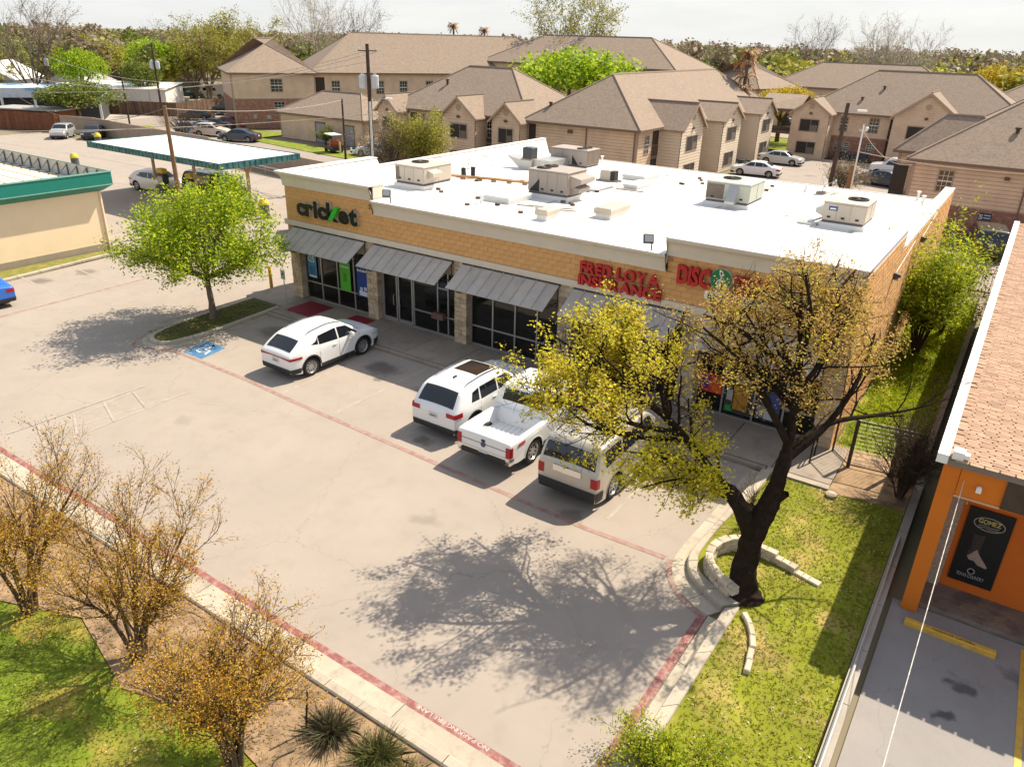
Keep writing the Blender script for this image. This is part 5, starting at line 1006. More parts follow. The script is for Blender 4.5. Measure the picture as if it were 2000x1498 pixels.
# D: house behind the orange shop
t, f, fr = house('tan apartment house with brick base and number sign behind the orange shop', (21.5, 37.0, 0), 0, 24.0, 15.0, 5.1, 5.2, wins=[(1.75, 3.1, .85, 1.35)], brick=2.2)
m = MB(); fbox(m, f, 4.7, .03, 1.5, 5.5, .08, 2.0); q = m.build('number_sign', M('navy sign', (.05, .06, .10)), t)
mw = M('sign white', (.6, .6, .58)); letters('5', q, f(4.75, .09, 1.58), (1, 0, 0), (0, -1, 0), (0, 0, 1), .42, .01, mw, width=.24, bold=.01); m = MB(); fbox(m, f, 5.05, .07, 1.82, 5.44, .09, 1.88); fbox(m, f, 5.05, .07, 1.64, 5.44, .09, 1.7); m.build('sign_lines', mw, q)
m = MB(); fbox(m, f, 5.6, .05, 4.25, 5.9, .2, 4.45); m.build('wall_lamp', M('brown lamp', (.12, .08, .06)), t); downpipe(f, 6.9, t, 5.1)
shade_panel(Fr((0, 0, 0), 0), -1.2, -.25, 0, 4.6, t, False)
t2, f2, fr2 = house('lower hipped wing left of the house behind the orange shop', (19.9, 41.4, 0), 0, 7.0, 4.6, 5.1, 2.5)
window(f2, .35, .5, .5, 1.6, t2, False, True)
# A: long house at the back left, turned to the street behind
ANG = math.atan2(.852, .525)
t, f, fr = house('brick-based gable end apartment house at the back left', (-59.5, 42.2, 0), ANG, 10.6, 13, 6.9, 4.0, wins=[(4.9, 4.6, 1.4, 1.5), (5.1, 1.8, 1.3, 1.5), (6.1, -.4, 1.5, 1.3)], brick=3.7)
m = MB(); fbox(m, f, 2.3, .03, 1.3, 2.7, .1, 1.8); fbox(m, f, 4.0, .03, 1.2, 4.5, .12, 1.7); m.build('meter_box', M('grey meter box', (.35, .34, .32)), t)
t, f, fr = house('long two-storey apartment house with the wide brown roof at the back', (-59.5+.525*10.8+.852*1.0*-1.6, 42.2+.852*10.8+.525*1.6, 0), ANG, 40, 14, 6.9, 5.0, wins=[(2.4, 4.2, 1.0, 1.6), (8.6, 4.2, 1.0, 1.6), (12.0, 4.2, 1.0, 1.6), (15.9, 4.2, 1.0, 1.6), (21, 4.2, 1, 1.6)], brick=0)
shade_panel(f, .1, 1.4, 0, 6.3, t, False)
# A2: single-storey garage block
t, f, fr = house('single-storey tan garage block with grey doors below the long roof', (-49.2, 41.0, 0), 0, 13.9, 7.6, 3.0, 2.4, group=None)
for x in (6.2, 10.9): m = MB(); fbox(m, f, x, -.02, 0, x+1.5, .05, 2.15); d = m.build('door', M('grey garage door', (.30, .29, .30), rough=.6), t); m = MB(); fbox(m, f, x-.12, 0, 0, x, .08, 2.3); fbox(m, f, x+1.5, 0, 0, x+1.62, .08, 2.3); fbox(m, f, x-.12, 0, 2.15, x+1.62, .08, 2.3); m.build('door_frame', M_FASC, d)
# roofs further back
house('far apartment house whose roof shows behind the right ridge', (-9, 104, 0), 0, 26, 12, 6.2, 3.4)
house('tall far apartment house behind the bright green tree', (-44, 76, 0), 0, 30.5, 13, 8.6, 3.7)
house('far house with sloping roof left of the dead palm', (-20, 98, 0), R(-18), 13, 10, 6.0, 3.6, along='y')
house('apartment house roof at the right frame edge', (21.8, 92, 0), 0, 26, 14, 6.2, 4.2)
# roof vents
for k, (x, y, z, la) in enumerate(((-23.5, 41.5, 7.5, 'left gabled house'), (-9.6, 39.2, 6.3, 'central house by its left hip'), (12.0, 77.0, 7.6, 'house across the back lot, higher up'), (10.2, 75.2, 6.4, 'house across the back lot, near its left gable'), (27.0, 39.5, 7.0, 'house behind the orange shop'))):
    m = MB(); m.lathe([(.12, -.4), (.12, .25), (.2, .26), (.2, .36), (.02, .42)], 8); one('roof_vent', m, M('dark roof vent', (.07, .05, .04)), 'small dark roof vent on the '+la, 'roof vent', loc=(x, y, z))
# ---------------------------------------------------------------- houses beyond the filling station
def cottage(label, x, y, w_, d_, ze, rise, rz, wall, roof, name='far_house'):
    t = thing(name, label, 'house', (x, y, 0), R(rz), 'small houses beyond the back lots'); f = Fr((0, 0, 0), 0.); m = MB(); m.box(0, 0, 0, w_, d_, ze); m.build('wall', wall, t)
    m = MB(); o = .5; m.add([(-o, -o, ze), (w_+o, -o, ze), (w_+o, d_+o, ze), (-o, d_+o, ze), (-o, d_/2, ze+rise), (w_+o, d_/2, ze+rise)], [(0, 1, 5, 4), (2, 3, 4, 5), (1, 2, 5), (3, 0, 4), (3, 2, 1, 0)]); m.build('roof', roof, t)
    for k in range(3): window(f, w_*(.15+.28*k), 1.0, 1.1, 1.2, t, True)
M_WHW = M('white house wall', (.66, .66, .66), var=.05); M_GRF = M('grey shingle', (.34, .33, .31), var=.1); M_TRF = M('tan shingle', (.42, .34, .26), var=.1)
cottage('white gabled house with pale roof behind the street tree', -97, 33, 9, 8, 4.4, 2.4, 130, M_WHW, M('pale tin roof', (.6, .58, .55)))
cottage('tan roofed house at the left frame edge', -92, 24, 8, 9, 3.4, 2.0, 140, M('dark house wall', (.16, .14, .13)), M_TRF); cottage('grey roofed ranch house behind the white shed', -97, 45, 15, 8, 3.2, 2.0, 140, M('brown house wall', (.24, .19, .14)), M_GRF)
cottage('tan roofed house behind the white van', -118, 78, 14, 9, 3.4, 2.6, 140, M('grey green wall', (.25, .24, .2)), M_TRF); cottage('grey gabled house behind the parked pickups', -120, 70, 10, 8, 3.0, 2.6, 140, M('grey green wall', (.25, .24, .2)), M_GRF)
t = thing('white_shed', 'long white shed behind the street tree', 'shed', (-95.5, 36.5, 0), R(40)); m = MB(); m.box(0, 0, 0, 17, 9, 3.4); m.build('wall', M('white shed wall', (.66, .62, .56), var=.08), t); m = MB(); m.add([(-.3, -.3, 3.42), (17.3, -.3, 3.42), (17.3, 9.3, 3.9), (-.3, 9.3, 3.9)], [(0, 1, 2, 3)]); m.build('roof', M('white shed roof', (.72, .70, .66)), t)
for k in range(5): m = MB(); m.box(1+k*3.4, -.06, .2, 1.1+k*3.4, 0, 3.3); m.build('rib', M_GALV, t)
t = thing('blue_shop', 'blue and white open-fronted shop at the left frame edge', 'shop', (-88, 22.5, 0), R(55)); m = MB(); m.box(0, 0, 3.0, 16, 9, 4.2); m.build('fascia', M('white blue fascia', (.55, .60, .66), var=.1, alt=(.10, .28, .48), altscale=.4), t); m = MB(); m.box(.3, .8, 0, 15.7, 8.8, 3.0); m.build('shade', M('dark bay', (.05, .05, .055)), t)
for k in range(5): m = MB(); m.box(.2+k*3.8, .05, 0, .5+k*3.8, .35, 3.0); m.build('post', M_WHW, t)
# ================================================================ FILLING STATION, YELLOW BUILDING, ORANGE SHOP, STREET FURNITURE
M_TEAL = M('teal metal fascia', (.012, .20, .15), rough=.45, var=.08, scale=2); M_TEAL2 = M('dull teal fascia', (.02, .105, .11), rough=.5, var=.15, scale=2, alt=(.06, .17, .18), altscale=3)
M_BUFF = M('pale buff stucco', (.85, .67, .44), rough=.9, var=.05, scale=.6, bump=.2, alt=(.82, .65, .43), altscale=.5); M_SKIRT = M('concrete skirt', (.33, .27, .2), var=.15, scale=1.5)
# yellow building with teal parapet
t = thing('yellow_building', 'pale yellow stucco building with teal metal parapet', 'building', (-15.4, -.45, 0))
m = MB(); m.box(-24, -22, 0, 0, 0, 3.75); m.build('wall', M_BUFF, t); m = MB(); m.box(-24, -22, 0, .05, .05, .42); m.build('skirt', M_SKIRT, t)
m = MB(); m.add([(.06, -22, 3.4), (.06, .06, 3.4), (.55, .5, 3.75), (.55, -22, 3.75), (.55, .5, 4.5), (.55, -22, 4.5), (.42, .4, 4.52), (.42, -22, 4.52), (-24, .06, 3.4), (-24, .5, 3.75), (-24, .5, 4.5), (-24, .4, 4.52), (.42, .4, 3.7), (.42, -22, 3.7), (-24, .4, 3.7)],
    [(0, 1, 2, 3), (3, 2, 4, 5), (5, 4, 6, 7), (1, 8, 9, 2), (2, 9, 10, 4), (4, 10, 11, 6), (7, 6, 12, 13), (6, 11, 14, 12)]); m.build('parapet', M_TEAL, t)
m = MB(); m.box(.552, -22, 3.76, .575, .52, 3.80); m.box(.552, -22, 4.46, .58, .53, 4.53); m.build('parapet_trim', M('pale teal trim', (.25, .45, .38)), t)
m = MB(); m.add([(.40, -22, 3.72), (.40, .38, 3.72), (-24, .38, 3.72), (-24, -22, 3.72)], [(0, 1, 2, 3)]); m.build('roof', M('white metal roof', (.72, .68, .60), var=.05), t)
for k in range(16): m = MB(); m.box(-24, -1.2-1.0*k, 3.72, -.5, -1.14-1.0*k, 3.78); m.build('roof_seam', M('grey roof seam', (.42, .40, .36)), t)  # raised seams, greyer than the roof sheet
for k in range(20): m = MB(); x = -.6-1.1*k; m.tube([(x, .36, 4.45), (x, -.35, 3.74)], .03, 4); m.box(x-.03, .30, 3.72, x+.03, .36, 4.45); m.box(x-.03, -.35, 3.72, x+.03, .34, 3.77); m.build('parapet_brace', M('brace steel', (.10, .12, .12)), t)
m = MB(); m.add([(.40, .37, 3.74), (-24, .37, 3.74), (-24, .37, 4.5), (.40, .37, 4.5)], [(0, 1, 2, 3)]); m.build('parapet_back', M('grey panel back', (.42, .43, .41), var=.15), t)
m = MB(); m.tube([(.06, -.12, 0.1), (.06, -.12, 3.4)], .05, 6); m.build('downpipe', M_BUFF, t)
# canopy
t = thing('station_canopy', 'white flat filling station canopy with teal edge', 'canopy', (-23.2, 10.9, -.45))
m = MB(); m.box(-7.8, -3.3, 4.02, 7.8, 3.3, 4.42); m.build('deck', M('canopy white top', (.76, .73, .66), rough=.6, var=.04), t)
m = MB()
for (x0, y0, x1, y1) in ((-7.9, -3.4, 7.9, -3.3), (-7.9, 3.3, 7.9, 3.4), (-7.9, -3.3, -7.8, 3.3), (7.8, -3.3, 7.9, 3.3)): m.box(x0, y0, 4.05, x1, y1, 4.47)
m.build('fascia', M_TEAL2, t)
for k in range(38): m = MB(); x = -7.85+.42*k; m.box(x-.025, -3.43, 4.06, x+.025, -3.4, 4.46); m.build('fascia_rib', M_TEAL2, t)
for k in range(15): m = MB(); y = -3.2+.455*k; m.box(7.9, y-.03, 4.06, 7.93, y+.03, 4.46); m.build('fascia_rib', M_TEAL2, t)
for x in (-5.2, 0, 6.2): m = MB(); m.tube([(x, 0, .45), (x, 0, 4.05)], .12, 8); m.tube([(x, 0, 3.2), (x-.8, 0, 4.0)], .05, 5); m.tube([(x, 0, 3.2), (x+.8, 0, 4.0)], .05, 5); m.build('column', M('tan canopy column', (.42, .29, .19)), t)
m = MB(); m.box(-5.9, -.6, .44, 5.9, .6, .6); m.build('pump_island', M_CONC, t)
n = 0
for x, y, la in ((-27.4, 10.9, 'fuel pump at the far end under the canopy'), (-23.8, 10.9, 'fuel pump in the middle under the canopy'), (-18.6, 10.9, 'fuel pump at the near end under the canopy')):
    t = thing('fuel_pump', la, 'fuel pump', (x, y, .15), group='fuel pumps under the canopy'); m = MB(); m.cbox((0, 0, .75), (.75, .5, 1.5), b=.05); m.build('cabinet', M('dark pump cabinet', (.06, .06, .06), rough=.5), t); m = MB(); m.box(-.3, -.27, .7, .3, -.25, 1.3); m.build('panel', M('pump panel', (.45, .45, .42)), t); m = MB(); m.cbox((0, 0, 1.72), (.7, .45, .35), b=.05); m.build('topper', M('yellow pump topper', (.55, .42, .06)), t); m = MB(); m.tube([(.4, 0, 1.4), (.6, 0, 1.0), (.5, 0, .5), (.4, 0, .9)], .02, 5); m.build('hose', M_TRIM, t)
def bin_(label, x, y):
    t = thing('trash_bin', label, 'bin', (x, y, 0)); m = MB(); m.lathe([(.3, 0), (.34, .3), (.34, .9), (.3, .95)], 14); m.build('bin', M('bin dark body', (.10, .10, .10), var=.3), t); m = MB(); m.lathe([(.36, .95), (.36, 1.1), (.2, 1.35), (.001, 1.38)], 14); m.build('lid', M('yellow bin lid', (.6, .5, .06)), t)
for x, y, la in ((-15.2, 10.6, 'yellow-topped bin near the right canopy column'), (-44.0, 12.8, 'yellow-topped bin on the open forecourt'), (-56.5, 22.0, 'yellow-topped bin by the tan yard wall'), (-50.5, 24.0, 'yellow-topped bin at the end of the tan yard wall')): bin_(la, x, y)
# yard walls and fences
M_YW = M('tan yard wall', (.36, .27, .2), rough=.9, var=.12, scale=.8); M_RW = M('red wood boards', (.20, .075, .035), rough=.85, var=.25, scale=2, rnd='island', rndamt=.25); M_BW = M('brown wood boards', (.14, .085, .055), rough=.9, var=.3, scale=1.5, rnd='island', rndamt=.35)
def plank_fence(label, pts, h, mat, bw=.15, name='wood_fence'):
    t = thing(name, label, 'fence', (0, 0, 0)); m = MB()
    for a, b in zip(pts[:-1], pts[1:]):
        A, B = Vector((*a, 0)), Vector((*b, 0)); L_ = (B-A).length; n = int(L_/bw); ang = math.atan2(B.y-A.y, B.x-A.x)
        for i in range(n): c = A.lerp(B, (i+.5)/n); m.cbox((c.x, c.y, h/2+random.uniform(-.03, .03)), (bw*.93, .03, h), ang)
        p = MB()
        for i in range(int(L_/2.4)+1): c = A.lerp(B, min(1, i*2.4/L_)); p.cbox((c.x, c.y, h/2), (.12, .12, h+.05), ang)
        p.build('posts', mat, t)
    m.build('boards', mat, t, kind='stuff')
plank_fence('red brown wooden yard fence beside the silver wagon', [(-86, 19.0), (-71.6, 25.2), (-74.5, 29.5)], 2.1, M_RW); plank_fence('long brown wooden fence behind the apartment lot', [(-88.5, 40.5), (-78, 46.0), (-83, 61)], 1.9, M_BW)
t = thing('shed_roof', 'grey flat roof over the red wooden yard', 'shed', (-76.6, 25.6, 0), R(24)); m = MB(); m.box(-5, -2, 2.25, 4.5, 2.2, 2.4); m.build('roof', M('grey tin', (.34, .33, .31)), t); m = MB(); m.box(-4.6, -1.7, 0, 4.1, 1.9, 2.2); m.build('wall', M_RW, t)
def wall_run(label, pts, h, mat, name='yard_wall'):
    t = thing(name, label, 'wall', (0, 0, 0))
    for a, b in zip(pts[:-1], pts[1:]):
        A, B = Vector((*a, 0)), Vector((*b, 0)); L_ = (B-A).length; n = max(1, int(L_/2.6)); ang = math.atan2(B.y-A.y, B.x-A.x)
        for i in range(n): c = A.lerp(B, (i+.5)/n); m = MB(); m.cbox((c.x, c.y, h/2), (L_/n-.03, .15, h), ang); m.build('panel', mat, t)
wall_run('tan panel yard wall behind the filling station', [(-71, 25.6), (-66.3, 27.0), (-52, 25.9), (-42, 25.6)], 1.9, M_YW); wall_run('tan panel wall between the canopy and the strip mall', [(-41.8, 25.5), (-30, 23.8), (-22, 22.8)], 1.8, M_YW)
m = MB(); m.tube([(-40, 23.8, .6), (-30, 22.6, .6), (-23, 21.8, .6)], .08, 6); [m.tube([(-40+3.4*k, 23.8-.4*k, 0), (-40+3.4*k, 23.8-.4*k, .6)], .06, 5) for k in range(6)]; one('guard_rail', m, M_GALV, 'low grey rail in front of the tan panel wall', 'rail')
# ---------------------------------------------------------------- orange shop
M_OR = M('orange stucco', (.62, .165, .012), rough=.85, var=.06, scale=.8, bump=.2); M_ORD = M('orange painted wall', (.58, .13, .01), rough=.8, var=.06, scale=.8)
M_SHG = M('rust shingle', (.38, .235, .155), rough=.95, var=.12, scale=8, rnd='obj', rndamt=.18, speck=.15); M_SHGI = M('rust shingles', (.38, .235, .155), rough=.95, var=.12, scale=8, rnd='island', rndamt=.2, speck=.15)
shop = thing('orange_shop', 'orange boot shop with rust shingle roof and white eave gutter', 'shop', (28.6, -6.6, 0))
m = MB(); m.box(.05, 1.35, .1, 14, 25, 3.7); m.build('wall', M_ORD, shop); m = MB(); m.box(.0, -.02, .0, .34, 1.5, 3.95); m.build('wing_wall', M_OR, shop); m = MB(); m.box(.05, 1.5, 0, .0501+.02, 25, 3.6); m.build('side_wall', M('brown side wall', (.30, .17, .08)), shop)  # side wall in a duller brown than the orange front
m = MB(); m.box(.36, 1.22, .1, .62, 1.36, 3.25); m.build('pebble_strip', M('pebble dash', (.40, .32, .24), rough=.95, var=.5, scale=30, bump=1, bscale=40), shop)
m = MB(); m.box(.35, -.04, 3.26, 14, .3, 4.0); m.build('fascia_band', M_OR, shop); m = MB(); m.box(.35, .3, 3.26, 14, 1.34, 3.33); m.build('soffit', M_ORD, shop); m = MB(); m.box(.34, -.075, 3.27, 1.2, -.04, 3.31); m.build('fascia_trim', M('pale orange trim', (.62, .36, .2)), shop); m = MB(); m.box(1.2, -.09, 3.3, 14, -.02, 4.02); m.build('sign_board', M('dark timber sign board', (.07, .045, .03), rough=.8, var=.3, scale=3), shop)
m = MB(); m.box(.0, -.12, 3.98, 14, .05, 4.14); m.build('eave_board', M('grey brown eave', (.22, .18, .15)), shop)
m = MB(); m.add([(x, y, z+y*.02) for y in (-.14, 26) for x, z in ((-.17, 4.0), (.05, 4.0), (.05, 4.21), (-.17, 4.21))], [(0, 1, 2, 3), (7, 6, 5, 4), (3, 2, 6, 7), (0, 3, 7, 4), (1, 5, 6, 2), (0, 4, 5, 1)]); m.build('gutter', M('white gutter', (.78, .76, .72), rough=.4), shop); m = MB(); m.box(.1, -.15, 4.16, .32, .12, 4.34); m.box(.3, -.12, 4.2, .42, .02, 4.3); m.build('gutter_outlet', M('white gutter', (.78, .76, .72)), shop)
sl = .02; zr_ = lambda y: 4.14+y*sl
m = MB(); m.add([(-.02, -.14, zr_(-.14)-.02), (7, -.14, zr_(-.14)-.02), (7, 26, zr_(26)-.02), (-.02, 26, zr_(26)-.02)], [(0, 1, 2, 3)]); roof_o = m.build('roof', M('roof felt', (.22, .13, .085)), shop)
rest = MB(); cells = []; ex = .125; tw = .28
for r in range(int(26/ex)):   # courses lie across the slope, tabs side by side along x
    for i in range(int(3.6/tw)+1):
        x = .02+tw*(i+.5+(.5 if r % 2 else .17*(r % 3))-.5); y = -.16+ex*(r+.5)
        if .1 < x < 3.6: cells.append((x, y))
TF = [(4, 5, 6, 7), (0, 1, 5, 4), (0, 4, 7, 3), (1, 2, 6, 5)]
def tab():
    dz = random.uniform(0, .006); w2 = .134-random.choice((0, 0, .012))
    return [(vx, vy, vz+vy*sl+dz) for vx, vy, vz in [(-w2, -.10, 0), (w2, -.10, 0), (w2, .11, 0), (-w2, .11, 0), (-w2, -.10, .014), (w2, -.10, .014), (w2, .11, .006), (-w2, .11, .006)]]
m = MB(); m.add(tab(), TF); sh_me = m.mesh('shingle', M_SHG)
cells.sort(key=lambda c: (Vector((28.6+c[0], -6.6+c[1], 4.5))-CAM).length)
for k, (x, y) in enumerate(cells):
    if k < 290: ob('shingle', sh_me, roof_o, (x, y, zr_(y)+.002+random.uniform(0, .005)))
    else: rest.add([(x+v[0], y+v[1], zr_(y)+.002+v[2]) for v in tab()], TF)
rest.build('shingle_courses', M_SHGI, roof_o, kind='stuff')
m = MB(); m.lathe([(.09, 0), (.09, .55), (.14, .56), (.14, .66), (.02, .7)], 12, (2.35, 12.6, zr_(12.6)-.05)); m.build('flue_pipe', M('rust flue', (.28, .12, .07)), shop)
m = MB(); m.cbox((.75, -.09, 3.6), (.10, .1, .14), b=.03); m.build('camera', M_SWH, shop); m = MB(); m.tube([(.62, 1.2, 3.2), (.62, -.1, 3.2)], .01, 4); m.build('cable', M_SWH, shop)
ps = thing('boot_poster', 'black poster of a cowboy boot on the orange wall headed GOMEZ', 'poster', (29.36, -5.285, .40))
m = MB(); m.box(0, -.02, 0, .92, 0, 2.05); m.build('panel', M('black poster panel', (.006, .006, .006), rough=.6, var=.1), ps)
GOLD = M('gold print', (.42, .36, .10), rough=.5); GREYP = M('grey print', (.34, .33, .32), rough=.5)
letters('GOMEZ', ps, (.24, -.024, 1.70), (1, 0, 0), (0, -1, 0), (0, 0, 1), .16, .004, GOLD, width=.46, bold=.005)
ov_ = [(.47+.31*math.cos(a), -.023, 1.70+.17*math.sin(a)) for a in np.linspace(0, 2*math.pi, 33)]; m = MB(); m.tube(ov_, .012, 4, cap=False); m.build('oval_mark', GREYP, ps)
for z in (1.58, 1.63): m = MB(); m.tube([(.26, -.023, z), (.4, -.023, z+.03), (.5, -.023, z), (.68, -.023, z+.02)], .008, 4); m.build('script_mark', GREYP, ps)
m = MB(); m.poly([(x, -.024, z) for x, z in [(.20, 1.42), (.27, 1.36), (.40, 1.37), (.47, 1.40), (.46, 1.0), (.48, .84), (.62, .68), (.70, .58), (.68, .54), (.5, .57), (.40, .66), (.36, .64), (.24, .72), (.22, .84), (.27, 1.0), (.24, 1.3)]]); m.build('boot_print', M('dark boot print', (.035, .025, .02), rough=.6, var=.6, scale=12), ps); m = MB(); m.poly([(x, -.026, z) for x, z in [(.24, .74), (.40, .98), (.48, .84), (.62, .68), (.70, .58), (.68, .54), (.5, .57), (.40, .66), (.30, .66)]]); m.build('boot_foot_print', M('pale boot leather print', (.30, .22, .18), rough=.6, var=.5, scale=30), ps)
m = MB(); m.tube([(.42+.07*math.cos(a), -.023, .36+.07*math.sin(a)) for a in np.linspace(0, 2*math.pi, 21)], .012, 4, cap=False); m.lathe([(.001, 0), (.03, 0)], 5, (.42, -.024, .36), 'y'); m.build('star_mark', GREYP, ps); letters('TEXAS COUNTRY', ps, (.14, -.024, .17), (1, 0, 0), (0, -1, 0), (0, 0, 1), .13, .004, GREYP, width=.58, bold=.0)
ws = thing('wheel_stop', 'yellow concrete wheel stop in front of the orange shop', 'wheel stop', (29.68, -7.12, -.01)); m = MB(); m.prism([(-.92, -.09), (.92, -.09), (.92, .09), (-.92, .09)], 0, .09); m.cbox((0, 0, .105), (1.84, .15, .05), b=.02); m.build('bar', M_YEL, ws); letters('PARKING FOR CUSTOMERS', ws, (-.35, -.06, .133), (1, 0, 0), (0, 0, 1), (0, 1, 0), .1, .002, M('stencil dark', (.08, .05, .02)), width=.85)
# low wall with pipe rail between the lawn and the shop yard
lw = thing('low_wall', 'long low concrete wall with pipe rail along the shop yard', 'wall', (28.15, 0, 0)); y = -30
for k in range(17): m = MB(); m.box(-.1, -30+1.75*k, -.05, .12, -30+1.75*(k+1)-.02, .30); m.build('wall_panel', M('grey retaining concrete', (.33, .29, .24), var=.18, scale=1.5, rnd='obj', rndamt=.06), lw)
m = MB(); m.tube([(-.02, -30, .36), (-.02, -4.2, .36)], .035, 8); m.build('rail_pipe', M('bright pipe', (.55, .55, .54), rough=.3, metal=.7), lw)
m = MB(); m.box(27.95, -.3, .05, 28.15, 21, .42); one('low_wall', m, M('grey brown wall', (.24, .19, .14), var=.2, scale=2), 'low stone edging wall along the weedy side yard', 'wall')
# iron gate and fence closing the side yard
M_IRON = M('dark iron', (.05, .035, .028), rough=.6, var=.2)
def pipe_gate(label, A, B, h, zb=.2):
    t = thing('yard_gate', label, 'gate', (0, 0, 0)); A, B = Vector((*A, 0)), Vector((*B, 0))
    for c in (A, B): m = MB(); m.tube([c, c+Vector((0, 0, h))], .035, 6); m.build('post', M_IRON, t)
    for z in (zb, h-.05): m = MB(); m.tube([A+Vector((0, 0, z)), B+Vector((0, 0, z))], .022, 5); m.build('rail', M_IRON, t)
    m = MB(); n = int((B-A).length/.13)
    for i in range(n*2):
        a = A.lerp(B, max(0, (i-n)/n) if i > n else 0); 
    for i in range(1, n): c = A.lerp(B, i/n); m.tube([c+Vector((0, 0, zb)), c+Vector((0, 0, h-.05))], .004, 3, cap=False)
    for i in range(1, int(h/.13)): m.tube([A+Vector((0, 0, zb+i*.13)), B+Vector((0, 0, zb+i*.13))], .004, 3, cap=False)
    m.build('wire_mesh', M_GALV, t, kind='stuff')
pipe_gate('rusty wire gate at the front of the weedy side yard', (26.15, -.7), (27.3, -.55), 1.75); pipe_gate('rusty wire fence panel beside the tan wall corner', (25.5, .0), (26.1, -.68), 1.75); pipe_gate('rusty wire fence panel beside the bare bush', (27.36, -.55), (28.0, -.5), 1.75)
t = thing('iron_fence', 'iron picket fence closing the back of the side yard', 'fence', (0, 0, 0))
for i in range(20): m = MB(); x = 25.6+.155*i; m.tube([(x, 21.8, 0), (x, 21.8, 1.75)], .016, 4); m.build('picket', M('pale iron', (.30, .26, .2)), t)
for z in (.25, 1.55): m = MB(); m.tube([(25.5, 21.8, z), (28.7, 21.8, z)], .022, 4); m.build('rail', M('pale iron', (.30, .26, .2)), t)
t = thing('bike_rack', 'black hoop bike rack on the end of the sidewalk', 'bike rack', (25.1, -1.0, .155)); m = MB(); m.tube(ipath([(0, -.3, 0), (0, -.3, .6), (0, -.22, .78), (0, .22, .78), (0, .3, .6), (0, .3, 0)], 4), .028, 6); m.build('hoop', M_BLK, t); m = MB(); m.tube([(0, -.3, .5), (0, .3, .5)], .02, 6); m.build('crossbar', M_BLK, t)
m = MB(); m.lathe([(.085, 0), (.085, 1.15), (.06, 1.21), (.001, 1.23)], 14); one('bollard', m, M_YEL, 'yellow steel bollard at the corner of the strip mall', 'bollard', loc=(-2.05, .25, 0), smooth=True)
for x, y, la in ((-34.0, 36.0, 'yellow post beside the golf cart'), (-31.8, 36.6, 'yellow post right of the golf cart'), (-31.3, 36.9, 'second yellow post right of the golf cart')): m = MB(); m.lathe([(.1, 0), (.1, 1.2), (.001, 1.25)], 8); one('bollard', m, M('pale yellow post', (.6, .45, .2)), la, 'bollard', loc=(x, y, 0))
t = thing('parking_sign', 'accessible parking sign on a grey post at the first stall', 'sign', (1.45, -1.75, .15)); m = MB(); m.tube([(0, 0, 0), (0, 0, 1.85)], .025, 6); m.build('post', M_GALV, t); m = MB(); m.cbox((0, -.03, 1.75), (.28, .012, .42)); m.build('plate', M('pale green sign back', (.42, .48, .42)), t); m = MB(); m.lathe([(.07, 0), (.001, -.004)], 12, (0, -.038, 1.78), 'y'); m.build('symbol', M('blue stall paint', (.05, .17, .33)), t)
# stone planter wall round the old tree and stray edging stones
st = thing('stone_wall', 'curved dry stone planter wall behind the old tree', 'wall', (0, 0, 0)); path = ipath(V3((25.35, -8.88, 0), (24.75, -8.55, 0), (24.35, -8.05, 0), (24.32, -7.45, 0), (24.6, -6.95, 0), (25.1, -6.75, 0), (25.7, -6.8, 0), (26.3, -6.95, 0), (26.9, -7.1, 0)), 12)
cum = [0.]; 
for a, b in zip(path[:-1], path[1:]): cum.append(cum[-1]+(b-a).length)
def along(s):
    i = max(j for j in range(len(cum)) if cum[j] <= s+1e-9); i = min(i, len(path)-2); k = (s-cum[i])/(cum[i+1]-cum[i]); return path[i].lerp(path[i+1], k), (path[i+1]-path[i]).normalized()
M_LIME = M('pale limestone block', (.52, .44, .33), rough=.95, var=.2, scale=6, bump=.8, bscale=30, rnd='obj', rndamt=.18)
for r in range(4):
    s = random.uniform(0, .15); tot = cum[-1]
    while s < tot-.1:
        ln = random.uniform(.17, .32); mx_h = 4 if s < tot*.62 else (3 if s < tot*.72 else (2 if s < tot*.84 else 1))
        if r < mx_h: p, d = along(min(s+ln/2, tot)); m = MB(); m.cbox((0, 0, 0), (ln-.012, .2+random.uniform(-.02, .03), .105), 0, .014); o = ob('stone', m.mesh('stone', M_LIME), st, (p.x, p.y, .10+.112*r)); o.rotation_euler = (random.uniform(-.02, .02), random.uniform(-.02, .02), math.atan2(d.y, d.x)+random.uniform(-.03, .03))
        s += ln
for k, (x, y, a) in enumerate(((25.78, -9.35, -50), (25.98, -9.66, -62), (26.12, -10.0, -70), (26.2, -10.4, -80), (26.27, -10.75, -82))):
    m = MB(); m.cbox((0, 0, .06), (.36, .13, .12), 0, .02); o = one('edging_stone', m, M_LIME, '%s pale edging stone from the kerb corner in the curved row' % ('first', 'second', 'third', 'fourth', 'fifth')[k], 'stone', 'edging stones below the old tree', loc=(x, y, .08)); o.rotation_euler = (0, 0, R(a))
m = MB(); m.lathe([(.05, 0), (.16, .02), (.17, .09), (.08, .14), (.001, .15)], 8); one('field_stone', m, M_LIME, 'rounded field stone lying off the sidewalk end', 'stone', loc=(26.1, -2.75, .09))
# drip hose and stake in the mulch
m = MB(); m.tube(ipath(V3((20.1, -17.6, .09), (20.0, -18.0, .09), (20.5, -18.4, .09), (21.2, -18.3, .09), (21.8, -17.8, .09)), 5), .012, 5); one('drip_hose', m, M_TRIM, 'black drip hose looped round the mulch by the clumps', 'hose')
m = MB(); m.tube([(0, 0, 0), (.05, .1, 1.0)], .02, 5); one('stake', m, M_BLK, 'dark stake beside the golden tree at the clumps', 'stake', loc=(19.95, -17.2, .07))
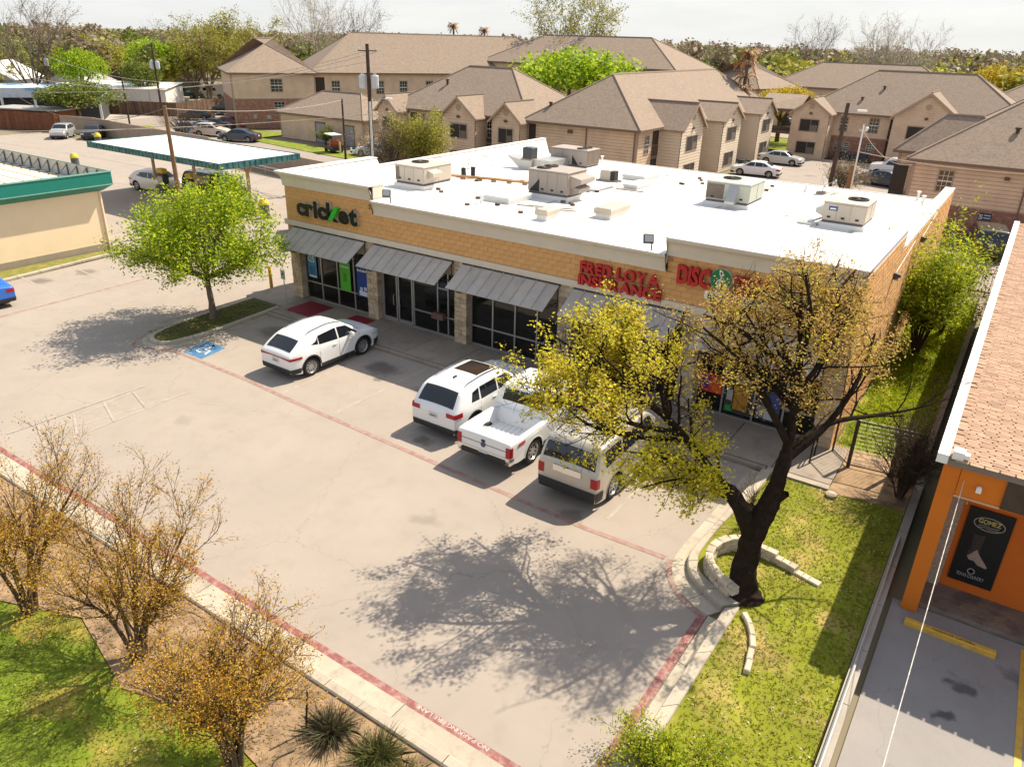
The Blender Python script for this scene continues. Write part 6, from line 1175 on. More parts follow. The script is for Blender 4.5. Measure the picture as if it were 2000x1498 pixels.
# ---------------------------------------------------------------- utility poles and lines
M_POLE = M('dark creosote pole', (.06, .04, .03), rough=.9, var=.3, scale=3); M_POLE2 = M('brown pole', (.20, .115, .06), rough=.9, var=.25, scale=3)
def pole(label, x, y, h, mat, r=.15, lean=(0, 0), arms=(), cans=(), lamp=None, conduit=False):
    t = thing('utility_pole', label, 'utility pole', (x, y, 0)); m = MB(); m.tube(V3((0, 0, 0), (lean[0]*.5, lean[1]*.5, h*.5), (lean[0], lean[1], h)), [r, r*.9, r*.72], 9); m.build('post', mat, t)
    for (z, ln, ang) in arms:
        d = Vector((math.cos(ang), math.sin(ang), 0))*ln/2; c0 = Vector((lean[0]*z/h, lean[1]*z/h, z)); m = MB(); m.tube([c0-d, c0+d], .05, 4); a = m.build('crossarm', M_POLE, t)
        for k in (-1, 0, 1): m = MB(); p = c0+d*k*.9; m.lathe([(.03, 0), (.05, .06), (.06, .12), (.03, .18)], 7, (p.x, p.y, p.z+.04)); m.build('insulator', M('grey insulator', (.5, .5, .5), rough=.3), a)
    for (dx, dy, z) in cans: m = MB(); m.lathe([(.05, 0), (.28, .05), (.3, .2), (.3, .95), (.26, 1.02), (.001, 1.05)], 14, (dx, dy, z)); m.lathe([(.03, 1.0), (.05, 1.1), (.03, 1.25)], 6, (dx-.1, dy, z)); m.lathe([(.03, 1.0), (.05, 1.1), (.03, 1.25)], 6, (dx+.1, dy, z)); m.build('transformer', M('pale grey transformer', (.52, .55, .56), rough=.4), t)
    if lamp: z, dx, dy = lamp; m = MB(); m.tube([(0, 0, z), (dx*.5, dy*.5, z+.25), (dx, dy, z+.3)], .03, 5); m.build('lamp_arm', M_GALV, t); m = MB(); m.cbox((dx*1.15, dy*1.15, z+.3), (.55, .22, .12), math.atan2(dy, dx), .04); m.build('lamp_head', M('white lamp head', (.72, .72, .70)), t)
    if conduit: m = MB(); m.tube([(.16, -.16, 0), (.16, -.16, h*.62)], .09, 8); m.build('conduit', M('white conduit', (.62, .62, .60), rough=.4), t)
    return t
pole('tall dark pole with two transformers behind the white parapet', -17.3, 23.7, 11.2, M_POLE, .19, (.0, .0), [(10.7, 1.5, .6)], [(-.42, -.25, 7.9), (.42, .28, 7.9)], (6.9, 1.1, .75), True)
pole('brown pole rising behind the green island tree by the canopy', -15.2, 4.3, 7.75, M_POLE2, .15, (-.1, 0)); pole('thin dark pole by the grey garage doors', -29.6, 32.5, 6.0, M_POLE, .12)
pole('leaning brown pole with white lamp beside the right back lot', 18.3, 26.5, 9.0, M_POLE, .15, (.25, 0), (), (), (8.3, .9, .3)); pole('brown pole with white mast just right of the leaning pole', 19.55, 26.2, 5.6, M_POLE2, .17, (0, 0)); 
m = MB(); m.tube([(0, 0, 4.0), (.0, 0, 7.9)], .05, 6); m.tube([(-.2, 0, 7.6), (.2, 0, 7.6)], .03, 5); m.lathe([(.08, 0), (.1, .15), (.03, .2)], 8, (.2, 0, 7.62)); one('weather_head', m, M('white conduit', (.62, .62, .60)), 'white service mast with weather head strapped beside the brown pole', 'service mast', loc=(19.75, 26.0, 0))
pole('far pole with crossarm above the white gabled house', -92.7, 35.7, 9.9, M_POLE2, .17, (0, 0), [(9.3, 2.2, .9), (8.4, 1.8, .9)], [(.4, .2, 6.4)]); pole('far pole with two transformers behind the white shed', -80.2, 45.0, 9.8, M_POLE, .16, (0, 0), (), [(-.4, -.2, 6.4), (.4, .2, 6.4)]); pole('far brown pole by the white van', -86.5, 57.5, 10.8, M_POLE2, .15)
pole('thin dark pole in front of the long white shed', -73, 35.5, 6.6, M_POLE, .12); pole('far dark pole at the white gabled house', -88, 32, 7.2, M_POLE, .12, lamp=(6.4, -1.6, -1.0))
M_WIRE = M('pale wire', (.48, .42, .36), rough=.6, var=.1); M_WIRED = M('dark wire', (.10, .08, .07), rough=.7)
def wire(label, a, b, sag, r=.018, mat=None):
    A, B = Vector(a), Vector(b); m = MB(); pts = [A.lerp(B, k/18)-Vector((0, 0, sag*4*(k/18)*(1-k/18))) for k in range(19)]; m.tube(pts, r, 4, cap=False); one('power_line', m, mat or M_WIRE, label, 'power line', 'overhead lines')
wire('upper pale line from the transformer pole to the far left', (-17.3, 23.7, 10.7), (-92.7, 35.7, 8.0), 3.0, .03); wire('second pale line just below the topmost one', (-16.9, 24.2, 10.6), (-75, 20, 7.4), 2.6, .03)
wire('third pale line from the transformer pole sloping left', (-17.3, 23.7, 9.9), (-60, 4, 7.0), 1.6, .028); wire('pale line from the thin pole by the garages down left', (-29.6, 32.5, 5.9), (-15.2, 4.3, 7.6), .5, .02)
wire('pale line from the transformer pole to the thin pole', (-17.3, 23.7, 7.2), (-29.6, 32.5, 5.6), .2, .02); wire('pale line crossing in front of the canopy', (-15.2, 4.3, 6.6), (-42, -6, 5.2), .5, .02); wire('lower pale line crossing in front of the canopy', (-17.0, 23.6, 6.0), (-40, -6.5, 5.2), .6, .02)
wire('dark looping line from the brown pole to the left', (-15.3, 4.3, 7.6), (-55, 14, 5.6), 1.4, .025, M_WIRED); wire('pale far line above the white gabled house', (-92.7, 35.7, 9.7), (-86.5, 57.5, 10.4), .4, .03); wire('pale far line running out of the left edge', (-92.7, 35.7, 9.6), (-105, 20, 8.8), .3, .03)
wire('white service wire from the mast looping toward the house', (19.75, 26, 7.6), (21.6, 37, 4.7), .7, .02); wire('white twisted wire from the right back toward the frame edge', (19.75, 26, 6.4), (34, 30, 6.2), .5, .025)
m = MB(); A, B = Vector((29.05, -6.0, 3.9)), Vector((28.95, -22, 3.0)); m.tube([A.lerp(B, k/24)-Vector((0, 0, 1.2*4*(k/24)*(1-k/24))) for k in range(25)], (.008), 5, cap=False); one('service_cable', m, M('twisted white cable', (.62, .58, .52), rough=.5, var=.6, scale=8), 'twisted white service cable drooping from the orange shop corner', 'cable')
for k, (x, y, la) in enumerate(((3.3, 56.4, 'green wheelie bin by the gabled flank'), (3.1, 57.4, 'dark wheelie bin behind the green one'), (-61.0, 45.5, 'black bin store at the brick gable corner'))):
    t = thing('wheelie_bin', la, 'bin', (x, y, 0)); s = 1.6 if k == 2 else 1.; m = MB(); m.prism([(-.27*s, -.3*s), (.27*s, -.3*s), (.27*s, .3*s), (-.27*s, .3*s)], .05, 1.0*s); m.build('body', M('dark green bin', (.03, .06, .05)) if k == 0 else M('black bin', (.03, .03, .032)), t); m = MB(); m.cbox((0, 0, 1.05*s), (.6*s, .66*s, .08), b=.03); m.build('lid', M('black bin', (.03, .03, .032)), t)
# ================================================================ TREES AND PLANTS
M_BARK = M('dark wet bark', (.024, .016, .011), rough=.95, spec=.1, var=.5, scale=6, bump=1.0, bscale=25, alt=(.05, .042, .034), altscale=9, altlo=.64, althi=.76)
M_BARK2 = M('grey brown bark', (.15, .11, .08), rough=.9, var=.3, scale=6, bump=.8, bscale=30)
M_BARK3 = M('pale bark', (.34, .29, .22), rough=.9, var=.25, scale=5)
M_TWIG = M('brown twig', (.085, .055, .035), rough=.9, var=.3, scale=6)
LM = {
 'green': leafmat('fresh green leaves', [(.08, .15, .006), (.22, .34, .01), (.45, .54, .014), (.64, .66, .03)], .42),
 'yellow': leafmat('yellow green leaves', [(.36, .35, .018), (.62, .57, .028), (.76, .67, .05), (.68, .52, .07)], .5),
 'tan': leafmat('orange tan young leaves', [(.34, .18, .06), (.52, .31, .09), (.62, .42, .12), (.56, .44, .07)], .4),
 'myrtle': leafmat('golden brown leaves', [(.26, .11, .02), (.45, .22, .025), (.56, .33, .035), (.42, .32, .03)], .38),
 'lime': leafmat('lime leaves', [(.10, .18, .008), (.23, .36, .012), (.40, .52, .02), (.50, .58, .04)], .4),
 'oak': leafmat('mid green leaves', [(.06, .09, .014), (.11, .15, .02), (.19, .23, .03), (.32, .33, .07)], .35),
 'olive': leafmat('olive leaves', [(.16, .16, .03), (.28, .27, .04), (.40, .36, .05), (.46, .42, .07)], .4),
 'gold': leafmat('golden leaves', [(.32, .24, .018), (.50, .36, .02), (.62, .44, .03), (.42, .38, .03)], .35),
 'orange': leafmat('pale orange leaves', [(.28, .17, .05), (.42, .27, .08), (.5, .34, .11)], .3),
 'weed': leafmat('weed leaves', [(.13, .21, .008), (.30, .40, .012), (.48, .52, .02), (.58, .54, .035)], .5),
 'straw': leafmat('straw blades', [(.20, .14, .05), (.30, .22, .09), (.12, .11, .03), (.10, .12, .02)], .2),
 'yucca': leafmat('spiky grey green blades', [(.05, .05, .025), (.10, .09, .04), (.14, .12, .06), (.05, .04, .025)], .15),
 'yucca2': leafmat('spiky olive blades', [(.06, .07, .02), (.11, .12, .03), (.18, .17, .05), (.05, .05, .02)], .15),
 'brown': leafmat('bare brown twigs', [(.17, .13, .09), (.25, .19, .13), (.33, .255, .17), (.25, .22, .08)], .25),
 'cream': leafmat('cream buds', [(.40, .32, .14), (.52, .44, .20), (.60, .50, .28)], .5), 'whitetwig': leafmat('white twigs', [(.42, .36, .29), (.55, .48, .40)], .4),
 'dull': leafmat('dull green woods', [(.09, .12, .025), (.15, .18, .035), (.21, .23, .045), (.27, .26, .06)], .3),
}
class Skel:
    def __init__(s, seed): s.br = []; s.tips = []; s.r = random.Random(seed)
    def rec(s, p, d, Ln, r, lev, mx, P):
        rr = s.r; n = max(2, int(Ln/P['seg'])); pts = [p.copy()]; q = p.copy(); d = d.normalized()
        for i in range(n):
            j = Vector((rr.gauss(0, 1), rr.gauss(0, 1), rr.gauss(0, 1)))*P['jit']; d = (d+j+Vector((0, 0, P['up']))).normalized(); q = q+d*(Ln/n); pts.append(q.copy())
        s.limb(pts, r, r*(.55 if lev < mx else .35), lev, mx, P, Ln)
    def limb(s, pts, r0, r1, lev, mx, P, Ln=None):
        rr = s.r; n = len(pts)-1; Ln = Ln or sum((pts[i+1]-pts[i]).length for i in range(n))
        s.br.append((pts, [r0+(r1-r0)*i/n for i in range(n+1)], lev))
        if lev >= mx:
            for i in range(n//3, n+1): s.tips.append((pts[i], (pts[-1]-pts[0]).normalized()))
            return
        nc = P['nch'][min(lev, len(P['nch'])-1)]; st = P.get('start', .3) if lev == 0 else .2
        for k in range(nc):
            t = st+(1-st)*(k+rr.random())/nc; f = t*n; i = min(int(f), n-1); p = pts[i].lerp(pts[i+1], f-i); d = (pts[i+1]-pts[i]).normalized()
            ax = d.orthogonal().normalized(); ax.rotate(Matrix.Rotation(rr.uniform(0, 2*math.pi), 3, d)); a = R(rr.uniform(*P['ang'])); nd = d.copy(); nd.rotate(Matrix.Rotation(a, 3, ax))
            nd = (nd+Vector(P.get('bias', (0, 0, 0)))).normalized(); L2 = Ln*rr.uniform(*P['len'])*(1-.35*t if lev else 1)
            if 'lmax' in P: L2 = min(L2, P['lmax'][min(lev, len(P['lmax'])-1)]*rr.uniform(.7, 1.2))
            el = P.get('ell')
            if el:
                e = p+nd*L2; v = Vector(((e.x-el[0][0])/el[1][0], (e.y-el[0][1])/el[1][1], (e.z-el[0][2])/el[1][2]))
                if v.length > 1.0:
                    c0 = Vector(el[0]); nd = (nd*.5+(c0-p).normalized()*.5+Vector((rr.gauss(0, .3), rr.gauss(0, .3), rr.gauss(0, .2)))).normalized(); L2 *= .7
            if L2 < P['seg']*.6: continue
            s.rec(p, nd, L2, max((r0+(r1-r0)*t)*P.get('thin', .6), P.get('rmin', .006)), lev+1, mx, P)
    def wood(s, mat, name='trunk', parent=None, minr=0.0):
        m = MB()
        for pts, rr, lev in s.br:
            if rr[0] < minr: continue
            k0 = len(m.v); m.tube(pts, rr, 16 if rr[0] > .12 else (6 if rr[0] > .05 else (4 if rr[0] > .02 else 3)), cap=False)
            if rr[0] > .1:   # furrowed bark
                from mathutils import noise as mn
                ctr = [p for p in pts for _ in range(16 if rr[0] > .12 else 6)]
                for q in range(k0, len(m.v)):
                    v = Vector(m.v[q]); c = ctr[q-k0]; f_ = 1+.22*mn.noise(v*2.2)+.20*mn.noise(Vector((v.x*9, v.y*9, v.z*2.0)))+.08*mn.noise(v*14); m.v[q] = tuple(c+(v-c)*f_)
        return m.build(name, mat, parent, smooth=True)
def leaf_mesh(name, centers, dirs, n, spread, size, mat, seed=1, aspect=.55, droop=0., flat=.5):
    """n leaves round every twig point; each leaf one small folded rhomb"""
    rg = np.random.default_rng(seed); C = np.repeat(np.asarray(centers, float), n, 0); N_ = len(C)
    if N_ == 0: C = np.zeros((1, 3)); N_ = 1
    C = C+rg.normal(0, 1, (N_, 3))*spread; C[:, 2] -= abs(rg.normal(0, droop, N_)) if droop else 0
    a = rg.normal(0, 1, (N_, 3)); a[:, 2] *= .7; a /= np.linalg.norm(a, axis=1)[:, None]+1e-9
    nr = rg.normal(0, 1, (N_, 3)); nr[:, 2] = abs(nr[:, 2])+flat; b = np.cross(a, nr); b /= np.linalg.norm(b, axis=1)[:, None]+1e-9
    s = size*rg.uniform(.6, 1.35, N_)[:, None]
    V_ = np.empty((N_*4, 3)); V_[0::4] = C-a*s*.5; V_[1::4] = C+b*s*aspect*.5; V_[2::4] = C+a*s*.5; V_[3::4] = C-b*s*aspect*.5
    return npmesh(name, V_, np.arange(N_*4).reshape(-1, 4), mat)
def sprays(name, pts, n, ln, wd, mat, seed=1, up=.8):
    """thin upright blades or twigs fanned out from every point"""
    rg = np.random.default_rng(seed); C = np.repeat(np.asarray(pts, float), n, 0); N_ = len(C)
    d = rg.normal(0, 1, (N_, 3)); d[:, 2] = abs(d[:, 2])*up+up*.4; d /= np.linalg.norm(d, axis=1)[:, None]
    s = np.cross(d, rg.normal(0, 1, (N_, 3))); s /= np.linalg.norm(s, axis=1)[:, None]+1e-9; L_ = (ln*rg.uniform(.5, 1.15, N_))[:, None]
    mid = C+d*L_*.55; tip = C+d*L_; tip[:, 2] -= L_[:, 0]*.18; w_ = s*wd/2
    V_ = np.empty((N_*5, 3)); V_[0::5] = C-w_; V_[1::5] = C+w_; V_[2::5] = mid+w_*.8; V_[3::5] = tip; V_[4::5] = mid-w_*.8
    return npmesh(name, V_, np.arange(N_*5).reshape(-1, 5), mat)
# ---- green tree on the island
t = thing('island_tree', 'full fresh green tree on the kerbed island beside the blue bay', 'tree', (0, 0, 0))
sk = Skel(5); P = dict(seg=.28, jit=.12, up=.05, nch=[9, 7, 4], ang=(28, 62), len=(.5, .8), lmax=[2.6, 1.3, .7], thin=.55, rmin=.008, start=.45, ell=((-.45, -4.3, 4.1), (4.3, 3.9, 2.45)))
sk.limb(ipath(V3((-.42, -4.38, .05), (-.36, -4.38, .9), (-.42, -4.4, 1.7), (-.45, -4.35, 2.6), (-.4, -4.3, 3.6), (-.5, -4.3, 4.9)), 3), .17, .04, 0, 3, P)
for d in ((-1.7, -.6, 1.0), (1.6, .9, 1.0), (-.8, 1.5, 1.0), (.8, -1.4, .9), (-1.6, .6, .7), (2.0, .0, .75), (-2.2, -1.0, .75), (1.8, 1.5, .6), (-1.0, -1.5, .7)):
    p = Vector((-.43, -4.38, 1.75+.6*random.random())); v = Vector(d).normalized(); sk.limb(ipath([p, p+v*1.1+Vector((0, 0, .05)), p+v*2.1+Vector((0, 0, .25)), p+v*3.1+Vector((0, 0, .4))], 3), .075, .02, 1, 3, P)
for pts, rr, lev in sk.br[:1]: rr[0] *= 1.35
trunk = sk.wood(M_BARK2, 'trunk', t); tp = [(p.x, p.y, p.z) for p, d in sk.tips if p.z > 1.35]
from mathutils import noise as mnz0; rf = random.Random(12)
for _ in range(1500):
    if rf.random() < .35: continue
    v = Vector((rf.gauss(0, 1), rf.gauss(0, 1), rf.gauss(0, 1))).normalized()*(.45+.5*rf.random()); q = Vector((-.45+v.x*3.9, -4.3+v.y*3.4, 3.95+v.z*2.2))
    if q.z > 1.7 and mnz0.noise(q*.9) > -.12: tp.append(tuple(q))
ob('crown', leaf_mesh('crown', tp, None, 15, .18, .125, LM['green'], 3), t)
# ---- old leaning tree by the kerb
t = thing('old_tree', 'old dark-trunked tree with yellow and tan young leaves leaning over the parked cars', 'tree', (0, 0, 0))
sk = Skel(8); skR = Skel(9); skB = Skel(4); T0 = Skel(1)
T0.br.append((ipath(V3((25.38, -8.5, .0), (25.33, -8.4, .45), (25.3, -8.35, 1.1), (25.36, -8.3, 1.7), (25.48, -8.2, 2.35), (25.58, -8.0, 3.0), (25.6, -7.75, 3.7)), 8), list(np.interp(np.linspace(0, 1, 49), [0, .08, .3, .6, 1], [.52, .35, .27, .26, .15])), 0))
T0.br.append((ipath(V3((25.3, -8.3, 1.65), (25.0, -8.4, 2.3), (24.7, -8.5, 2.65), (24.45, -8.55, 2.7)), 6), list(np.linspace(.22, .17, 19)), 0)); T0.br.append((V3((24.5, -8.55, 2.7), (24.3, -8.6, 2.66)), [.21, .13], 0))
for a, b in (((25.65, -8.0, 2.7), (25.85, -8.05, 2.85)), ((25.25, -8.25, 2.2), (25.1, -8.15, 2.35))): T0.br.append((V3(a, b), [.16, .06], 0))
PL = dict(seg=.26, jit=.16, up=.05, nch=[13, 7, 4], ang=(28, 75), len=(.45, .8), lmax=[1.9, 1.0, .5], thin=.45, rmin=.006, start=.2, ell=((21.8, -8.5, 4.5), (3.3, 3.0, 1.9)))
sk.limb(ipath(V3((24.6, -8.5, 2.75), (23.8, -8.6, 3.5), (22.9, -8.5, 4.1), (21.8, -8.4, 4.5), (20.6, -8.3, 4.9), (19.5, -8.2, 5.3)), 4), .12, .025, 0, 3, PL)
sk.limb(ipath(V3((23.4, -8.55, 3.8), (22.6, -9.3, 4.1), (21.6, -9.9, 4.4), (20.6, -10.2, 4.8)), 4), .08, .02, 0, 3, PL); sk.limb(ipath(V3((23.0, -8.5, 4.0), (22.3, -7.6, 4.7), (21.4, -6.8, 5.2), (20.3, -6.3, 5.5)), 4), .09, .02, 0, 3, PL); sk.limb(ipath(V3((23.5, -8.6, 3.7), (22.4, -9.0, 3.6), (21.2, -9.1, 3.6), (20.2, -8.8, 3.9)), 4), .07, .018, 0, 3, PL); sk.limb(ipath(V3((22.3, -8.45, 4.3), (21.5, -8.0, 5.2), (20.8, -7.8, 5.9)), 4), .06, .015, 1, 3, PL)
PLo = dict(PL, ell=((23.3, -9.3, 3.3), (1.5, 1.4, 1.1)), nch=[7, 4, 3], lmax=[1.0, .6, .35], start=.15)
sk2 = Skel(21)
for e in ((23.7, -9.6, 3.0), (23.0, -9.7, 3.5), (24.0, -9.1, 3.2), (22.7, -8.9, 3.3), (24.3, -9.4, 2.7), (23.2, -10.2, 3.1), (22.4, -9.8, 3.6), (23.9, -8.0, 3.6)): sk2.limb(ipath([Vector((24.5, -8.55, 2.72)), Vector((24.5, -8.55, 2.72)).lerp(Vector(e), .5)+Vector((0, 0, .25)), Vector(e)], 4), .045, .012, 0, 2, PLo)
PR = dict(seg=.28, jit=.17, up=.06, nch=[9, 6, 4], ang=(25, 68), len=(.45, .78), lmax=[2.0, 1.1, .55], thin=.48, rmin=.006, start=.2, ell=((24.9, -6.5, 5.8), (2.4, 3.1, 2.1)))
for pl, r in ((((25.6, -7.8, 3.6), (25.55, -7.5, 4.4), (25.4, -7.2, 5.3), (25.15, -6.8, 6.4), (24.9, -6.4, 7.4)), .125), (((25.58, -7.7, 3.9), (25.0, -8.0, 4.9), (24.3, -8.2, 5.8), (23.5, -8.4, 6.4)), .095), (((25.45, -7.3, 5.0), (24.6, -6.0, 5.7), (23.8, -4.9, 6.4)), .10), (((25.6, -7.8, 3.5), (26.2, -7.0, 4.3), (26.5, -6.0, 5.2), (26.5, -5.2, 6.0)), .10), (((25.4, -7.2, 5.2), (24.4, -7.4, 6.0), (23.6, -7.3, 6.2), (23.0, -7.0, 6.2)), .09), (((25.5, -7.4, 4.6), (24.6, -6.9, 5.0), (23.8, -6.4, 5.2), (23.1, -6.0, 5.3)), .08), (((25.2, -6.9, 6.2), (25.6, -6.0, 7.0), (25.8, -5.2, 7.4)), .07), (((25.35, -7.2, 5.5), (25.5, -7.5, 6.7), (25.3, -7.9, 7.8)), .08), (((25.45, -7.3, 4.9), (25.9, -7.4, 6.0), (26.2, -7.3, 7.0)), .07)):
    skR.limb(ipath(V3(*pl), 4), r, .025, 0, 3, PR)
PB = dict(PR, nch=[9, 4, 3], lmax=[1.1, .6, .35], ell=None, jit=.2, start=.35); del PB['ell']
skB.limb(ipath(V3((25.6, -7.7, 3.8), (26.2, -6.6, 4.15), (26.9, -5.6, 4.15), (27.6, -4.8, 4.2), (28.3, -4.3, 4.5)), 4), .09, .015, 0, 3, PB)
for s_ in (sk, sk2, skR, skB): T0.br += s_.br
T0.wood(M_BARK, 'trunk', t)
tl = [(p.x, p.y, p.z) for p, d in sk.tips]; t2 = [(p.x, p.y, p.z) for p, d in sk2.tips]; tr_ = [(p.x, p.y, p.z) for p, d in skR.tips]
from mathutils import noise as mnz; gate = lambda p, k: mnz.noise(Vector(p)*1.25) > k; tl = [p for p in tl if gate(p, .03)]; tr_ = [p for p in tr_ if gate(p, -.25)]
rg = random.Random(3); tl_y = [p for p in tl if rg.random() < .95-.13*max(0, p[0]-21)]; tl_t = [p for p in tl if rg.random() < .25+.12*max(0, p[0]-20.5)]
ob('crown', leaf_mesh('crown', tl_y+t2, None, 8, .10, .085, LM['yellow'], 5), t); ob('crown', leaf_mesh('crown', tl_t, None, 5, .10, .065, LM['tan'], 6), t)
keep = [p for p in tr_ if rg.random() < .55]; ob('crown', leaf_mesh('crown', keep, None, 9, .095, .062, LM['tan'], 7), t); ob('crown', leaf_mesh('crown', [p for p in tr_ if rg.random() < .13], None, 5, .09, .075, LM['yellow'], 8), t)
# ---- crape myrtles on the lower lawn
def myrtle(label, base, h, spread, seed, stems, leaf, lean=(0, 0)):
    t = thing('crape_myrtle', label, 'tree', base, group='multi-stemmed golden trees along the lower kerb'); s = Skel(seed); rr = random.Random(seed)
    P = dict(seg=.22, jit=.10, up=.05, nch=[11, 6, 4], ang=(14, 46), len=(.45, .72), lmax=[1.25, .75, .42], thin=.55, rmin=.005, start=.38)
    for k in range(stems):
        a = 2*math.pi*(k+rr.random()*.7)/stems; e = Vector((math.cos(a)*spread+lean[0], math.sin(a)*spread+lean[1], h*rr.uniform(.75, 1.0))); b0 = Vector((math.cos(a)*.1, math.sin(a)*.1, 0))
        s.limb(ipath([b0, b0+Vector((e.x*.12, e.y*.12, h*.28)), Vector((e.x*.5, e.y*.5, h*.6)), e], 4), .065, .014, 0, 3, P)
    s.wood(M_TWIG, 'trunk', t); tp = [(p.x, p.y, p.z) for p, d in s.tips if rr.random() < leaf]
    ob('crown', leaf_mesh('crown', tp, None, 6, .085, .045, LM['myrtle'], seed), t)
myrtle('golden multi-stemmed tree at the left edge above the lower kerb', (12.5, -18.55, .05), 2.9, 1.15, 31, 6, .62, (.1, .2))
myrtle('golden multi-stemmed tree second from the left edge by the kerb', (15.75, -17.95, .05), 2.75, 1.2, 32, 6, .62, (0, .2))
myrtle('golden multi-stemmed tree nearest the spiky grass clumps', (19.45, -18.4, .05), 2.0, .7, 33, 7, .62, (-.1, .1))
# ---- spiky clumps
def clump(label, base, n, ln, mat, seed):
    rg_ = np.random.default_rng(seed); pts = np.c_[rg_.normal(0, .09, 26), rg_.normal(0, .09, 26), np.zeros(26)]; o = ob('spiky_grass', sprays('spiky_grass', pts, n, ln, .014, mat, seed, .55), None, base); tag(o, label, 'grass clump', 'spiky grass clumps at the lower kerb')
clump('grey brown spiky clump further from the red stencil', (20.35, -16.95, .07), 26, .75, LM['yucca'], 1); clump('green spiky clump beside the kerb joint', (21.45, -16.85, .07), 26, .72, LM['yucca2'], 2); clump('low brown clump at the bottom frame edge', (22.2, -16.95, .07), 18, .6, LM['straw'], 3)
# ---- shrubs and weeds
def shrub(label, base, h, rad, seed, mat, n, size, stems=9, leaf=1., spread=.12, cat='shrub', bark=M_TWIG, nch=(7, 4), name='shrub', group=None):
    t = thing(name, label, cat, base, group=group); s = Skel(seed); rr = random.Random(seed); P = dict(seg=.2, jit=.16, up=.06, nch=list(nch), ang=(20, 55), len=(.4, .7), thin=.6, rmin=.005, start=.25)
    for k in range(stems):
        a = rr.uniform(0, 2*math.pi); q = rr.random()**.6; e = Vector((math.cos(a)*rad*q, math.sin(a)*rad*q, h*(1-.35*q)*rr.uniform(.7, 1.05))); s.limb(ipath([Vector((e.x*.1, e.y*.1, 0)), Vector((e.x*.45, e.y*.45, e.z*.6)), e], 4), .02+h*.004, .008, 0, 2, P)
    s.wood(bark, 'stems', t); tp = [(p.x, p.y, p.z) for p, d in s.tips if rr.random() < leaf]
    if n: ob('foliage', leaf_mesh('foliage', tp, None, n, spread, size, mat, seed), t)
    return t
shrub('overgrown bright green bush against the tan side wall', (26.35, 11.2, .09), 4.2, 1.35, 41, LM['weed'], 7, .13, 20, 1., .16)
shrub('tall wispy green sapling at the back of the side yard', (26.9, 14.6, .09), 4.0, 1.2, 42, LM['weed'], 4, .12, 12, .8, .14)
shrub('low yellow-green bush at the bottom edge by the right kerb', (26.0, -14.05, .08), .5, 1.0, 43, LM['weed'], 6, .05, 30, 1., .07)
shrub('tangled leafless grey bush beside the orange shop wall', (27.75, -1.6, .1), 2.3, .95, 44, LM['brown'], 0, .1, 30, 1., nch=(9, 6))
shrub('thin leafless sapling on the lawn behind the old tree', (24.6, -5.6, .09), 1.3, .5, 45, LM['brown'], 0, .1, 4, 1.)
shrub('bare brown bush against the back parapet by the big pole', (-18.2, 27.0, 0), 4.6, 2.3, 46, LM['brown'], 3, .14, 26, 1., .2, bark=M_TWIG)
shrub('yellow-green bush beside the bare brown one behind the parapet', (-14.8, 27.5, 0), 4.9, 1.8, 47, LM['olive'], 6, .17, 18, 1., .22)
shrub('bare grey bush at the back lot beside the leaning pole', (14.6, 50.5, 0), 2.2, 1.9, 48, LM['brown'], 3, .12, 30, 1., .2)
shrub('thin bare thicket behind the filling station canopy', (-56, 32.0, 0), 3.4, 2.6, 49, LM['brown'], 0, .1, 34, 1.)
shrub('small dark shrub beside the garage door', (-39.7, 39.3, .05), 1.6, .8, 50, LM['oak'], 6, .12, 10)
rg_ = np.random.default_rng(5)
def scatter(poly_fn, n, z): return np.array([(x, y, z) for x, y in (poly_fn() for _ in range(n))])
def blades(name, label, fn, n, per, ln, wd, mat, z, seed, up=.9):
    o = ob(name, sprays(name, scatter(fn, n, z), per, ln, wd, mat, seed, up), None, None, 'stuff'); tag(o, label, 'grass'); return o
u_ = rg_.uniform
def in_right():
    while True:
        x, y = u_(23.95, 28.0), u_(-16.5, -2.5)
        if x > 24.35 and (y > -8.2 or x > 25.5): return x, y
blades('grass', 'thin yellow-green grass on the right lawn', in_right, 7500, 4, .075, .011, leafmat('lawn blades', [(.12, .17, .012), (.21, .25, .015), (.34, .31, .03), (.44, .34, .14)], .3), .085, 6)
blades('grass', 'green grass on the lower left lawn', lambda: (u_(2, 24), u_(-22, -17.4)), 9000, 4, .075, .012, leafmat('lawn blades left', [(.09, .15, .010), (.15, .22, .012), (.26, .28, .02), (.38, .29, .09)], .3), .052, 7)
blades('grass', 'tall weeds in the side yard', lambda: (u_(25.55, 27.9), u_(.8, 20)), 3600, 6, .26, .022, LM['weed'], .09, 8)
blades('grass', 'dark turf on the tree island', lambda: (u_(-1.15, .6), u_(-7.2, -1.7)), 2400, 3, .06, .012, LM['oak'], .126, 9)
blades('leaf_litter', 'dry stalks and litter in the mulch bed', lambda: (u_(5, 23), u_(-18.2, -16.4)), 2500, 2, .07, .015, LM['straw'], .076, 10, .3)
o = ob('leaf_litter', leaf_mesh('leaf_litter', scatter(in_right, 900, .10), None, 1, .01, .06, leafmat('dry fallen leaves', [(.40, .30, .17), (.5, .42, .28), (.28, .18, .09)], .1), 12, flat=6), None, None, 'stuff'); tag(o, 'dry fallen leaves on the right lawn', 'leaves')
o = ob('leaf_litter', leaf_mesh('leaf_litter', scatter(lambda: (u_(6, 24), u_(-21, -16.6)), 900, .08), None, 1, .01, .055, MATS['dry fallen leaves'], 13, flat=6), None, None, 'stuff'); tag(o, 'dry fallen leaves on the lower left lawn', 'leaves')
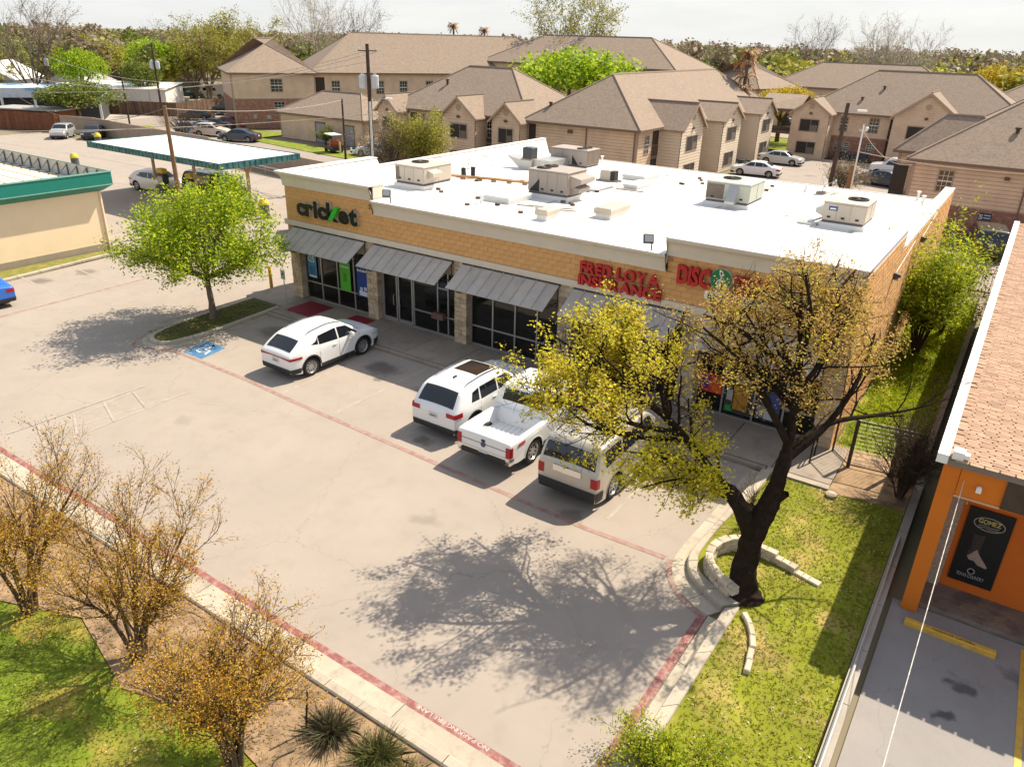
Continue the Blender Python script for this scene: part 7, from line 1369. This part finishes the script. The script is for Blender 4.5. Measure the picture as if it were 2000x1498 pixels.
# ---- background trees: a few grown patterns, each placed tree its own object
def proto_dense(seed, n=1500, sz=.16, lumps=14):
    rg = np.random.default_rng(seed); L_ = []
    for k in range(lumps):
        v = rg.normal(0, 1, 3); v /= np.linalg.norm(v); v[2] = abs(v[2])*.9-.25; c = v*rg.uniform(.35, .72); r = rg.uniform(.28, .45)
        q = rg.normal(0, 1, (n//lumps, 3)); q /= np.linalg.norm(q, axis=1)[:, None]; L_.append(c+q*r*rg.uniform(.75, 1.08, (len(q), 1)))
    C = np.concatenate(L_); C[:, 2] = C[:, 2]*.55+.0; return C
PROT = {}
def bgtree(label, kind, x, y, top, rad, cat='tree'):
    t = thing('background_tree', label, cat, (x, y, 0), random.uniform(0, 6.28)); top = top*(.82 if kind.startswith('bare') or kind == 'budd' else 1); bare = kind.startswith('bare'); bud = kind == 'budd'
    mat = {'bare': 'brown', 'bare_w': 'brown', 'budd': 'olive'}.get(kind, kind)
    if bare or bud:
        s = Skel(int(abs(x*7+y*3))); P = dict(seg=.9, jit=.10, up=.04, nch=[8, 6, 4], ang=(18, 50), len=(.4, .65), thin=.5, rmin=.02, start=.3)
        for k in range(4): a = k*1.57+random.random(); s.limb(ipath(V3((0, 0, 0), (math.cos(a)*rad*.08, math.sin(a)*rad*.08, top*.3), (math.cos(a)*rad*.35, math.sin(a)*rad*.35, top*.62), (math.cos(a)*rad*.6, math.sin(a)*rad*.6, top*.93)), 3), .22, .05, 0, 3, P)
        s.wood(M_BARK3 if kind == 'bare_w' or (bud and top > 15) else M_BARK2, 'trunk', t)
        tp = [(p.x, p.y, p.z) for p, d in s.tips]; ob('crown', leaf_mesh('crown', tp, None, 5 if bud else 2, .35, .30 if bud else .17, LM['whitetwig'] if kind == 'bare_w' else (LM['cream'] if (bud and top > 15) else LM[mat]), 3), t)
    else:
        if kind not in PROT: PROT[kind] = [leaf_mesh('crown', proto_dense(s_, 8000, lumps=26), None, 1, .025, .05, LM[mat], s_, .75) for s_ in (1, 2)]
        m = MB(); m.tube(V3((0, 0, 0), (.1, 0, top*.3), (0, .1, top*.62)), [.32, .24, .12], 7)
        for k in range(5): a = k*1.3; m.tube(V3((0, 0, top*.3), (math.cos(a)*rad*.3, math.sin(a)*rad*.3, top*.5), (math.cos(a)*rad*.6, math.sin(a)*rad*.6, top*.68)), [.16, .1, .05], 5)
        m.build('trunk', M_BARK2, t, smooth=True); c = ob('crown', random.choice(PROT[kind]), t, (0, 0, top*.58)); c.scale = (rad*.93, rad*.93, top*.62)
    return t
for a in [
    ('dense tall bright green tree with wide crown behind the roofs', 'lime', -19.5, 59.5, 13.6, 9.6),
    ('spindly cream budding tree above the bright green crown', 'budd', -36.3, 89.0, 17.4, 5.3),
    ('white-barked bare tree above the long apartment roof', 'bare_w', -82.3, 77.4, 16.9, 4.6),
    ('paler bare tree right of the white-barked one', 'bare', -84.6, 89.5, 15.3, 4.9),
    ('round orange tree over the far roof ridge', 'orange', -98.8, 117.4, 13.2, 6.2),
    ('bare brown tree at the far left edge of the sky', 'bare', -93.5, 34.0, 13.8, 6.4),
    ('yellow-green pointed tree beside the white gabled house', 'lime', -88.5, 38.4, 11.0, 4.4),
    ('leafy green street tree by the wooden yard fence', 'oak', -74.5, 29.8, 6.6, 6.6),
    ('bright lime tree behind the grey roofed house', 'lime', -98.0, 56.8, 12.3, 6.3),
    ('dark green tree in front of the lime tree', 'oak', -88.1, 47.5, 8.8, 3.9),
    ('olive spreading tree above the white van', 'budd', -95.7, 64.7, 11.0, 6.2),
    ('tall olive budding tree beside the brick gable', 'budd', -84.4, 62.4, 11.7, 5.2),
    ('olive crowned tree behind the yellow-green one', 'olive', -116.4, 55.2, 12.6, 8.4),
    ('brown bare tree left of the brick gable behind others', 'bare', -101.9, 66.1, 10.5, 6.1),
    ('golden yellow tree in the court behind the passage', 'gold', -1.2, 84.4, 8.6, 5.4),
    ('bright yellow tree at the right edge of the frame', 'gold', 20.4, 126.2, 12.3, 5.8),
    ('pale yellow-green tree over the long right ridge', 'olive', 14.5, 105.7, 10.8, 4.9),
    ('lime tree behind the central ridge', 'lime', -21.2, 107.3, 10.4, 2.9),
    ('olive round tree behind the dead palm', 'olive', -18.9, 139.6, 12.6, 4.9),
    ('pale bare tree over the far right roof', 'bare_w', 1.0, 134.0, 14.6, 4.9),
    ('second pale bare tree right of the first', 'bare_w', 5.5, 139.8, 13.2, 3.6),
    ('small lime tree beside the round olive one', 'lime', -15.2, 145.8, 10.9, 2.6),
    ('twisted bare tree rising above the treeline', 'bare', -20.4, 170.3, 14.8, 4.8),
    ('dark green shrubby tree left of the round orange one', 'oak', -109.5, 121.1, 12.2, 4.8)]: bgtree(*a)
# dead palms
for x, y, top, la in ((-82.9, 117.9, 15.0, 'dead brown palm over the long ridge, left of the pair'), (-82.0, 128.0, 14.3, 'dead brown palm over the long ridge, right of the pair'), (-2.5, 71.5, 11.8, 'tall dead palm with hanging brown fronds by the passage roof')):
    t = thing('palm_tree', la, 'palm', (x, y, 0)); m = MB(); m.tube(V3((0, 0, 0), (.05, 0, top*.5), (0, .05, top*.92)), [.28, .22, .2], 8); m.build('trunk', M_BARK2, t)
    pts = [(0, 0, top*f) for f in ((.92, .86, .72, .6) if x > -10 else (.92, .88))]; rgp = np.random.default_rng(4); N_ = 36*len(pts); C = np.repeat(np.array(pts), 36, 0); a = rgp.uniform(0, 6.28, N_); L_ = rgp.uniform(.9, 1.7, N_); dz = rgp.uniform(-1.2, .7, N_)
    m = MB()
    for i in range(N_):
        c0 = Vector(C[i]); d = Vector((math.cos(a[i]), math.sin(a[i]), 0)); m.strip([tuple(c0+Vector((0, 0, .03))), tuple(c0+d*L_[i]*.6+Vector((0, 0, dz[i]*.5+.25))), tuple(c0+d*L_[i]+Vector((0, 0, dz[i]-.1)))], [tuple(c0+d.cross(Vector((0, 0, 1)))*.1), tuple(c0+d*L_[i]*.6+d.cross(Vector((0, 0, 1)))*.22+Vector((0, 0, dz[i]*.5+.2))), tuple(c0+d*L_[i]+d.cross(Vector((0, 0, 1)))*.12+Vector((0, 0, dz[i]-.2)))])
    m.build('fronds', M('dead palm frond', (.42, .25, .13), rough=.9, var=.3, rnd='island', rndamt=.35), t)
# far woods that read as one mass
def woods(name, label, mat, seed, n, dmin, dmax, hlo, hhi, a0=-8, a1=76, pts=190, sz=1.15):
    rg = np.random.default_rng(seed); base = proto_dense(seed, pts, lumps=9); C = []
    for i in range(n):
        a = R(rg.uniform(a0, a1)); d = dmin+(dmax-dmin)*rg.random()**.8; h = rg.uniform(hlo, hhi); r = rg.uniform(3.0, 6.0); x, y = CAM.x-math.sin(a)*d, CAM.y+math.cos(a)*d
        b = base*np.array([r, r, h*.62])+np.array([x, y, h*.55]); C.append(b)
    o = ob(name, leaf_mesh(name, np.concatenate(C), None, 1, .3, sz, mat, seed, .7), None, None, 'stuff'); tag(o, label, 'woods')
woods('woods', 'brown leafless woods along the horizon', LM['brown'], 61, 520, 140, 480, 10, 15.5)
woods('woods', 'dull green woods along the horizon', LM['dull'], 62, 420, 135, 450, 8, 14)
woods('woods', 'olive and yellow woods along the horizon', LM['olive'], 63, 330, 130, 400, 8, 13.5)
woods('woods', 'near olive woods behind the houses on the left', LM['olive'], 64, 120, 158, 225, 6.5, 10.5, 42, 76, 640, .5)
woods('woods', 'near brown woods behind the houses on the left', LM['brown'], 65, 90, 158, 235, 6.5, 11, 40, 76, 560, .42)
woods('woods', 'near dull green woods behind the right roofs', LM['dull'], 66, 110, 150, 215, 7, 11, -6, 36, 700, .55)
woods('woods', 'green belt of mixed trees beyond the roofs', LM['dull'], 67, 130, 160, 250, 9, 13.5, -6, 76, 620, .6)
woods('woods', 'olive belt of budding trees beyond the roofs', LM['olive'], 68, 110, 160, 260, 8.5, 13, -6, 76, 620, .55)
